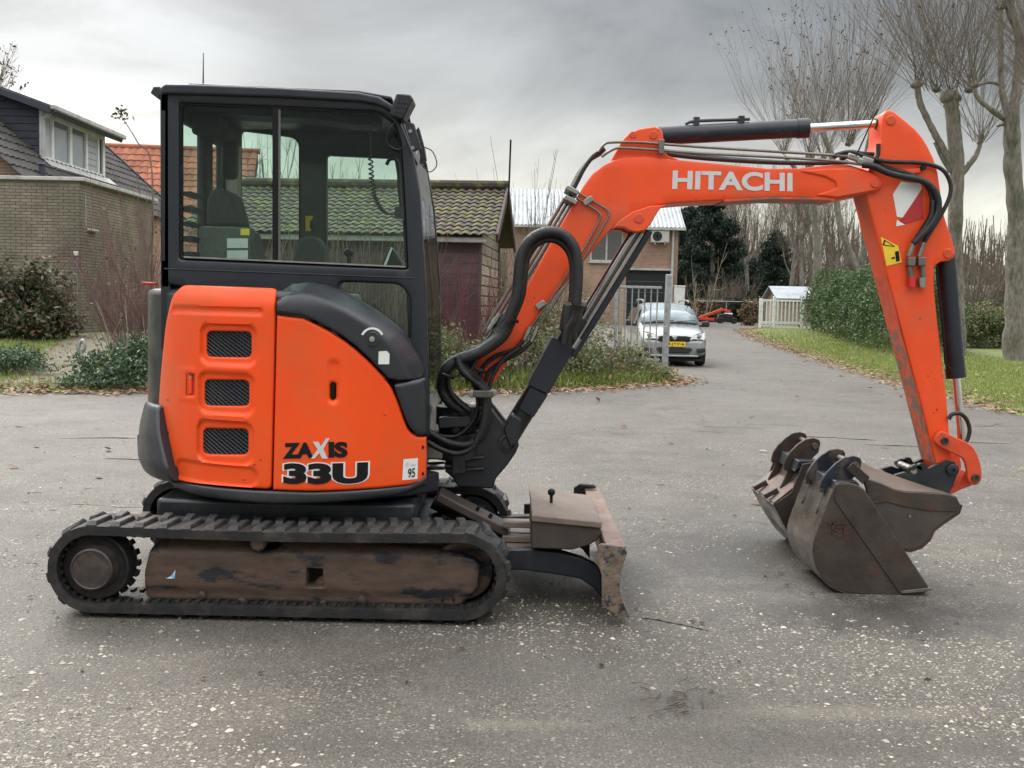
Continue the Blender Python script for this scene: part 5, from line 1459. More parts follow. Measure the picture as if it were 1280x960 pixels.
# ================================================================== buckets standing under the arm
def pz(p, Y=5.50):
    q = P(p[0], p[1], Y); return (q.x, q.z)
def shell(b, path, Y0, Y1, t=.014):
    """bent plate following a profile path"""
    pts = [Vector(p) for p in path]; n = len(pts); inn = []
    for i, p in enumerate(pts):
        d = (pts[min(i + 1, n - 1)] - pts[max(i - 1, 0)]).normalized()
        inn.append(p + Vector((-d.y, d.x)) * t)
    V = [(p.x, y, p.y) for y in (Y0, Y1) for p in pts + inn]
    k = 2 * n; F = []
    for i in range(n - 1):
        F += [(i, i + 1, k + i + 1, k + i), (n + i, k + n + i, k + n + i + 1, n + i + 1), (i, n + i, n + i + 1, i + 1), (k + i, k + i + 1, k + n + i + 1, k + n + i)]
    F += [(0, k, k + n, n), (n - 1, 2 * n - 1, k + 2 * n - 1, k + n - 1)]
    b.add(V, F)
def digging_bucket(label, Y0, Y1, side, back, ears_y, cheek, group):
    t = thing('digging_bucket', label, 'bucket', (pz((1100, 740))[0], (Y0 + Y1) / 2, 0), 0, group)
    sp = [pz(p) for p in side]
    for ya in (Y0, Y1 - .016):
        h = MB(); h.prism(sp, ya, ya + .016); o = h.build('side_plate', M['bucket'], t, bevel=.003)
        if ya == Y0 and cheek:
            c = MB(); c.prism([pz(p) for p in cheek], Y0 - .007, Y0 + .004); c.build('cheek_plate', M['bucket'], o, bevel=.003)
    h = MB(); shell(h, [tuple(v) for v in spline([Vector(pz(p)) for p in back], 4)], Y0 + .003, Y1 - .003)
    h.build('back_plate', M['bucket_back'], t, smooth=30)
    h = MB(); h.prism([pz(p) for p in ((1126, 742), (1125, 738), (1163, 734), (1164, 738.5))], Y0 - .008, Y1 + .008); h.build('cutting_edge', M['bucket_edge'], t, bevel=.003)
    ear = [(1076, 576), (1073.5, 571.5), (1066, 569.3), (1055, 571), (1044, 578), (1033, 589), (1026, 600), (1023, 611), (1024.5, 615), (1028, 613.5), (1029, 617), (1025, 627), (1018, 640), (1028, 646), (1042, 622), (1050, 604), (1062, 600), (1073, 590)]
    for ya in ears_y:
        h = MB(); h.prism([pz(p, 5.62) for p in ear], ya, ya + .020); h.build('ear', M['bluewear'], t, bevel=.004)
        h = MB(); q = P(1026, 612, 5.62); h.cyl((q.x, ya - .006, q.z), (q.x, ya + .026, q.z), .012, n=10); h.build('ear_boss', M['bucket'], t)
    q = P(1067, 580, 5.62); h = MB(); h.cyl((q.x, ears_y[0] - .03, q.z), (q.x, ears_y[-1] + .04, q.z), .016, n=14); h.build('hanger_bar', M['bucket_edge'], t)
    h = MB(); h.prism([pz(p) for p in ((1040, 618), (1046, 602), (1072, 602), (1077, 608), (1050, 610))], Y0 + .02, Y1 - .02); h.build('top_plate', M['bluewear'], t, bevel=.004)
    h = MB(); h.bar(P(1062, 582, 5.56), P(1083, 601, 5.52), .02, .05, (.5, 0, .8)); h.build('wear_strip', M['bucket'], t, bevel=.004)
    return t
side1 = [(1045, 604.5), (1051, 602.5), (1060, 603), (1072, 606), (1081, 612), (1163, 737), (1156, 741.5), (1125, 743.5), (1070, 742), (1046, 737), (1030, 725), (1020, 708), (1016, 690), (1018, 674), (1026, 652), (1036, 626)]
back1 = [(1046, 604), (1036, 626), (1026, 652), (1018, 674), (1015.5, 690), (1019.5, 709), (1029.5, 726), (1046, 738), (1070, 743), (1125, 744.5)]
cheek1 = [(1042, 624), (1045.5, 605), (1060, 604), (1072, 607), (1080, 613), (1160, 735), (1124, 741)]
bk1 = digging_bucket('rusty narrow digging bucket with welded emblem on its side plate', 5.50, 6.02, side1, back1, (5.60, 5.88), cheek1, None)
# emblem welded on the side plate
em = MB()
for a, b in (((1036, 655), (1056, 653)), ((1040, 653), (1041, 668)), ((1045, 659), (1055, 658)), ((1055, 658), (1055.5, 669)), ((1046, 671), (1056, 669)), ((1041, 662), (1047, 662))):
    q0, q1 = P(*a, 5.50), P(*b, 5.50)
    em.bar((q0.x, 5.497, q0.z), (q1.x, 5.497, q1.z), .008, .010)
em.build('emblem', M['bucket'], bk1)
side3 = [(1050, 606), (1062, 604), (1072, 606), (1081, 612), (1150, 737), (1120, 743), (1065, 741), (1030, 703), (1009, 664), (1034, 646)]
back3 = [(1052, 607), (1036, 645), (1010, 662), (1012, 668), (1030, 703), (1064, 742), (1120, 744)]
bk3 = digging_bucket('rusty bucket with flat sloped back and red brown ears behind the narrow one', 6.22, 6.82, side3, back3, (6.36, 6.66), None, None)
M['lip3'] = mat('scuffed_steel', (.13, .105, .088), .45, var=.25, scale=9, col2=(.11, .05, .036), s2=6, metal=.3)
h = MB(); h.prism([pz(p) for p in ((1009, 661), (1013, 666), (1052, 634), (1048, 630))], 6.23, 6.81); h.build('back_ramp', M['lip3'], bk3, bevel=.004)
for yy in (6.34, 6.62):
    q = P(1012, 652, 5.50); h = MB(); h.box((q.x, yy, q.z), (.09, .025, .03), Matrix.Rotation(R(-30), 3, 'Y')); h.build('lug', M['bucket'], bk3, bevel=.004)
for o in bk3.children:
    if o.name.startswith('ear'):
        o.data.materials[0] = M['bucket']
# shallow bucket lying in the mouths of the other two
T0 = 5.56
t = thing('ditching_bucket', 'shallow round-bottomed bucket leaning in the mouth of the narrow digging bucket', 'bucket', (pz((1140, 690), T0)[0], 5.75, pz((1140, 690), T0)[1]))
sp2 = [(1078, 596), (1100, 603), (1118, 611), (1130, 613.5), (1160, 615), (1185, 617), (1196, 621), (1200.5, 631), (1198, 640), (1180, 652), (1167, 662), (1161, 674), (1151, 683.5), (1138, 687.5), (1124, 685.5), (1112, 677), (1100, 655), (1088, 632)]
h = MB(); h.prism([pz(p, T0) for p in sp2], T0, T0 + .014); o = h.build('side_plate', M['bucket'], t, bevel=.003)
ck2 = [(1079, 597), (1100, 604), (1118, 612), (1130, 614.5), (1160, 616), (1185, 618), (1195, 622), (1199, 631), (1196, 639.5), (1160, 638.5), (1130, 633.5), (1108, 627), (1098, 629), (1088, 631)]
c = MB(); c.prism([pz(p, T0) for p in ck2], T0 - .007, T0 + .003); c.build('cheek_plate', M['bucket'], o, bevel=.003)
q = P(1137, 645, T0); c = MB(); c.cyl((q.x, T0 - .006, q.z), (q.x, T0 + .004, q.z), .007, n=10); c.build('plate_bolt', M['steel'], o)
h = MB(); shell(h, [pz(p, T0) for p in sp2[7:18]], T0 + .003, 5.98); h.build('back_plate', M['bucket'], t, smooth=40)
n1 = [(1078, 596), (1100, 603), (1118, 611), (1130, 613.5), (1160, 615), (1185, 617), (1196, 621)]
n2 = [(1066, 573), (1090, 584), (1112, 592), (1127, 597.5), (1155, 607), (1178, 614), (1192, 619)]
A_ = [P(*p, T0 + .004) for p in n1]; B_ = [P(*p, T0 + .085) for p in n2]; k = len(n1)
h = MB(); lo = Vector((0, 0, -.010))
h.add(A_ + B_ + [p + lo for p in A_ + B_], [(i, i + 1, k + i + 1, k + i) for i in range(k - 1)] + [(2 * k + i, 3 * k + i, 3 * k + i + 1, 2 * k + i + 1) for i in range(k - 1)] + [(k + i, k + i + 1, 3 * k + i + 1, 3 * k + i) for i in range(k - 1)] + [(i, 2 * k + i, 2 * k + i + 1, i + 1) for i in range(k - 1)])
h.build('lip_plate', M['tan'], t, smooth=40)
M['lip'] = mat('lip_steel', (.075, .062, .052), .45, var=.2, scale=8, metal=.3)
t.children[-1].data.materials[0] = M['lip']
# ================================================================== buildings
def islmat(name, cols, rough=.8, bump=.002, bscale=80, moss=None, objrand=False, ms=(1.4, .5, .6), dirt=.25, dscale=1.1):
    """masonry or tile colour that differs from piece to piece"""
    m = bpy.data.materials.new(name); m.use_nodes = True
    t = m.node_tree; l = t.links.new; b = t.nodes['Principled BSDF']
    if objrand:
        src = N(t, 'ShaderNodeObjectInfo').outputs['Random']
    else:
        src = N(t, 'ShaderNodeNewGeometry').outputs['Random Per Island']
    r = N(t, 'ShaderNodeValToRGB'); e = r.color_ramp.elements
    while len(e) < len(cols): e.new(.5)
    for i, c in enumerate(cols):
        e[i].position = i / max(1, len(cols) - 1); e[i].color = (*c, 1)
    l(src, r.inputs[0]); cs = r.outputs[0]
    ge = N(t, 'ShaderNodeNewGeometry')
    n1 = N(t, 'ShaderNodeTexNoise', i_Scale=dscale, i_Detail=6, i_Roughness=.6); l(ge.outputs['Position'], n1.inputs['Vector'])
    mr = N(t, 'ShaderNodeMapRange', i_1=.3, i_2=.7, i_3=1 - dirt, i_4=1 + dirt); l(n1.outputs[0], mr.inputs[0])
    sc = N(t, 'ShaderNodeVectorMath', operation='SCALE'); l(cs, sc.inputs[0]); l(mr.outputs[0], sc.inputs['Scale']); cs = sc.outputs[0]
    if moss:
        n2 = N(t, 'ShaderNodeTexNoise', i_Scale=ms[0], i_Detail=8, i_Roughness=.7); l(ge.outputs['Position'], n2.inputs['Vector'])
        m2 = N(t, 'ShaderNodeMapRange', i_1=ms[1], i_2=ms[2]); l(n2.outputs[0], m2.inputs[0])
        mx = N(t, 'ShaderNodeMix', data_type='RGBA'); l(m2.outputs[0], mx.inputs[0]); l(cs, mx.inputs[6]); mx.inputs[7].default_value = (*moss, 1); cs = mx.outputs[2]
    l(cs, b.inputs['Base Color']); b.inputs['Roughness'].default_value = rough; b.inputs['Specular IOR Level'].default_value = .3
    nb = N(t, 'ShaderNodeTexNoise', i_Scale=bscale, i_Detail=3); l(ge.outputs['Position'], nb.inputs['Vector'])
    bp = N(t, 'ShaderNodeBump', i_Strength=.8, i_Distance=bump); l(nb.outputs[0], bp.inputs['Height']); l(bp.outputs[0], b.inputs['Normal'])
    return m
BR = [(.21, .182, .140), (.25, .212, .16), (.18, .157, .123), (.26, .215, .16), (.225, .19, .147)]
M['brick_o'] = islmat('yellow_brown_brick', BR, objrand=True, moss=(.15, .152, .105), ms=(.9, .45, .7), dirt=.32)
M['brick_s'] = islmat('yellow_brown_brick_mass', BR, moss=(.15, .152, .105), ms=(.9, .45, .7), dirt=.32)
DT = [(.040, .038, .037), (.055, .052, .050), (.032, .031, .031), (.062, .056, .052)]
M['dtile_o'] = islmat('dark_tile', DT, objrand=True, moss=(.075, .07, .06), ms=(2.0, .52, .68), dscale=.6); M['dtile_s'] = islmat('dark_tile_mass', DT, moss=(.075, .07, .06), ms=(2.0, .52, .68), dscale=.6)
OT = [(.33, .115, .065), (.39, .145, .08), (.27, .10, .06), (.36, .125, .07), (.22, .10, .065)]
M['otile_o'] = islmat('orange_tile', OT, objrand=True, dirt=.3); M['otile_s'] = islmat('orange_tile_mass', OT, dirt=.3)
MT = [(.062, .050, .041), (.09, .070, .058), (.05, .043, .036), (.078, .062, .05)]
M['mtile'] = islmat('mossy_tile', MT, objrand=True, moss=(.128, .132, .03), ms=(4.2, .50, .62), bump=.01, bscale=30)
M['mtile_s'] = islmat('mossy_tile_mass', MT, moss=(.128, .132, .03), ms=(4.2, .50, .62), bump=.01, bscale=30)
M['mortar'] = mat('mortar', (.21, .193, .157), .9, var=.2, scale=8)
M['greywhite'] = mat('weathered_white_paint', (.46, .46, .44), .55, var=.12, scale=4, col2=(.33, .33, .30), s2=2.5)
M['darkboard'] = mat('dark_blue_grey_board', (.030, .036, .050), .6, var=.2, scale=5)
M['lightgrey'] = mat('light_grey_board', (.42, .44, .46), .55, var=.1, scale=4)
M['winglass'] = mat('window_glass', (.20, .23, .25), .12, var=.25, scale=1.2, spec=.9)
M['darkglass'] = mat('dark_window_glass', (.02, .023, .025), .1, spec=.9)
M['plank_dark'] = mat('dark_plank', (.085, .05, .052), .8, var=.3, scale=6, rand=.25, stretch=(.4, 1, 6), bump=.003, bscale=40)
M['plank_light'] = mat('weathered_plank', (.30, .25, .185), .85, var=.3, scale=6, rand=.22, stretch=(1, .4, 6), bump=.003, bscale=40)
M['metalroof'] = mat('grey_metal_roof', (.30, .325, .35), .5, var=.12, scale=2, col2=(.22, .24, .26), s2=1.5)
M['galv'] = mat('galvanised_steel', (.34, .355, .36), .5, metal=.4, var=.18, scale=14, col2=(.25, .255, .25), s2=9)
M['whitepaint'] = mat('white_fence_paint', (.70, .70, .67), .55, var=.1, scale=5, col2=(.5, .5, .46), s2=4, t2=(.58, .7))

def brick_texture():
    m = bpy.data.materials.new('far_brickwork'); m.use_nodes = True
    t = m.node_tree; l = t.links.new; b = t.nodes['Principled BSDF']
    c = N(t, 'ShaderNodeTexCoord'); q = N(t, 'ShaderNodeMapping'); q.inputs['Rotation'].default_value = (R(90), 0, 0); l(c.outputs['Object'], q.inputs[0])
    k = N(t, 'ShaderNodeTexBrick', i_Scale=1.0); l(q.outputs[0], k.inputs['Vector'])
    k.inputs['Color1'].default_value = (.34, .19, .12, 1); k.inputs['Color2'].default_value = (.24, .14, .10, 1); k.inputs['Mortar'].default_value = (.36, .31, .25, 1)
    k.inputs['Brick Width'].default_value = .22; k.inputs['Row Height'].default_value = .065; k.inputs['Mortar Size'].default_value = .008
    n = N(t, 'ShaderNodeTexNoise', i_Scale=.8, i_Detail=5); l(c.outputs['Object'], n.inputs['Vector'])
    mr = N(t, 'ShaderNodeMapRange', i_1=.3, i_2=.7, i_3=.8, i_4=1.2); l(n.outputs[0], mr.inputs[0])
    s = N(t, 'ShaderNodeVectorMath', operation='SCALE'); l(k.outputs[0], s.inputs[0]); l(mr.outputs[0], s.inputs['Scale']); l(s.outputs[0], b.inputs['Base Color'])
    b.inputs['Roughness'].default_value = .85
    return m
M['brickfar'] = brick_texture()

def brick_face(parent, o, u, nrm, width, height, quota, flip=0):
    """bricks of a wall face; the first quota nearest the origin are objects, the rest one mass"""
    o, u, nrm = Vector(o), Vector(u).normalized(), Vector(nrm).normalized()
    bw, bh, jt = .205, .052, .0115
    me = MB(); me.box((0, 0, 0), (bw, .016, bh)); 
    proto = me.build('brick', M['brick_o'], None, smooth=0)
    rest = MB(); Mx = Matrix((u, nrm, Vector((0, 0, 1)))).transposed()
    rows = int(height / (bh + jt)); n = 0
    cells = []
    for r in range(rows):
        x = -(bw + jt) / 2 * (r % 2)
        while x < width:
            x0, x1 = max(x, 0), min(x + bw, width)
            if x1 - x0 > .03: cells.append(((x0 + x1) / 2, (r + .5) * (bh + jt), x1 - x0))
            x += bw + jt
    cells.sort(key=lambda c: c[0])
    for cx, cz, w in cells:
        p = o + u * cx + Vector((0, 0, cz)) + nrm * (.006 + rnd.uniform(-.0015, .0015))
        if n < quota:
            b = proto.copy(); COL.objects.link(b); b.parent = parent; b.matrix_parent_inverse = wmat(parent).inverted()
            b.matrix_basis = Matrix.Translation(p) @ Mx.to_4x4() @ Matrix.Diagonal((w / bw, 1, 1, 1)); n += 1
        else:
            rest.box(p, (w, .016, bh), Mx)
    bpy.data.objects.remove(proto)
    if rest.v:
        q = rest.build('brick', M['brick_s'], parent, smooth=0); q['kind'] = 'stuff'
def tile_roof(parent, o, u, v, nu, nv, su, sv, mo, ms_, quota=300, wave=.035, pick=None, th=.02):
    """overlapping curved tiles: u along the eave, v up the slope"""
    o, u, v = Vector(o), Vector(u).normalized(), Vector(v).normalized()
    nrm = u.cross(v).normalized()
    if nrm.z < 0: nrm = -nrm
    k = 7; V = []
    for lay in (0, 1):
        for j, vv in enumerate((-.04, sv * 1.0)):
            for i in range(k):
                a = i / (k - 1)
                hgt = wave * (.5 - .5 * math.cos(2 * math.pi * (a * .9 + .05))) + .028 * (1 - j) - lay * th
                V.append(Vector((a * su, vv, hgt)))
    F = [(i, i + 1, k + i + 1, k + i) for i in range(k - 1)]
    F += [(2 * k + i, i, i + 1, 2 * k + i + 1)[::-1] for i in range(k - 1)]
    F += [(0, k, 3 * k, 2 * k), (k - 1, 2 * k - 1 + 0, 4 * k - 1, 3 * k - 1)]
    b = MB(); b.add(V, F); proto = b.build('roof_tile', mo, None, smooth=50)
    Mx = Matrix((u, v, nrm)).transposed().to_4x4()
    rest = MB(); n = 0
    cells = [(i, j) for i in range(nu) for j in range(nv)]
    if pick: cells.sort(key=pick)
    for i, j in cells:
        T = Matrix.Translation(o + u * (i * su) + v * (j * sv) + nrm * rnd.uniform(0, .006)) @ Mx @ Matrix.Rotation(R(rnd.uniform(-.8, .8)), 4, 'Z')
        if n < quota:
            q = proto.copy(); COL.objects.link(q); q.parent = parent; q.matrix_parent_inverse = wmat(parent).inverted(); q.matrix_basis = T; n += 1
        else:
            rest.add([T @ p for p in V], F)
    bpy.data.objects.remove(proto)
    if rest.v:
        q = rest.build('roof_tile', ms_, parent, smooth=50); q['kind'] = 'stuff'

# ---- flat-roofed brick garage
GX, GY = P(100, 300, 22).x, 22.0
GZ0 = .45; GZ1 = P(100, 226, 22).z
gar = thing('brick_garage', 'flat roofed garage of grey brown brick beside the garden path', 'garage', (GX - 2, GY + 2, GZ0))
h = MB(); h.box((GX - 3.0, GY + 2.2, (GZ0 + GZ1) / 2), (6.0 - .006, 4.4 - .006, GZ1 - GZ0)); h.build('wall', M['mortar'], gar)
brick_face(gar, (GX, GY, GZ0), (-1, 0, 0), (0, -1, 0), 4.2, GZ1 - GZ0 - .03, 290)
brick_face(gar, (GX, GY, GZ0), (0, 1, 0), (1, 0, 0), 4.4, GZ1 - GZ0 - .03, 0)
h = MB(); h.box((GX - 2.96, GY + 2.2, GZ1 + .03), (6.16, 4.56, .075)); h.build('roof_edge', M['greywhite'], gar, bevel=.01)
h = MB(); h.box((GX - 2.96, GY + 2.2, GZ1 + .075), (5.9, 4.3, .02)); h.build('roof', M['darkboard'], gar)
q = P(113, 288, 22.6); h = MB(); h.box((GX + .05, 22.55, q.z), (.10, .42, .05)); h.build('wall_lamp', M['greywhite'], gar, bevel=.01)
q = P(95, 317, 21.98); h = MB(); h.box((q.x, 21.97, q.z), (.09, .05, .09)); jb = h.build('junction_box', M['whitepaint'], gar, bevel=.01)
h = MB(); h.tube([(q.x + .02, 21.975, q.z), (q.x + .03, 21.985, GZ0)], .007, 6); h.build('cable_pipe', M['galv'], gar)
q = P(108, 250, 22.4); h = MB(); h.tube([(GX + .02, 22.25, q.z + .1), (GX + .02, 22.27, q.z - .55)], .008, 5); h.build('lamp_cable', M['greywhite'], gar)

# ---- tall house with dark tiled roof and dormer
hs = thing('tiled_house', 'house with steep dark tiled roof and grey dormer behind the brick garage', 'house', (-14.8, 27.5, .6))
def roofz(x): return 4.56 + .89 * (-10.9 - x)
ex, rx = -10.0, -12.75
h = MB()
h.add([(x, y, z) for y in (22.7, 32.9) for x, z in ((ex, .6), (ex, roofz(ex) - .1), (rx, roofz(rx) - .1), (2 * rx - ex, roofz(ex) - .1), (2 * rx - ex, .6))],
      [(0, 1, 2, 3, 4), (9, 8, 7, 6, 5), (0, 5, 6, 1), (1, 6, 7, 2), (2, 7, 8, 3), (3, 8, 9, 4)])
h.build('wall', M['brickfar'], hs)
sl = Vector((rx - ex, 0, roofz(rx) - roofz(ex))); nvv = int(sl.length / .33)
tile_roof(hs, (ex + .1, 33.0, roofz(ex + .1) - .02), (0, -1, 0), sl, 41, nvv, .26, sl.length / nvv * 1.01, M['dtile_o'], M['dtile_s'], 290, pick=lambda c: abs(c[0] - 14) * .5 + c[1])
h = MB(); h.bar((ex + .15, 33.05, roofz(ex + .15)), (rx, 33.05, roofz(rx)), .06, .14); h.build('verge_board', M['darkboard'], hs)
for y0 in (23.0, 24.6):   # cement repairs on the roof
    pass
# dormer: cheek towards the yard, glazed front
DX, D0, D1, DZ0, DZ1 = -10.95, 25.1, 28.9, 4.50, 5.68
h = MB(); h.prism([(DX, DZ0), (DX, DZ1), (DX - 2.2, DZ1 + .75), (DX - 2.2, DZ0)], D0, D1); dm = h.build('dormer', M['darkboard'], hs)
for i in range(11):
    z = DZ0 + .1 + i * .165; xo = max(0, (z - DZ1 + .02) / .345)
    h = MB(); h.box((DX - xo / 2 - 1.1, D0 - .012, z), (2.2 - xo, .02, .15)); h.build('cheek_board', M['darkboard'], dm, bevel=.004)
for dz_, th_, mt, nm in ((.0, .16, 'darkboard', 'dormer_roof'), (.095, .035, 'dtile_s', 'roof_felt')):
    h = MB(); h.bar((DX + .42, (D0 + D1) / 2, DZ1 - .07 + dz_), (-13.1, (D0 + D1) / 2, DZ1 - .07 + .345 * (13.1 - 10.53) + dz_), D1 - D0 + .7 - dz_, th_); h.build(nm, M[mt], dm, bevel=.01)
h = MB(); h.box((DX + .46, (D0 + D1) / 2, DZ1 + .0), (.10, D1 - D0 + .75, .11)); h.build('gutter', M['greywhite'], dm, bevel=.02)
h = MB(); h.tube([(DX + .42, D0 - .15, DZ1 - .02), (DX + .12, D0 - .08, DZ1 - .22), (DX + .10, D0 - .06, DZ0 + .05)], .05, 8); h.build('downpipe', M['greywhite'], dm)
h = MB()
for yy, w in ((D0 + .06, .14), (D0 + .58, .12), (D0 + 1.62, .14), (D0 + 2.60, .12), (D1 - .42, .10), (D1 - .06, .14)):
    h.box((DX + .03, yy, (DZ0 + DZ1) / 2), (.08, w, DZ1 - DZ0 - .02))
for z in (DZ0 + .07, DZ1 - .07):
    h.box((DX + .028, (D0 + D1) / 2, z), (.075, D1 - D0, .13))
h.build('window_frame', M['whitepaint'], dm, bevel=.008)
for a, b, mt in ((D0 + .12, D0 + .53, 'lightgrey'), (D0 + .63, D0 + 1.56, 'winglass'), (D0 + 1.68, D0 + 2.55, 'winglass'), (D1 - .37, D1 - .12, 'darkboard')):
    h = MB(); h.box((DX + .012, (a + b) / 2, (DZ0 + DZ1) / 2), (.02, b - a + .06, DZ1 - DZ0 - .2)); h.build('pane', M[mt], dm)
for i in range(6):
    h = MB(); h.box((DX + .018, D1 - .80, DZ0 + .20 + i * .16), (.03, .68, .145), Matrix.Rotation(R(6), 3, 'Y')); h.build('panel_board', M['lightgrey'], dm, bevel=.004)
h = MB(); h.box((DX + .16, (D0 + D1) / 2 + .1, DZ0 - .02), (.34, D1 - D0 + .3, .05), Matrix.Rotation(R(38), 3, 'Y')); h.build('sill_flashing', M['greywhite'], dm)
h = MB(); c0 = Vector((ex - .25, 23.6, roofz(ex - .25))); h.cyl(c0 - Vector((0, 0, .05)), c0 + Vector((0, 0, .28)), .075, .06, 12); h.cyl(c0 + Vector((0, 0, .27)), c0 + Vector((0, 0, .33)), .09, .05, 12); h.build('roof_vent', M['darkboard'], hs)

# ---- house with orange tiles behind
oh = thing('orange_roof_house', 'house with orange clay tile roof and dark gable behind the shed', 'house', (-9.0, 38, .5), R(7))
LOCAL[0] = True
ZR, ZE, HD, LN = 6.02, 2.55, 3.5, 9.5      # local heights above .5
h = MB(); h.add([(x, y, z) for x in (0, -LN) for y, z in ((-HD, 0), (-HD, ZE), (0, ZR - .08), (HD, ZE), (HD, 0))], [(0, 4, 3, 2, 1), (5, 6, 7, 8, 9), (1, 2, 7, 6), (2, 3, 8, 7), (0, 1, 6, 5), (3, 4, 9, 8)])
h.build('wall', M['darkboard'], oh)
for s in (-1, 1):
    h = MB(); h.bar((.12, s * (HD + .25), ZE - .25), (.12, 0, ZR + .05), .05, .22, (0, s, 1)); h.build('barge_board', M['greywhite'], oh)
h = MB(); h.tube([(.1, 0, ZR + .04), (-LN, 0, ZR + .04)], .10, 10); h.build('ridge_tiles', M['otile_s'], oh)
LOCAL[0] = False
sl = Vector((0, HD, ZR - ZE))
Mr = Matrix.Rotation(R(7), 3, 'Z')
oo = Vector((-9.0, 38, .5)) + Mr @ Vector((-LN, -HD - .2, ZE - .17))
tile_roof(oh, oo, Mr @ Vector((1, 0, 0)), Mr @ sl, int(LN / .25), 16, .25, (sl.length + .2) / 16, M['otile_o'], M['otile_s'], 290, pick=lambda c: -c[1] + abs(c[0] - 16) * .2)

# ---- timber shed with mossy tiles
SA = math.atan2(.28, 3.5)
s0 = Vector((P(600, 300, 20).x, 20, .05))
sd = thing('timber_shed', 'dark timber shed with moss grown tile roof behind the brambles', 'shed', s0, -SA)
LOCAL[0] = True
SW, SD = 5.3, 3.6
ze = 2.72; zr = 3.62
h = MB(); h.add([(x, y, z) for x in (-.03, -SW + .03) for y, z in ((.03, 0), (.03, ze), (SD / 2, zr - .1), (SD - .03, ze), (SD - .03, 0))], [(0, 4, 3, 2, 1), (5, 6, 7, 8, 9), (1, 2, 7, 6), (2, 3, 8, 7), (0, 1, 6, 5), (3, 4, 9, 8)])
h.build('wall', M['cabin'], sd)
nb = 14; bh = ze / nb
for i in range(nb):
    h = MB(); h.box((-SW / 2, .012, (i + .5) * bh), (SW, .03, bh * .97), Matrix.Rotation(R(3), 3, 'X')); h.build('plank', M['plank_dark'], sd)
    h = MB(); h.box((-.005, SD / 2, (i + .5) * bh), (.03, SD - .04, bh * .86), Matrix.Rotation(R(5), 3, 'Y')); h.build('plank', M['plank_light'], sd)
for i in range(4):
    w = (SD - .1) * (1 - (i + .6) / 4.6)
    h = MB(); h.box((-.005, SD / 2, ze + (i + .5) * bh), (.03, w, bh * .95)); h.build('plank', M['plank_light'], sd)
for x, y in ((.012, .03), (.012, SD - .03)):
    h = MB(); h.box((x, y, ze / 2), (.05, .09, ze)); h.build('corner_post', M['plank_dark'], sd, bevel=.006)
h = MB(); h.box((-SW / 2, -.17, ze - .16), (SW + .3, .05, .10)); h.build('gutter', M['greywhite'], sd, bevel=.02)
for s in (-1, 1):
    h = MB(); h.bar((.34, SD / 2 + s * (SD / 2 + .25), ze - .12), (.34, SD / 2, zr + .06), .05, .16, (0, s * .5, 1)); h.build('barge_board', M['plank_dark'], sd, bevel=.006)
h = MB(); h.tube([(.35, SD / 2, zr + .14), (-SW - .3, SD / 2, zr + .14)], .10, 10); h.build('ridge_tiles', M['mtile'], sd)
h = MB(); h.tube([(.38, SD / 2 - .3, zr - .3), (.40, SD / 2 - .3, zr + 1.0)], .018, 6); h.build('aerial_post', M['black'], sd)
LOCAL[0] = False
Ms = Matrix.Rotation(-SA, 3, 'Z')
sv_ = Vector((0, SD / 2 + .25, zr - ze + .13))
tile_roof(sd, s0 + Ms @ Vector((-SW - .3, -.25, ze - .08)), Ms @ Vector((1, 0, 0)), Ms @ sv_, 36, 12, (SW + .64) / 36, sv_.length / 12, M['mtile'], M['mtile_s'], 300, wave=.035, th=.02, pick=lambda c: -c[0])
h = MB(); bk_ = [s0 + Ms @ Vector((x, y, z)) for x in (.33, -SW - .3) for y, z in ((SD + .25, ze - .1), (SD / 2, zr + .06))]
h.add(bk_, [(0, 1, 3, 2)]); h.build('rear_roof', M['mtile'], sd)

# ---- brick workshop down the lane
YW = 55.0
x0, x1 = P(634, 300, YW).x, P(848, 300, YW).x
zg = g1(6, YW) - .05; zE = P(800, 282, YW).z; zR = P(640, 236, YW + 3.6).z
wk = thing('brick_workshop', 'two storey red brick workshop with grey corrugated metal roof down the lane', 'building', ((x0 + x1) / 2, YW + 3.6, zg))
h = MB()
# front wall with openings for the garage door and a window
dxa, dxb, dzt = P(781, 400, YW).x, P(836, 400, YW).x, P(810, 338, YW).z
wxa, wxb, wza, wzb = P(738, 300, YW).x, P(779, 300, YW).x, P(760, 327, YW).z, P(760, 287, YW).z
V, F, d = tri2d([(x0, zg), (x1, zg), (x1, zE), (x0, zE)], [[(dxa, zg + .02), (dxb, zg + .02), (dxb, dzt), (dxa, dzt)], [(wxa, wza), (wxb, wza), (wxb, wzb), (wxa, wzb)]], 2.0)
V3 = np.stack([V[:, 0], np.full(len(V), YW), V[:, 1]], 1); V3, F3 = skirt(V3, F, np.array([0, .25, 0]))
npmesh('front_wall', V3, F3, M['brickfar'], wk)
h = MB(); h.box((x1 - .12, YW + 3.6, (zg + zE) / 2), (.24, 7.18, zE - zg)); h.box((x0 + .12, YW + 3.6, (zg + zE) / 2), (.24, 7.18, zE - zg)); h.build('side_wall', M['brickfar'], wk)
h = MB(); h.box(((dxa + dxb) / 2, YW + .18, (zg + dzt) / 2), (dxb - dxa, .06, dzt - zg))
dr = h.build('garage_door', M['darkglass'], wk)
for i in range(5):
    h = MB(); h.box(((dxa + dxb) / 2, YW + .13, zg + (i + .5) * (dzt - zg) / 5), (dxb - dxa - .04, .04, (dzt - zg) / 5 - .03)); h.build('door_panel', M['cabin'], dr, bevel=.01)
h = MB(); h.box(((dxa + dxb) / 2, YW - .03, dzt + .06), (dxb - dxa + .3, .10, .10)); h.build('door_lintel', M['greywhite'], wk)
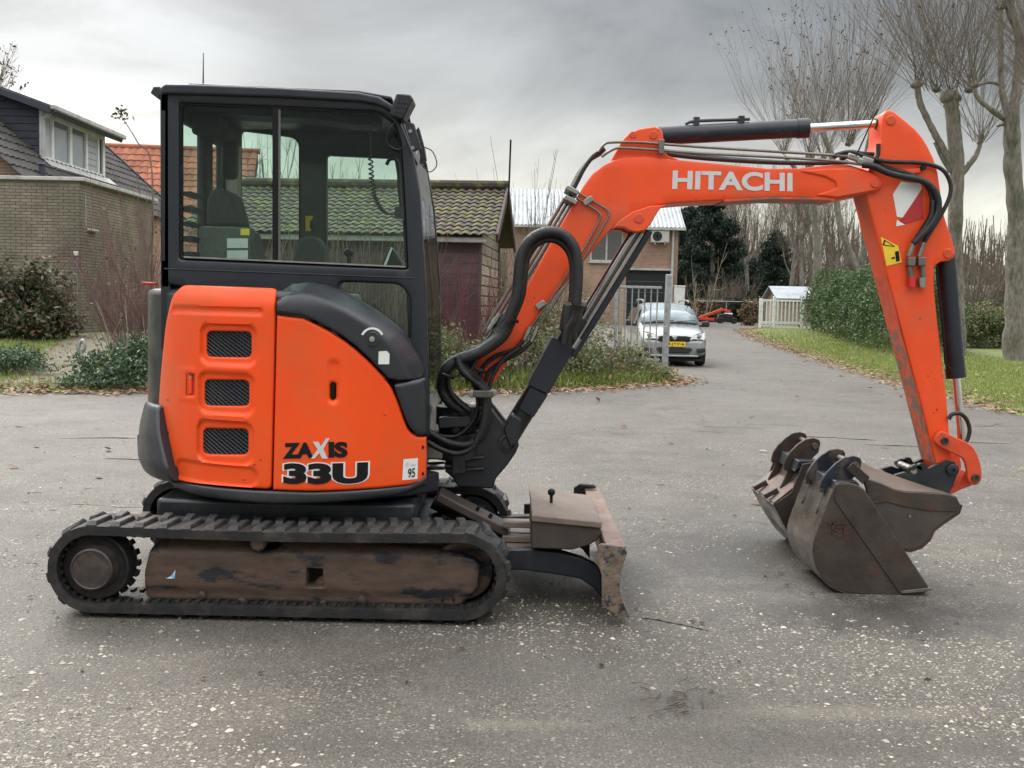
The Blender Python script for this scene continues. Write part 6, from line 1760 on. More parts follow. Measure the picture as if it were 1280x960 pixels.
h = MB(); h.box(((wxa + wxb) / 2, YW + .12, (wza + wzb) / 2), (wxb - wxa, .02, wzb - wza)); wn = h.build('window', M['darkglass'], wk)
h = MB()
for z in (wza + .04, wzb - .04): h.box(((wxa + wxb) / 2, YW + .06, z), (wxb - wxa, .10, .08))
for x in (wxa + .04, (wxa + wxb) / 2, wxb - .04): h.box((x, YW + .062, (wza + wzb) / 2), (.08, .10, wzb - wza - .16))
h.build('window_frame', M['greywhite'], wn)
h = MB(); h.box(((wxa + wxb) / 2, YW - .05, wza - .05), (wxb - wxa + .2, .16, .07)); h.build('window_sill', M['greywhite'], wn)
q = P(824, 296, YW); h = MB(); h.box((q.x, YW - .20, q.z), (.92, .36, .62)); acu = h.build('air_conditioner', M['greywhite'], wk, bevel=.03)
h = MB(); h.lathe((q.x - .14, YW - .385, q.z), (0, -1, 0), [(.24, 0), (.24, .01), (.20, .012), (.05, .0)], 24); h.build('fan_grille', M['cabin'], acu)
h = MB(); h.box((q.x - .25, YW - .2, q.z - .36), (.05, .4, .08)); h.box((q.x + .25, YW - .2, q.z - .36), (.05, .4, .08)); h.build('wall_bracket', M['greywhite'], acu)
q = P(841, 300, YW); h = MB(); h.tube([(q.x, YW - .1, zE - .1), (q.x, YW - .1, zg)], .06, 8); h.build('downpipe', M['greywhite'], wk)
# corrugated roof: ribs are real
h = MB(); nr = 44
V = []; F = []
xa, xb = x0 - .2, x1 + .3
for i in range(nr * 4 + 1):
    x = xa + (xb - xa) * i / (nr * 4); dz = .035 * (1 if i % 4 in (1, 2) else 0)
    V += [(x, YW - .35, zE - .10 + dz), (x, YW + 3.6, zR + dz), (x, YW + 7.5, zE - .1 + dz)]
F = [(3 * i + j, 3 * i + 3 + j, 3 * i + 4 + j, 3 * i + 1 + j) for i in range(nr * 4) for j in (0, 1)]
h.add(V, F); h.build('roof', M['metalroof'], wk, smooth=0)
h = MB(); h.box(((xa + xb) / 2, YW - .38, zE - .16), (xb - xa, .12, .12)); h.build('gutter', M['greywhite'], wk)
h = MB(); h.add([(x, YW + y, z) for x in (x1 - .01, x1 - .24) for y, z in ((0, zE - .02), (3.6, zR - .08), (7.2, zE - .02))], [(0, 1, 2), (5, 4, 3)]); h.build('gable', M['brickfar'], wk)
q = P(849, 372, YW - 1.5); h = MB(); h.box((q.x, YW - 1.5, zg + .95), (.50, .35, 1.95)); h.box((q.x, YW - 1.5, zg + 1.95), (.56, .41, .06))
tag(h.build('meter_cabinet', M['whitepaint'], None, bevel=.02), 'white upright cabinet standing at the workshop corner', 'cabinet')

# ---- galvanised gate by the brambles
GYt = 22.3
gt = thing('metal_gate', 'galvanised steel gate of thin upright bars in the weeds', 'gate', P(800, 460, GYt))
zt = P(800, 359, GYt).z; zb = .12
gx0, gx1 = P(771, 400, GYt).x, P(826, 400, GYt).x
for z in (zt, zb + .25):
    h = MB(); h.box(((gx0 + gx1) / 2, GYt, z), (gx1 - gx0, .045, .05)); h.build('rail', M['galv'], gt, bevel=.006)
for i in range(7):
    x = gx0 + (gx1 - gx0) * (i + .35) / 7
    h = MB(); h.tube([(x, GYt, zb + .25), (x, GYt, zt)], .013, 8); h.build('bar', M['galv'], gt)
h = MB(); h.box((gx0 - .02, GYt, zt / 2), (.06, .06, zt)); h.build('gate_stile', M['galv'], gt, bevel=.008)
p0, p1 = P(830.5, 470, GYt), P(837.5, 343, GYt)
h = MB(); h.bar((p0.x, GYt, 0), (p1.x - .02, GYt, p1.z), .12, .12, (0, 1, 0)); gp = h.build('gate_post', M['galv'], None, bevel=.01); tag(gp, 'thick square galvanised gate post leaning slightly next to the thin bars', 'post')
h = MB(); h.box((p0.x - .02, GYt - .07, p1.z * .47), (.06, .06, .14)); h.build('latch', M['galv'], gp, bevel=.01)
h = MB(); q = P(775, 400, 24.5); h.bar((q.x, 24.5, 0), (q.x + .02, 24.5, P(775, 362, 24.5).z), .09, .09, (0, 1, 0)); tag(h.build('old_post', M['plank_light'], None, bevel=.01), 'weathered wooden post behind the galvanised gate', 'post')

# ---- white picket fence
FY = 50.0
xa, xb = P(950.5, 390, FY).x, P(1003, 390, FY).x
fz0, fz1 = .60, P(975, 374, FY).z
wf = thing('white_fence', 'low white painted picket fence at the end of the verge', 'fence', ((xa + xb) / 2, FY, fz0))
for z, hgt in ((fz1 - .06, .09), (fz0 + .26, .11), (fz0 + .10, .05)):
    h = MB(); h.box(((xa + xb) / 2, FY, z), (xb - xa, .05, hgt)); h.build('rail', M['whitepaint'], wf)
for i in range(11):
    x = xa + (xb - xa) * (i + .5) / 11
    h = MB(); h.box((x, FY - .035, (fz0 + fz1) / 2 + .06), (.055, .02, fz1 - fz0 - .22)); h.build('picket', M['whitepaint'], wf)
for x in (xa, P(967.5, 390, FY).x, xb):
    h = MB(); h.box((x, FY, (fz0 + fz1) / 2 + .0), (.12, .12, fz1 - fz0 + (.25 if x not in (xa, xb) else .06))); h.build('post', M['whitepaint'], wf, bevel=.01)

# ---- small garden hut
HY = 58.0
q0, q1 = P(967, 350, HY + 1.5), P(1020, 353, HY + 1.5)
hu = thing('garden_hut', 'small wooden hut with pale roof beyond the white fence', 'hut', ((q0.x + q1.x) / 2, HY + 1.5, .6))
zr_ = q0.z - .35; ze_ = zr_ - .6
h = MB(); h.add([(x, y, z) for x in (q0.x, q1.x) for y, z in ((HY, .55), (HY, ze_), (HY + 1.5, zr_ - .05), (HY + 3, ze_), (HY + 3, .55))], [(0, 1, 2, 3, 4), (9, 8, 7, 6, 5), (0, 5, 6, 1), (3, 8, 9, 4)]); h.build('wall', M['plank_light'], hu)
for i in range(9):
    h = MB(); h.box(((q0.x + q1.x) / 2, HY - .015, .62 + (i + .5) * (ze_ - .6) / 9), (q1.x - q0.x, .03, (ze_ - .6) / 9 * .93)); h.build('plank', M['plank_light'], hu)
for s in (0, 1):
    h = MB(); h.bar(((q0.x + q1.x) / 2, HY + 1.5, zr_), ((q0.x + q1.x) / 2, HY + (-.25 if s == 0 else 3.25), ze_ - .08), q1.x - q0.x + .5, .05, (0, 0, 1)); h.build('roof', M['metalroof'], hu)

# ---- white bungalow seen through the right-hand hedge
bq0, bq1 = P(1196, 372, 52), P(1290, 372, 52)
bw = thing('white_bungalow', 'long low bungalow with white fascia behind the bare hedge', 'building', ((bq0.x + bq1.x) / 2, 53.5, .5))
h = MB(); h.box(((bq0.x + bq1.x) / 2, 54.0, 1.3), (bq1.x - bq0.x, 4, 1.8)); h.build('wall', M['brickfar'], bw)
h = MB(); h.box(((bq0.x + bq1.x) / 2, 51.8, P(1230, 365, 52).z), (bq1.x - bq0.x + .4, .3, .55)); h.build('fascia', M['whitepaint'], bw)
h = MB(); h.box(((bq0.x + bq1.x) / 2, 53.9, P(1230, 365, 52).z + .30), (bq1.x - bq0.x + .5, 4.5, .06)); h.build('roof', M['metalroof'], bw)
for i in range(3):
    x = bq0.x + (i + .5) * (bq1.x - bq0.x) / 3
    h = MB(); h.box((x, 51.97, 1.35), (.8, .06, .8)); h.build('window', M['darkglass'], bw)

# ---- orange farm implement parked at the far end
fm = thing('parked_implement', 'orange farm implement with black wheels parked before the far hedge', 'machine', (P(898, 400, 60).x, 60, g1(11, 60)))
fm.scale = (.85, .85, .8)
LOCAL[0] = True
h = MB(); h.bar((-1.3, 0, .35), (.2, 0, .95), .25, .18); h.bar((.1, 0, 1.0), (.75, 0, .85), .2, .15); h.bar((-1.35, -.2, .3), (-.3, -.2, .28), .1, .2); h.build('arm', M['orange_worn'], fm, bevel=.02)
h = MB(); h.prism(rounded([(-.1, .15), (.9, .15), (.95, .5), (.5, .7), (0, .6)], .08), -.35, .35); h.build('body', M['cabin'], fm, bevel=.02)
for x in (.05, .95):
    h = MB(); h.lathe((x, -.36, .22), (0, -1, 0), [(.06, -.1), (.22, -.1), (.22, .04), (.17, .08), (.05, .06)], 20); h.build('wheel', M['rubber'], fm)
h = MB(); h.box((.62, -.1, .68), (.5, .4, .12)); h.build('hood', M['whitepaint'], fm, bevel=.04)
LOCAL[0] = False
# white hose spout (metal garden standpipe) at the path
q = P(104, 475, 17.3)
sp_ = MB(); zz_ = float(lvh(np.array([q.x]), np.array([17.3]))[0])
sp_.tube(spline([(q.x + .02, 17.3, zz_ - .05), (q.x, 17.3, zz_ + .22), (q.x - .07, 17.3, zz_ + .40), (q.x - .05, 17.3, zz_ + .55), (q.x + .0, 17.3, zz_ + .60), (q.x + .03, 17.3, zz_ + .50), (q.x - .02, 17.3, zz_ + .40)], 5), .028, 8)
tag(sp_.build('bent_pipe', M['galv'], None, smooth=60), 'bent grey metal pipe sticking out of the ivy by the path', 'pipe')
# ================================================================== silver van
M['vansilver'] = mat('silver_car_paint', (.30, .315, .32), .3, metal=.45, var=.05, scale=4, coat=.6, col2=(.36, .37, .36), s2=2, t2=(.55, .75))
M['vanblack'] = mat('black_trim', (.018, .018, .02), .5)
M['vanglass'] = mat('windscreen_glass', (.16, .21, .235), .08, spec=.9, var=.3, scale=1.6, coat=.3)
M['lampglass'] = mat('headlamp_glass', (.38, .39, .38), .12, metal=.2, spec=.9, coat=.6, var=.2, scale=14)
M['plate'] = mat('yellow_plate', (.75, .50, .02), .45)
VY, VX = 26.7, P(842, 455, 26.7).x
VAN = thing('parked_van', 'silver estate van parked in the lane behind the galvanised gate', 'van', (VX, VY, g1(4, 27)), R(-1.5))
LOCAL[0] = True
# stations: y from the nose back, half width, bottom, belt height, roof half width, roof edge, top
st = [(.00, .60, .30, .52, .50, .56, .58), (.05, .74, .24, .60, .64, .68, .70), (.20, .82, .21, .70, .72, .80, .83), (.50, .86, .20, .80, .74, .88, .93), (1.00, .87, .20, .88, .74, .96, 1.02),
      (1.15, .87, .20, .90, .73, 1.00, 1.06), (1.55, .87, .20, .92, .70, 1.23, 1.30), (1.95, .87, .20, .93, .64, 1.45, 1.50), (2.3, .87, .20, .94, .62, 1.51, 1.565), (3.2, .87, .20, .95, .62, 1.53, 1.60), (4.1, .86, .22, .96, .61, 1.51, 1.58), (4.40, .84, .26, .96, .58, 1.44, 1.50), (4.47, .78, .34, .90, .55, 1.05, 1.10)]
V = []; rows = []
for y, hw, zb, zm, rw, re, zt in st:
    half = [(0, zb), (hw * .86, zb), (hw * .98, zb + .12), (hw, zb + .34 * (zm - zb) + .08), (hw * .985, zm), (rw + (hw - rw) * .25, zm + (re - zm) * .55), (rw, re), (rw * .72, zt - .01), (0, zt)]
    ring_ = half + [(-x, z) for x, z in half[-2:0:-1]]
    rows.append(len(ring_)); V += [(x, y, z) for x, z in ring_]
k = rows[0]; F = [(i * k + j, i * k + (j + 1) % k, (i + 1) * k + (j + 1) % k, (i + 1) * k + j) for i in range(len(st) - 1) for j in range(k)]
F += [tuple(range(k - 1, -1, -1)), tuple(range((len(st) - 1) * k, len(st) * k))]
h = MB(); h.add(V, F); vb = h.build('body', M['vansilver'], VAN, smooth=50)
sm = vb.modifiers.new('sub', 'SUBSURF'); sm.levels = 1; sm.render_levels = 2
# windscreen
h = MB()
wy = [(1.12, .74, 1.055), (1.50, .70, 1.285), (1.92, .60, 1.505)]
n = 7; V = []
for y, hw, z in wy:
    for i in range(n):
        u = -1 + 2 * i / (n - 1)
        V.append((hw * u, y - .03 + .06 * u * u, z + .012 - .045 * u * u))
h.add(V, [(r * n + i, r * n + i + 1, (r + 1) * n + i + 1, (r + 1) * n + i) for r in range(2) for i in range(n - 1)])
o = h.build('windscreen', M['vanglass'], VAN, smooth=80)
so = o.modifiers.new('solid', 'SOLIDIFY'); so.thickness = .03; so.offset = 1
h = MB(); h.tube(spline([(-.70, 1.06, 1.05), (-.2, 1.02, 1.075), (.3, 1.02, 1.075), (.70, 1.06, 1.05)], 5), .022, 6); h.build('scuttle', M['vanblack'], VAN)
for x0_, x1_ in ((-.45, .1), (.15, .65)):
    h = MB(); h.tube([(x0_, 1.03, 1.10), (x1_, 1.06, 1.13)], .012, 5); h.build('wiper', M['vanblack'], VAN)
for s in (-1, 1):
    h = MB()
    for y0, y1 in ((2.0, 2.75), (2.82, 3.55), (3.62, 4.2)):
        h.add([(s * .862, y0 - (.35 if y0 < 2.1 else 0), .97), (s * .862, y1, .98), (s * .70, y1, 1.44), (s * .70, y0, 1.42)], [(0, 1, 2, 3)])
    o = h.build('side_window', M['darkglass'], VAN, smooth=0); so = o.modifiers.new('solid', 'SOLIDIFY'); so.thickness = .04; so.offset = 0
    h = MB(); h.box((s * 1.00, 1.62, 1.04), (.20, .10, .15)); mr_ = h.build('wing_mirror', M['vanblack'], VAN, bevel=.04, seg=3)
    h = MB(); h.box((s * .90, 1.64, .99), (.12, .05, .05)); h.build('mirror_stem', M['vanblack'], mr_)
    # headlamp
    h = MB(); lp = [(s * .40, -.005, .70), (s * .74, .10, .68), (s * .80, .24, .76), (s * .78, .30, .85), (s * .62, .16, .83), (s * .47, .06, .77)]
    c_ = Vector((s * .6, .30, .76)); V = [Vector(p) + Vector((0, -.035, 0)) for p in lp] + [c_]
    h.add(V, [tuple(range(6))] + [(i, (i + 1) % 6, 6) for i in range(6)]); hl = h.build('headlamp', M['lampglass'], VAN, smooth=0, bevel=.01)
    h = MB(); h.lathe((s * .62, .02, .765), (0, -1, 0), [(.055, -.03), (.055, .012), (.03, .02), (.01, .02)], 14); h.build('lamp_lens', M['chrome'], hl)
    h = MB(); h.bar((s * .56, -.03, .40), (s * .78, .06, .42), .04, .11, (0, 0, 1)); h.build('fog_recess', M['vanblack'], VAN, bevel=.02)
    h = MB(); h.tube(spline([(s * .60, 2.1, 1.58), (s * .60, 2.3, 1.64), (s * .60, 3.9, 1.65), (s * .60, 4.1, 1.60)], 5), .022, 7); h.build('roof_rail', M['steel'], VAN)
    for yy in (.80, 3.70):
        h = MB(); h.lathe((s * .66, yy, .305), (s, 0, 0), [(.05, -.02), (.28, -.02), (.305, .04), (.305, .16), (.28, .20), (.19, .20), (.18, .17), (.03, .18)], 26); w_ = h.build('wheel', M['rubber'], VAN, smooth=40)
        h = MB(); h.lathe((s * .66, yy, .305), (s, 0, 0), [(.18, .16), (.175, .20), (.10, .185), (.03, .20)], 20); h.build('rim', M['steel'], w_)
# grille, badge, plate, lower intake
h = MB(); h.prism([(-.42, .735), (-.36, .63), (.36, .63), (.42, .735), (.30, .76), (-.30, .76)], -.045, .10); gl_ = h.build('grille', M['vanblack'], VAN, bevel=.015)
for z in (.655, .69, .725):
    h = MB(); h.box((0, -.05, z), (.70, .012, .010)); h.build('grille_bar', M['vanblack'], gl_)
h = MB(); h.prism([(-.065, .74), (-.045, .69), (0, .655), (.045, .69), (.065, .74), (.04, .755), (-.04, .755)], -.075, -.04); h.build('badge', M['lampglass'], VAN, bevel=.008)
h = MB(); h.box((0, -.05, .555), (.54, .02, .125)); pl_ = h.build('number_plate', M['plate'], VAN, bevel=.006)
h = MB(); h.prism([(-.46, .50 - .06), (-.36, .33), (.36, .33), (.46, .44), (.40, .475), (-.40, .475)], -.035, .12); h.build('lower_grille', M['vanblack'], VAN, bevel=.02)
h = MB(); h.box((0, .04, .265), (1.2, .14, .05)); h.build('bumper_lip', M['vansilver'], VAN, bevel=.02)
h = MB(); h.tube([(.25, 2.3, 1.60), (.22, 2.42, 1.76)], .008, 5); h.build('antenna', M['vanblack'], VAN)
V, F = text2d('08-JTV-6', .01)
lo, hi = V.min(0), V.max(0); U = (V - lo) / (hi - lo)
V3 = np.stack([-.235 + .47 * U[:, 0], np.full(len(U), -.063), .515 + .08 * U[:, 1]], 1)
npmesh('plate_letters', V3, F, M['black'], pl_)
h = MB(); h.box((-.252, -.0625, .555), (.03, .003, .11)); h.build('plate_band', mat('plate_blue', (.02, .06, .35), .5), pl_)
h = MB(); h.box((0, 2.2, .16), (1.5, 3.9, .06)); h.build('underbody', M['vanblack'], VAN)
LOCAL[0] = False
# ================================================================== trees, hedges, shrubs
M['bark'] = mat('bark', (.20, .178, .15), .9, var=.45, scale=13, col2=(.125, .125, .09), s2=2.6, t2=(.48, .62), bump=.05, bscale=20, stretch=(1, 1, .35))
M['twigs'] = mat('twigs', (.16, .13, .10), .85, var=.25, scale=2)
M['twigs2'] = mat('twigs_brown', (.15, .118, .09), .9, var=.3, scale=1.5)
M['twigs_pale'] = mat('twigs_pale', (.33, .29, .22), .85, var=.2, scale=2)
M['twigs_red'] = mat('twigs_red', (.13, .030, .038), .6, var=.35, scale=2.5)
M['twigs_purple'] = mat('twigs_purple', (.15, .065, .07), .7, var=.35, scale=2.5)
M['conifer'] = leafmat('conifer_needles', [(0.01, 0.021, 0.016), (0.018, 0.034, 0.022), (0.026, 0.044, 0.026), (0.014, 0.026, 0.021)], .7, .1)
M['hedge'] = leafmat('hedge_leaves', [(0.04, 0.077, 0.025), (0.064, 0.114, 0.037), (0.101, 0.156, 0.052), (0.052, 0.092, 0.033)], .5, .2)
M['rhodo'] = leafmat('rhododendron_leaves', [(.035, .065, .03), (.06, .095, .04), (.17, .08, .055), (.085, .11, .05), (.15, .13, .09), (.05, .08, .036)], .4, 0.15)
M['bramble'] = leafmat('bramble_leaves', [(0.069, 0.103, 0.034), (0.126, 0.173, 0.05), (0.196, 0.196, 0.103), (0.252, 0.173, 0.103), (0.103, 0.142, 0.069), (0.138, 0.23, 0.046)], .5, .2)
M['deadfern'] = leafmat('dead_stalks', [(0.18, 0.128, 0.075), (0.255, 0.195, 0.112), (0.135, 0.09, 0.06)], .8, .2)
M['ivy'] = leafmat('ivy_leaves', [(0.04, 0.077, 0.048), (0.083, 0.129, 0.083), (0.055, 0.101, 0.037), (0.12, 0.184, 0.074)], .35, .15)
M['dryleaf'] = leafmat('last_leaves', [(.05, .035, .02), (.09, .06, .03), (.035, .03, .02)], .8, .2)
M['yleaf'] = leafmat('yellow_leaves', [(.22, .24, .08), (.30, .28, .12), (.16, .2, .06)], .6, .3)

def twig_mesh(name, A, B, C, r, mt, parent=None, kind=None, tip=.35, n=3):
    """many thin bent sticks A-B-C, radius r at the base"""
    A, B, C = (np.asarray(q, float) for q in (A, B, C)); r = np.asarray(r, float)
    m = len(A)
    T = C - A; T /= np.linalg.norm(T, axis=1)[:, None] + 1e-9
    ref = np.where(np.abs(T[:, 2:3]) < .9, np.array([[0, 0, 1.]]), np.array([[1., 0, 0]]))
    U = np.cross(T, ref); U /= np.linalg.norm(U, axis=1)[:, None] + 1e-9
    W = np.cross(T, U)
    rings = []
    for Q, s in ((A, 1.0), (B, .5 + .5 * tip), (C, tip)):
        for j in range(n):
            a = 2 * math.pi * j / n
            rings.append(Q + (U * math.cos(a) + W * math.sin(a)) * (r * s)[:, None])
    V = np.stack(rings, 1).reshape(-1, 3)
    f = np.array([(i * n + j, i * n + (j + 1) % n, (i + 1) * n + (j + 1) % n, (i + 1) * n + j) for i in range(2) for j in range(n)])
    F = (np.arange(m)[:, None, None] * (3 * n) + f[None]).reshape(-1, 4)
    return npmesh(name, V, F, mt, parent, 180, kind)
def shoots(centers, n, ln, spread, r, upb=1.0, off=.15, sub=5, sublen=.28, curve=.25, seed=1):
    """whips that rise from a head, each with side twigs"""
    rg = np.random.default_rng(seed)
    c = np.asarray(centers, float); k = rg.integers(0, len(c), n)
    az = rg.uniform(0, 2 * np.pi, n); sp = spread * np.sqrt(rg.random(n))
    D = np.stack([np.sin(sp) * np.cos(az), np.sin(sp) * np.sin(az), np.cos(sp)], 1)
    Ln = ln * rg.uniform(.35, 1.1, n)
    A = c[k] + D * np.array([1, 1, .3]) * off * rg.uniform(.3, 1, n)[:, None] + rg.normal(0, off * .35, (n, 3))
    B = A + D * (Ln * .5)[:, None] + rg.normal(0, .11, (n, 3)) * Ln[:, None] * .5
    D2 = D + np.array([0, 0, curve * 1.7 * upb]) + rg.normal(0, .10, (n, 3)); D2 /= np.linalg.norm(D2, axis=1)[:, None]
    C = B + D2 * (Ln * .5)[:, None]
    r0 = r * rg.uniform(.6, 1.2, n) * (Ln / ln)
    As, Bs, Cs, rs = [A], [B], [C], [r0]
    for lev in range(sub):
        t = rg.uniform(.15, .95, n)[:, None]
        S = np.where(t < .5, A + (B - A) * t * 2, B + (C - B) * (t - .5) * 2)
        d = D2 + rg.normal(0, .45, (n, 3)); d /= np.linalg.norm(d, axis=1)[:, None]
        l2 = (ln * sublen * rg.uniform(.4, 1.2, n))[:, None] * (1.15 - t)
        E = S + d * l2; Mi = S + d * l2 * .5 + rg.normal(0, .03, (n, 3)) * l2
        E[:, 2] += (l2[:, 0] * .15)
        As.append(S); Bs.append(Mi); Cs.append(E); rs.append(r0 * .5)
    return [np.concatenate(q) for q in (As, Bs, Cs, rs)]
def leaf_quads(C, size, rg, flat_=.0, droop=0):
    n = len(C)
    nrm = rg.normal(0, 1, (n, 3)); nrm[:, 2] = np.abs(nrm[:, 2]) + flat_; nrm /= np.linalg.norm(nrm, axis=1)[:, None]
    u = np.cross(nrm, rg.normal(0, 1, (n, 3))); u /= np.linalg.norm(u, axis=1)[:, None] + 1e-9
    u[:, 2] -= droop; v = np.cross(nrm, u)
    s = (size * rg.uniform(.6, 1.35, n))[:, None]
    V = np.stack([C - u * s, C - v * s * .45 + nrm * s * .12, C + u * s, C + v * s * .45 + nrm * s * .12], 1).reshape(-1, 3)
    i = np.arange(n)[:, None] * 4
    F = np.concatenate([i + np.array([[0, 1, 2]]), i + np.array([[0, 2, 3]])])
    return V, F
def clump_points(rg, n, center, radii, nclump=40, tight=.22, shell=.6, zmin=None):
    """points gathered in clumps near the outside of an uneven ellipsoid"""
    d = rg.normal(0, 1, (nclump, 3)); d /= np.linalg.norm(d, axis=1)[:, None]
    rr = shell + (1 - shell) * rg.random(nclump)
    K = d * rr[:, None] * (1 + .22 * rg.normal(0, 1, (nclump, 1))).clip(.5, 1.35)
    k = rg.integers(0, nclump, n)
    X = (K[k] + rg.normal(0, tight, (n, 3))) * np.array(radii) + np.array(center)
    if zmin is not None: X = X[X[:, 2] > zmin + .02]
    return X
def bush(name, label, cat, c, radii, n, size, mt, seed, zb, stems=14, stem_mat='twigs2', group=None, nclump=40, tight=.2, shell=.6, extra=None):
    rg = np.random.default_rng(seed)
    t = thing(name, label, cat, (c[0], c[1], zb), 0, group)
    X = clump_points(rg, n, c, radii, nclump, tight, shell, zb)
    V, F = leaf_quads(X, size, rg, .2)
    npmesh('foliage', V, F, mt, t, 0, 'stuff')
    a = rg.uniform(0, 6.28, stems)
    A = np.stack([c[0] + rg.normal(0, .15, stems) * radii[0], c[1] + rg.normal(0, .15, stems) * radii[1], np.full(stems, zb - .05)], 1)
    C = np.array(c) + np.stack([np.cos(a) * radii[0], np.sin(a) * radii[1], rg.uniform(.1, .95, stems) * radii[2]], 1) * rg.uniform(.6, 1.1, (stems, 1))
    C[:, 2] = np.maximum(C[:, 2], zb + .1)
    B = (A + C) / 2 + rg.normal(0, .08, (stems, 3)); B[:, 2] += .15 * radii[2]; B[:, 2] = np.maximum(B[:, 2], zb + .03)
    twig_mesh('stems', A, B, C, np.full(stems, .012), M[stem_mat], t, 'stuff')
    return t
def stem_shrub(name, label, c, zb, hgt, n, spread, r, mt, seed, sub=5, leaves=0, lm=None, group=None):
    t = thing(name, label, 'shrub', (c[0], c[1], zb), 0, group)
    A, B, C, rr = shoots([(c[0] + dx, c[1] + dy, zb) for dx, dy in ((0, 0), (.25, .1), (-.25, -.05), (.5, .1), (-.5, .1))][:5], n, hgt, spread, r, off=.12, sub=sub, sublen=.35, seed=seed)
    A[:n, 2] = zb - .03
    twig_mesh('stems', A, B, C, rr, mt, t, 'stuff')
    if leaves:
        rg = np.random.default_rng(seed + 5)
        X = C[rg.integers(0, len(C), leaves)] + rg.normal(0, .03, (leaves, 3)); X = X[X[:, 2] > zb + .05]
        V, F = leaf_quads(X, .035, rg); npmesh('leaves', V, F, lm, t, 0, 'stuff')
    return t
def limb(mb, pts, rad, n=10, wob=.03, seed=0, sm=6):
    rg = random.Random(seed); s = spline(pts, sm); k = len(s)
    rr = [np.interp(i / (k - 1), np.linspace(0, 1, len(rad)), rad) * (1 + rg.uniform(-wob, wob) * 2) for i in range(k)]
    mb.tube([p + Vector((rg.gauss(0, wob * .3), rg.gauss(0, wob * .3), 0)) * (rr[i] / .3) for i, p in enumerate(s)], rr, n)
def pollard(label, trunk, heads, nsh, ln, spread, seed, r=.022, sub=6, leaves=300, up=1.0):
    """trunk: list of (pts, radii); heads: knuckles from which whips rise"""
    b0 = trunk[0][0][0]
    t = thing('pollard_tree', label, 'tree', b0)
    mb = MB()
    for i, (pts, rad) in enumerate(trunk): limb(mb, pts, [q_ * .55 for q_ in rad], 12, .05, seed + i)
    for c, rr in heads: mb.ico(c, rr * .58, 2, (1, 1, .75), .16)
    mb.build('trunk', M['bark'], t, smooth=70)
    A, B, C, rr = shoots([c for c, _ in heads], nsh, ln, spread, r, up, off=.22, sub=sub, sublen=.30, seed=seed)
    twig_mesh('crown', A, B, C, rr, M['twigs'], t, 'stuff')
    if leaves:
        rg = np.random.default_rng(seed); X = C[rg.integers(0, nsh, leaves)] + rg.normal(0, .06, (leaves, 3))
        V, F = leaf_quads(X, .06, rg, 0, .3); npmesh('last_leaves', V, F, M['dryleaf'], t, 0, 'stuff')
    return t
def gz_(x, y):
    return float(rvh(np.array([x]), np.array([y]))[0]) if x > 8 else g1(x, y)
# -- row of pollards beside the lane
def pp(px_, py_, Y): return P(px_, py_, Y)
Y1 = 51
b = pp(1020, 380, Y1); z0 = gz_(b.x, Y1)
pollard('slender pollard tree with thin upright shoots behind the hedge', [([(b.x, Y1, z0 - .1), pp(1022, 320, Y1), pp(1018, 262, Y1), pp(1012, 205, Y1)], [.42, .36, .32, .36]), ([pp(1014, 235, Y1), pp(995, 212, Y1), pp(980, 195, Y1)], [.2, .16, .15])],
        [(pp(1012, 196, Y1), .40), (pp(980, 190, Y1), .26), (pp(1030, 200, Y1), .25)], 170, 6.2, .72, 11, .0115, 8, 420)
Y2 = 46
b = pp(1076, 395, Y2); z0 = gz_(b.x, Y2)
pollard('pollard tree forking low into two thick limbs behind the hedge', [([(b.x, Y2, z0 - .1), pp(1075, 360, Y2), pp(1073, 335, Y2)], [.50, .46, .42]), ([pp(1072, 340, Y2), pp(1056, 300, Y2), pp(1047, 262, Y2), pp(1042, 205, Y2), pp(1028, 165, Y2)], [.33, .28, .25, .23, .2]), ([pp(1076, 340, Y2), pp(1080, 300, Y2), pp(1078, 262, Y2), pp(1082, 200, Y2), pp(1090, 160, Y2)], [.30, .24, .21, .2, .2])],
        [(pp(1028, 160, Y2), .30), (pp(1090, 155, Y2), .32), (pp(1060, 180, Y2), .24)], 180, 6.6, .76, 12, .0115, 8, 300)
Y3 = 32
b = pp(1196, 440, Y3); z0 = gz_(b.x, Y3)
pollard('stout pollard tree with a knotted twig nest on its head', [([(b.x, Y3, z0 - .1), pp(1196, 380, Y3), pp(1194, 300, Y3), pp(1196, 220, Y3), pp(1191, 150, Y3), pp(1188, 118, Y3)], [.48, .42, .37, .38, .34, .42]), ([pp(1193, 215, Y3), pp(1178, 185, Y3), pp(1162, 155, Y3), pp(1150, 128, Y3), pp(1146, 105, Y3)], [.22, .19, .17, .17, .17]), ([pp(1196, 225, Y3), pp(1212, 205, Y3), pp(1222, 190, Y3), pp(1228, 168, Y3)], [.18, .15, .13, .1]), ([pp(1188, 215, Y3), pp(1176, 195, Y3), pp(1168, 178, Y3)], [.12, .09, .07])],
        [(pp(1188, 122, Y3), .50), (pp(1146, 106, Y3), .30), (pp(1212, 112, Y3), .24), (pp(1225, 178, Y3), .14), (pp(1170, 112, Y3), .2)], 210, 6.4, .78, 13, .0115, 8, 200)
Y4 = 30
b = pp(1268, 455, Y4); z0 = gz_(b.x, Y4)
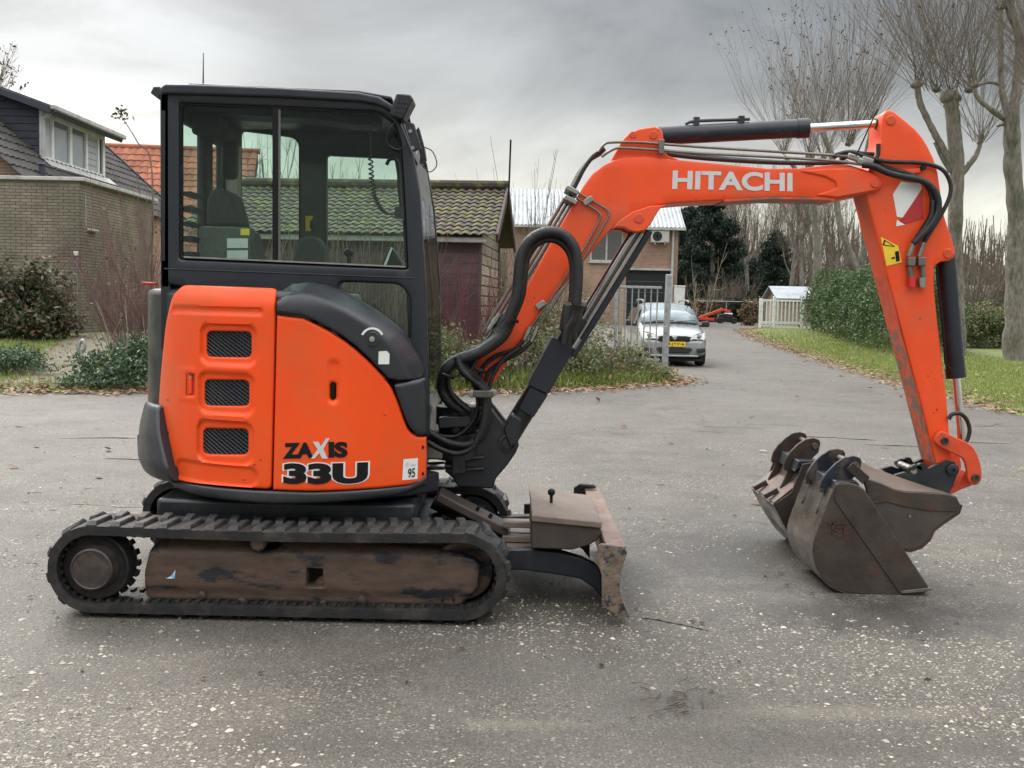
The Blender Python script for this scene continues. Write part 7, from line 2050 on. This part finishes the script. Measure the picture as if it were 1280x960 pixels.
pollard('tall pollard tree with crooked side limb and two upright stems', [([(b.x, Y4, z0 - .1), pp(1268, 380, Y4), pp(1270, 280, Y4), pp(1266, 200, Y4), pp(1264, 140, Y4)], [.52, .46, .42, .42, .38]), ([pp(1264, 160, Y4), pp(1272, 100, Y4), pp(1274, 50, Y4), pp(1262, 5, Y4), pp(1262, -30, Y4)], [.27, .24, .22, .22, .24]), ([pp(1262, 150, Y4), pp(1252, 110, Y4), pp(1251, 60, Y4), pp(1250, 10, Y4)], [.2, .15, .13, .13]), ([pp(1260, 150, Y4), pp(1240, 138, Y4), pp(1222, 122, Y4), pp(1218, 108, Y4)], [.17, .14, .12, .1]), ([pp(1256, 108, Y4), pp(1238, 103, Y4), pp(1220, 107, Y4)], [.09, .08, .07]), ([pp(1256, 155, Y4), pp(1246, 158, Y4)], [.08, .05])],
        [(pp(1262, -20, Y4), .35), (pp(1250, 8, Y4), .25), (pp(1218, 106, Y4), .2), (pp(1285, 60, Y4), .2)], 200, 5.0, 1.1, 14, .011, 8, 100)
Y5 = 27
b = pp(1345, 470, Y5); z0 = gz_(b.x, Y5)
pollard('pollard tree growing close to the lane at the end of the row', [([(b.x, Y5, z0 - .1), pp(1345, 300, Y5), pp(1340, 150, Y5)], [.5, .42, .4])], [(pp(1340, 145, Y5), .5), (pp(1320, 130, Y5), .25)], 160, 4.0, .8, 15, .02, 6, 0)

# -- evergreen hedge along the verge
hd = thing('evergreen_hedge', 'dense dark green clipped hedge along the grass verge', 'hedge', (13.4, 41, gz_(13.4, 41)))
rg = np.random.default_rng(21); n = 52000
s = rg.random(n); hx = 12.5 + 1.9 * s; hy = 33 + 16 * s
top = 2.35 + .22 * np.sin(s * 14) + .16 * np.sin(s * 41) + .12 * rg.normal(0, 1, n)
a = rg.uniform(0, np.pi, n); rr = 1 - .30 * rg.random(n) ** 2
X = np.stack([hx + (1.25 + .15 * np.sin(s * 33)) * np.cos(a) * rr + .0, hy + rg.normal(0, .3, n), g(hx, hy) + .1 + top * np.clip(np.sin(a), 0, 1) ** .55 * rr], 1)
cl_ = np.sin(X[:, 0] * 5.1 + 3 * np.sin(X[:, 1] * 2.2)) * np.sin(X[:, 2] * 4.3 + X[:, 1] * 1.9)
X += (cl_ * .10)[:, None] * np.array([-1, -.4, .6]); X = X[(cl_ > -.82)]
V, F = leaf_quads(X, .060, rg, .1); npmesh('foliage', V, F, M['hedge'], hd, 0, 'stuff')
A = np.stack([13 + rg.random(40), 33 + 16 * rg.random(40), np.zeros(40)], 1); A[:, 2] = g(A[:, 0], A[:, 1]); C = A + np.stack([rg.normal(0, .4, 40), rg.normal(0, .4, 40), rg.uniform(1.2, 2.2, 40)], 1)
twig_mesh('stems', A, (A + C) / 2, C, np.full(40, .03), M['twigs2'], hd, 'stuff')

# -- conifers and bare trees at the far end of the lane
def conifer(label, x, y, hgt, rad, n, seed, size=.10, shape=.75):
    rg = np.random.default_rng(seed); z0 = g1(x, y)
    t = thing('conifer_tree', label, 'tree', (x, y, z0))
    nb = 90
    zb = rg.random(nb) ** .8; az = rg.uniform(0, 6.28, nb)
    R_ = rad * (1 - zb ** 1.6) ** shape * rg.uniform(.7, 1.12, nb) + .15
    k = rg.integers(0, nb, n); u = rg.random(n) ** .6
    X = np.stack([x + np.cos(az[k]) * R_[k] * u, y + np.sin(az[k]) * R_[k] * u, z0 + .3 + (hgt - .4) * zb[k] + (.55 * u - .25) * rad * .35], 1) + rg.normal(0, .17, (n, 3)) * np.array([1, 1, .8])
    X = X[X[:, 2] > z0 + .05]
    V, F = leaf_quads(X, size, rg, 0, .25); npmesh('crown', V, F, M['conifer'], t, 0, 'stuff')
    mb = MB(); limb(mb, [(x, y, z0 - .1), (x + .05, y, z0 + hgt * .5), (x, y, z0 + hgt * .95)], [.28, .18, .04], 8, .04, seed); mb.build('trunk', M['bark'], t)
    return t
q = P(888, 380, 72); conifer('broad dark green conifer beside the brick workshop', q.x, 72, 8.4, 2.5, 42000, 31, .095)
q = P(868, 380, 75); conifer('dark conifer half hidden by the workshop wall', q.x - .6, 75, 7.6, 2.0, 20000, 32)
q = P(966, 380, 80); conifer('narrow dark ivy clad conifer by the wooden hut', q.x, 80, 6.4, 1.5, 14000, 33, .10, .5)
q = P(938, 380, 86); conifer('low dark conifer in the far hedge', q.x, 86, 4.6, 2.2, 12000, 34, .11, .4)
def bare_tree(label, x, y, hgt, seed, r=.16, n=150, mt='twigs2', spread=.7, lean=0):
    z0 = g1(x, y) if x < 8 else gz_(x, y) if inside(np.array([[x, y]]), RV)[0] else g1(x, y)
    t = thing('bare_tree', label, 'tree', (x, y, z0)); rg = random.Random(seed); mb = MB(); tips = []
    limb(mb, [(x, y, z0 - .1), (x + lean * .4, y, z0 + hgt * .3), (x + lean, y, z0 + hgt * .62)], [r, r * .8, r * .45], 8, .05, seed)
    for i in range(9):
        f = rg.uniform(.25, .62); a = rg.uniform(0, 6.28); l_ = hgt * rg.uniform(.18, .36)
        p0 = Vector((x + lean * f / .62, y, z0 + hgt * f)); p1 = p0 + Vector((math.cos(a) * .45, math.sin(a) * .45, .8)) * l_ * .6; p2 = p0 + Vector((math.cos(a) * .6, math.sin(a) * .6, 1.6)) * l_ * .62
        limb(mb, [p0, p1, p2], [r * .35, r * .22, r * .12], 6, .05, seed + i); tips += [p1, p2, (p1 + p2) / 2]
    tips.append(Vector((x + lean, y, z0 + hgt * .62)))
    mb.build('trunk', M['bark'], t)
    A, B, C, rr = shoots([tuple(p) for p in tips], n, hgt * .36, spread, r * .11, 1, .12, 7, .42, seed=seed)
    twig_mesh('crown', A, B, C, rr, M[mt], t, 'stuff')
    return t
for i, (px_, Yt, hg, lean, lb) in enumerate(((905, 90, 10.5, .5, 'tall bare tree rising behind the broad conifer'), (935, 78, 10.0, -.4, 'bare tree with fine brown twigs beyond the parked implement'), (952, 95, 11.5, .3, 'tall thin bare tree far behind the wooden hut'), (985, 74, 9.5, .4, 'bushy bare tree behind the wooden hut roof'), (1003, 66, 8.6, -.3, 'bare twiggy tree to the back of the hut'), (1040, 70, 8.5, .3, 'bare tree seen between the forked pollard limbs'), (1105, 62, 8.0, 0, 'bare tree beyond the hedge under the boom end'))):
    q = P(px_, 390, Yt); bare_tree(lb, q.x, Yt, hg, 50 + i, .17, 170, 'twigs2' if i % 2 else 'twigs', .75, lean)
q = P(876, 395, 63); t = stem_shrub('pale_shrub', 'pale leafless shrub in front of the broad conifer', (q.x, 63), g1(10, 63) + .4, 4.0, 7, .42, .04, M['twigs_pale'], 71, 6)
for px_, Yt, hg, sd_ in ((898, 66, 3.0, 72), (913, 67, 2.6, 73), (925, 68, 3.2, 74)):
    q = P(px_, 395, Yt); stem_shrub('brown_shrub', {72: 'brown twiggy shrub next to the pale leafless shrub', 73: 'lowest brown twiggy shrub behind the orange implement', 74: 'tallest brown twiggy shrub over the implement wheels'}[sd_], (q.x, Yt), g1(11, Yt), hg, 60, .45, .02, M['twigs2'], sd_, 7, group='brown shrubs before the far hedge')
# low dark hedge with wire fence, tan grass clump
q0, q1 = P(868, 400, 66), P(962, 400, 66)
hg_ = thing('low_hedge', 'low dark hedge behind the parked orange implement', 'hedge', ((q0.x + q1.x) / 2, 66.5, .6)); rg = np.random.default_rng(81)
X = np.stack([rg.uniform(q0.x, q1.x + 1, 9000), 66.8 + rg.normal(0, .5, 9000), .6 + 1.5 * rg.random(9000) ** .8], 1); V, F = leaf_quads(X, .10, rg); npmesh('foliage', V, F, M['conifer'], hg_, 0, 'stuff')
X = np.stack([rg.uniform(q0.x, q0.x + 1.6, 1500), 66.0 + rg.normal(0, .2, 1500), 1.0 + 1.0 * rg.random(1500)], 1); V, F = leaf_quads(X, .09, rg); npmesh('copper_foliage', V, F, M['litter'], hg_, 0, 'stuff')
wfc = thing('wire_fence', 'thin wire fence with galvanised posts in front of the low dark hedge', 'fence', ((q0.x + q1.x) / 2, 65, .6))
h = MB(); zt_ = P(910, 377, 65).z; h.tube([(q0.x, 65, zt_), (q1.x, 65, zt_ + .02)], .022, 5); h.build('top_wire', M['galv'], wfc)
for i in range(4):
    x = q0.x + (q1.x - q0.x) * (i + .5) / 4; h = MB(); h.tube([(x, 65, .5), (x, 65, zt_)], .03, 6); h.build('post', M['galv'], wfc)
q = P(937, 405, 56); bush('grass_clump', 'round tan ornamental grass clump beside the white fence', 'plant', (q.x, 56, 1.15), (.45, .4, .6), 2600, .09, M['deadfern'], 82, .6, 10)

# -- bare hedge and thicket on the right behind the pollards
for i, (px_, Yt, hg, n_, lb) in enumerate(((1210, 40, 3.2, 150, 'tangled bare hedge shrub between the two stout pollards'), (1235, 42, 3.6, 150, 'brown bare hedge shrub in front of the bungalow'), (1262, 44, 3.4, 150, 'bare hedge shrub behind the crooked limbed pollard'), (1290, 42, 3.8, 150, 'thick bare hedge shrub past the crooked limbed pollard'), (1160, 46, 3.0, 110, 'bare shrub hidden past the arm and hedge end'))):
    q = P(px_, 430, Yt); stem_shrub('hedge_shrub', lb, (q.x, Yt), gz_(q.x, Yt), hg, n_, .85, .022, M['twigs2' if i % 2 else 'twigs'], 90 + i, 9)
for i, px_ in enumerate((1195, 1222, 1250, 1280, 1310)):
    q = P(px_, 430, 37); bush('verge_shrub', ['low dark green shrub at the foot of the nest bearing pollard', 'low dark green shrub beside the foot of the nest bearing pollard', 'low dark green shrub midway between the two stout pollards', 'low dark green shrub at the foot of the crooked limbed pollard', 'low dark green shrub past the crooked limbed pollard'][i], 'shrub', (q.x, 37, gz_(q.x, 37) + .6), (.75, .7, .75), 2600, .06, M['bramble'], 100 + i, gz_(q.x, 37), 16, group='low shrubs under the bare hedge')
# distant wood closing the view
rg = np.random.default_rng(77); n = 5200
X0 = rg.uniform(-10, 95, n); Y0_ = rg.uniform(100, 125, n); H_ = rg.uniform(5, 10.5, n)
A = np.stack([X0, Y0_, np.full(n, .5)], 1); C = A + np.stack([rg.normal(0, .9, n), rg.normal(0, .9, n), H_], 1); B = (A + C) / 2 + rg.normal(0, .3, (n, 3))
S = A + (C - A) * rg.uniform(.3, .9, n)[:, None]; E = S + np.stack([rg.normal(0, .8, n), rg.normal(0, .8, n), rg.uniform(.6, 2.2, n)], 1)
o = twig_mesh('distant_wood', np.concatenate([A, S]), np.concatenate([B, (S + E) / 2]), np.concatenate([C, E]), np.concatenate([rg.uniform(.03, .13, n), np.full(n, .025)]), M['twigs2'], None, 'stuff'); o['label'] = 'leafless wood at the far end of the lane'
X = np.stack([rg.uniform(-10, 95, 16000), rg.uniform(98, 104, 16000), .5 + 3.0 * rg.random(16000) ** 1.3], 1); V, F = leaf_quads(X, .22, rg); o = npmesh('distant_undergrowth', V, F, M['conifer'], None, 0, 'stuff'); o['label'] = 'dark undergrowth below the far wood'
# shoots behind the workshop and the shed, saplings by the cab
for px_, py_, Yt, hg, sd_, lb in ((672, 300, 30, 4.2, 110, 'tall bare shoots growing behind the mossy shed'), (645, 300, 34, 5.4, 111, 'slender bare shoots in front of the metal roof'), (700, 300, 33, 4.8, 112, 'bare twiggy shrub near the workshop window')):
    q = P(px_, py_, Yt); stem_shrub('bare_shoots', lb, (q.x, Yt), g1(q.x, Yt) + .05, hg, 46, .26, .014, M['twigs'], sd_, 6)
for px_, Yt, hg, sd_, lb in ((350, 27, 5.6, 113, 'bare branching tree top behind the shed roof'), (425, 26, 4.6, 114, 'fine bare twigs rising behind the shed ridge')):
    q = P(px_, 300, Yt); stem_shrub('bare_shoots', lb, (q.x, Yt), .05, hg, 60, .34, .016, M['twigs2'], sd_, 7)
q = P(172, 240, 25.5); z = float(lvh(np.array([q.x]), np.array([25.5]))[0])
sp2_ = thing('sapling', 'single tall sapling with a few leaves beside the cab', 'tree', (q.x, 25.5, z)); mb = MB()
limb(mb, [(q.x + .3, 25.5, z), P(190, 215, 25.5), P(172, 178, 25.5), P(158, 155, 25.5), P(148, 140, 25.5)], [.03, .02, .014, .01, .006], 6, .02, 1); mb.build('trunk', M['twigs2'], sp2_)
rg = np.random.default_rng(5); X = np.array([tuple(P(rg.normal(152, 6), rg.normal(144, 6), 25.5)) for _ in range(45)]); V, F = leaf_quads(X, .055, rg); npmesh('leaves', V, F, M['dryleaf'], sp2_, 0, 'stuff')
tt = thing('garden_tree', 'tree with fine leafy twigs showing over the dark roof', 'tree', (P(-14, 300, 42).x, 42, .6)); q = P(-14, 200, 42); mb = MB()
limb(mb, [(q.x, 42, .5), (q.x, 42, 5), (q.x + .1, 42, 8.3)], [.2, .15, .06], 8, .04, 3); mb.build('trunk', M['bark'], tt)
A, B, C, rr = shoots([tuple(P(-14, 150, 42)), tuple(P(-10, 120, 42))], 90, 2.2, .9, .02, 1, .2, 6, .4, seed=9); twig_mesh('crown', A, B, C, rr, M['twigs2'], tt, 'stuff')
X = C[rg.integers(0, len(C), 500)]; V, F = leaf_quads(X, .07, rg); npmesh('leaves', V, F, M['dryleaf'], tt, 0, 'stuff')

# -- garden in front of the houses
def zl(x, y): return float(lvh(np.array([x]), np.array([y]))[0])
q = P(42, 380, 20.2); bush('rhododendron', 'rounded rhododendron with reddish top leaves against the brick garage', 'shrub', (q.x, 20.3, zl(q.x, 20.3) + .52), (.82, .65, .66), 6500, .055, M['rhodo'], 120, zl(q.x, 20.3), 30, nclump=60, tight=.16)
q = P(-30, 380, 20.2); bush('rhododendron', 'dark rhododendron next to the rounded one at the picture edge', 'shrub', (q.x, 20.5, zl(q.x, 20.5) + .6), (.8, .7, .75), 4500, .055, M['rhodo'], 121, zl(q.x, 20.5), 20)
q = P(172, 470, 17.8); stem_shrub('berberis_shrub', 'purple brown twiggy shrub rising beside the excavator tail', (q.x, 18.2), zl(q.x, 18.2), 3.2, 130, .60, .009, M['twigs_purple'], 122, 8, 260, M['rhodo'])
q = P(160, 470, 17.4); stem_shrub('pale_stemmed_shrub', 'few pale bare stems leaning out of the ivy', (q.x, 17.3), zl(q.x, 17.3), 1.3, 9, .75, .014, M['twigs_pale'], 123, 2)
q = P(142, 315, 19.5); rg = np.random.default_rng(124); X = np.array([tuple(P(rg.normal(140, 9), rg.normal(318, 8), 19.2)) for _ in range(40)])
for i, (px_, py_, Yt, rx_, rz_, n_) in enumerate(((10, 448, 17.6, .7, .28, 2600), (150, 470, 17.0, .75, .32, 3000), (185, 455, 17.6, .6, .45, 2600), (120, 488, 16.7, .5, .14, 1300), (215, 465, 17.2, .6, .4, 2200))):
    q = P(px_, py_, Yt); zb_ = zl(q.x, Yt); bush('ivy_patch', ['glossy green ivy clump below the rhododendron', 'wide glossy ivy clump between the bent pipe and the excavator tail', 'high glossy ivy clump under the purple twiggy shrub', 'flat small ivy clump around the bent pipe', 'glossy ivy clump half hidden by the excavator tail'][i], 'plant', (q.x, Yt, zb_ + rz_ * .5), (rx_, .5, rz_), n_, .040, M['ivy'], 130 + i, zb_, 14, group='ivy clumps along the garden edge')
for px_, sd_, lb in ((318, 145, 'bare brown shrub against the shed seen behind the seat'), (430, 146, 'bare brown shrub against the shed seen through the cab door'), (492, 147, 'bare brown shrub against the shed next to the windscreen')):
    q = P(px_, 440, 18.7); stem_shrub('bare_shrub', lb, (q.x, 18.7), zl(q.x, 18.7), 3.0, 34, .5, .010, M['twigs2'], sd_, 7)
# red stemmed dogwood and brambles between the cab and the gate
for i, (px_, Yt, hg) in enumerate(((560, 18.9, 2.5), (585, 18.9, 2.4), (612, 19.2, 2.1), (635, 19.6, 1.7))):
    q = P(px_, 440, Yt); stem_shrub('dogwood', ['crimson stemmed dogwood nearest the cab side of the shed', 'crimson stemmed dogwood before the middle of the shed wall', 'crimson stemmed dogwood at the shed corner', 'short crimson stemmed dogwood past the shed corner'][i], (q.x, Yt), zl(q.x, Yt), hg, 46, .38, .008, M['twigs_red'], 140 + i, 5)
bl_ = [(548, 440, 18.3, .55, .68, 3000), (585, 455, 18.2, .6, .45, 2400), (625, 440, 19.0, .8, .55, 3400), (665, 440, 19.6, .8, .62, 3800), (700, 430, 20.0, .75, .66, 3800), (735, 432, 20.4, .8, .52, 3400), (770, 440, 21.0, .75, .36, 2600), (705, 395, 22.8, 1.0, 1.05, 4600), (650, 400, 22.8, .9, 1.1, 4000), (810, 462, 21.4, .55, .22, 1500)]
for i, (px_, py_, Yt, rx_, rz_, n_) in enumerate(bl_):
    q = P(px_, py_, Yt); zb_ = zl(q.x, Yt); bush('bramble', ['bramble bush growing right beside the cab front', 'low bramble bush behind the hose bundle at the boom foot', 'bramble bush in front of the shed corner', 'bramble bush behind the middle of the raised boom', 'bramble bush behind the boom cylinder', 'bramble bush just past the boom cylinder', 'bramble bush in front of the galvanised gate bars', 'tall bramble bush behind the hose arch and workshop window', 'tall bramble bush filling the gap next to the shed', 'small bramble tuft at the foot of the gate post'][i], 'shrub', (q.x, Yt, zb_ + rz_ * .55), (rx_, .6, rz_), n_, .042, M['bramble'], 150 + i, zb_, 40, 'twigs', 'bramble bushes between the shed and the gate', 46, .2, .5)
    if i % 2 == 0:
        stem_shrub('dead_stalks', {0: 'dry stalks in the bramble beside the cab front', 2: 'dry stalks in the bramble by the shed corner', 4: 'dry stalks in the bramble behind the boom cylinder', 6: 'dry stalks in the bramble before the gate bars', 8: 'tall dry stalks in the gap next to the shed'}[i], (q.x + .3, Yt - .2), zb_, rz_ * 1.9, 60, .7, .006, M['twigs_pale' if i % 4 else 'twigs2'], 170 + i, 4, group='dry stalks among the brambles')
o = blades('tall_grass', LV, lvh, 48000, (-1.2, 3.4, 17.2, 23), .10, .38, M['grass'], lambda x, y, d: sst(.05, .3, d) * .9, .9, .007)
o['label'] = 'long tufted grass at the foot of the brambles'
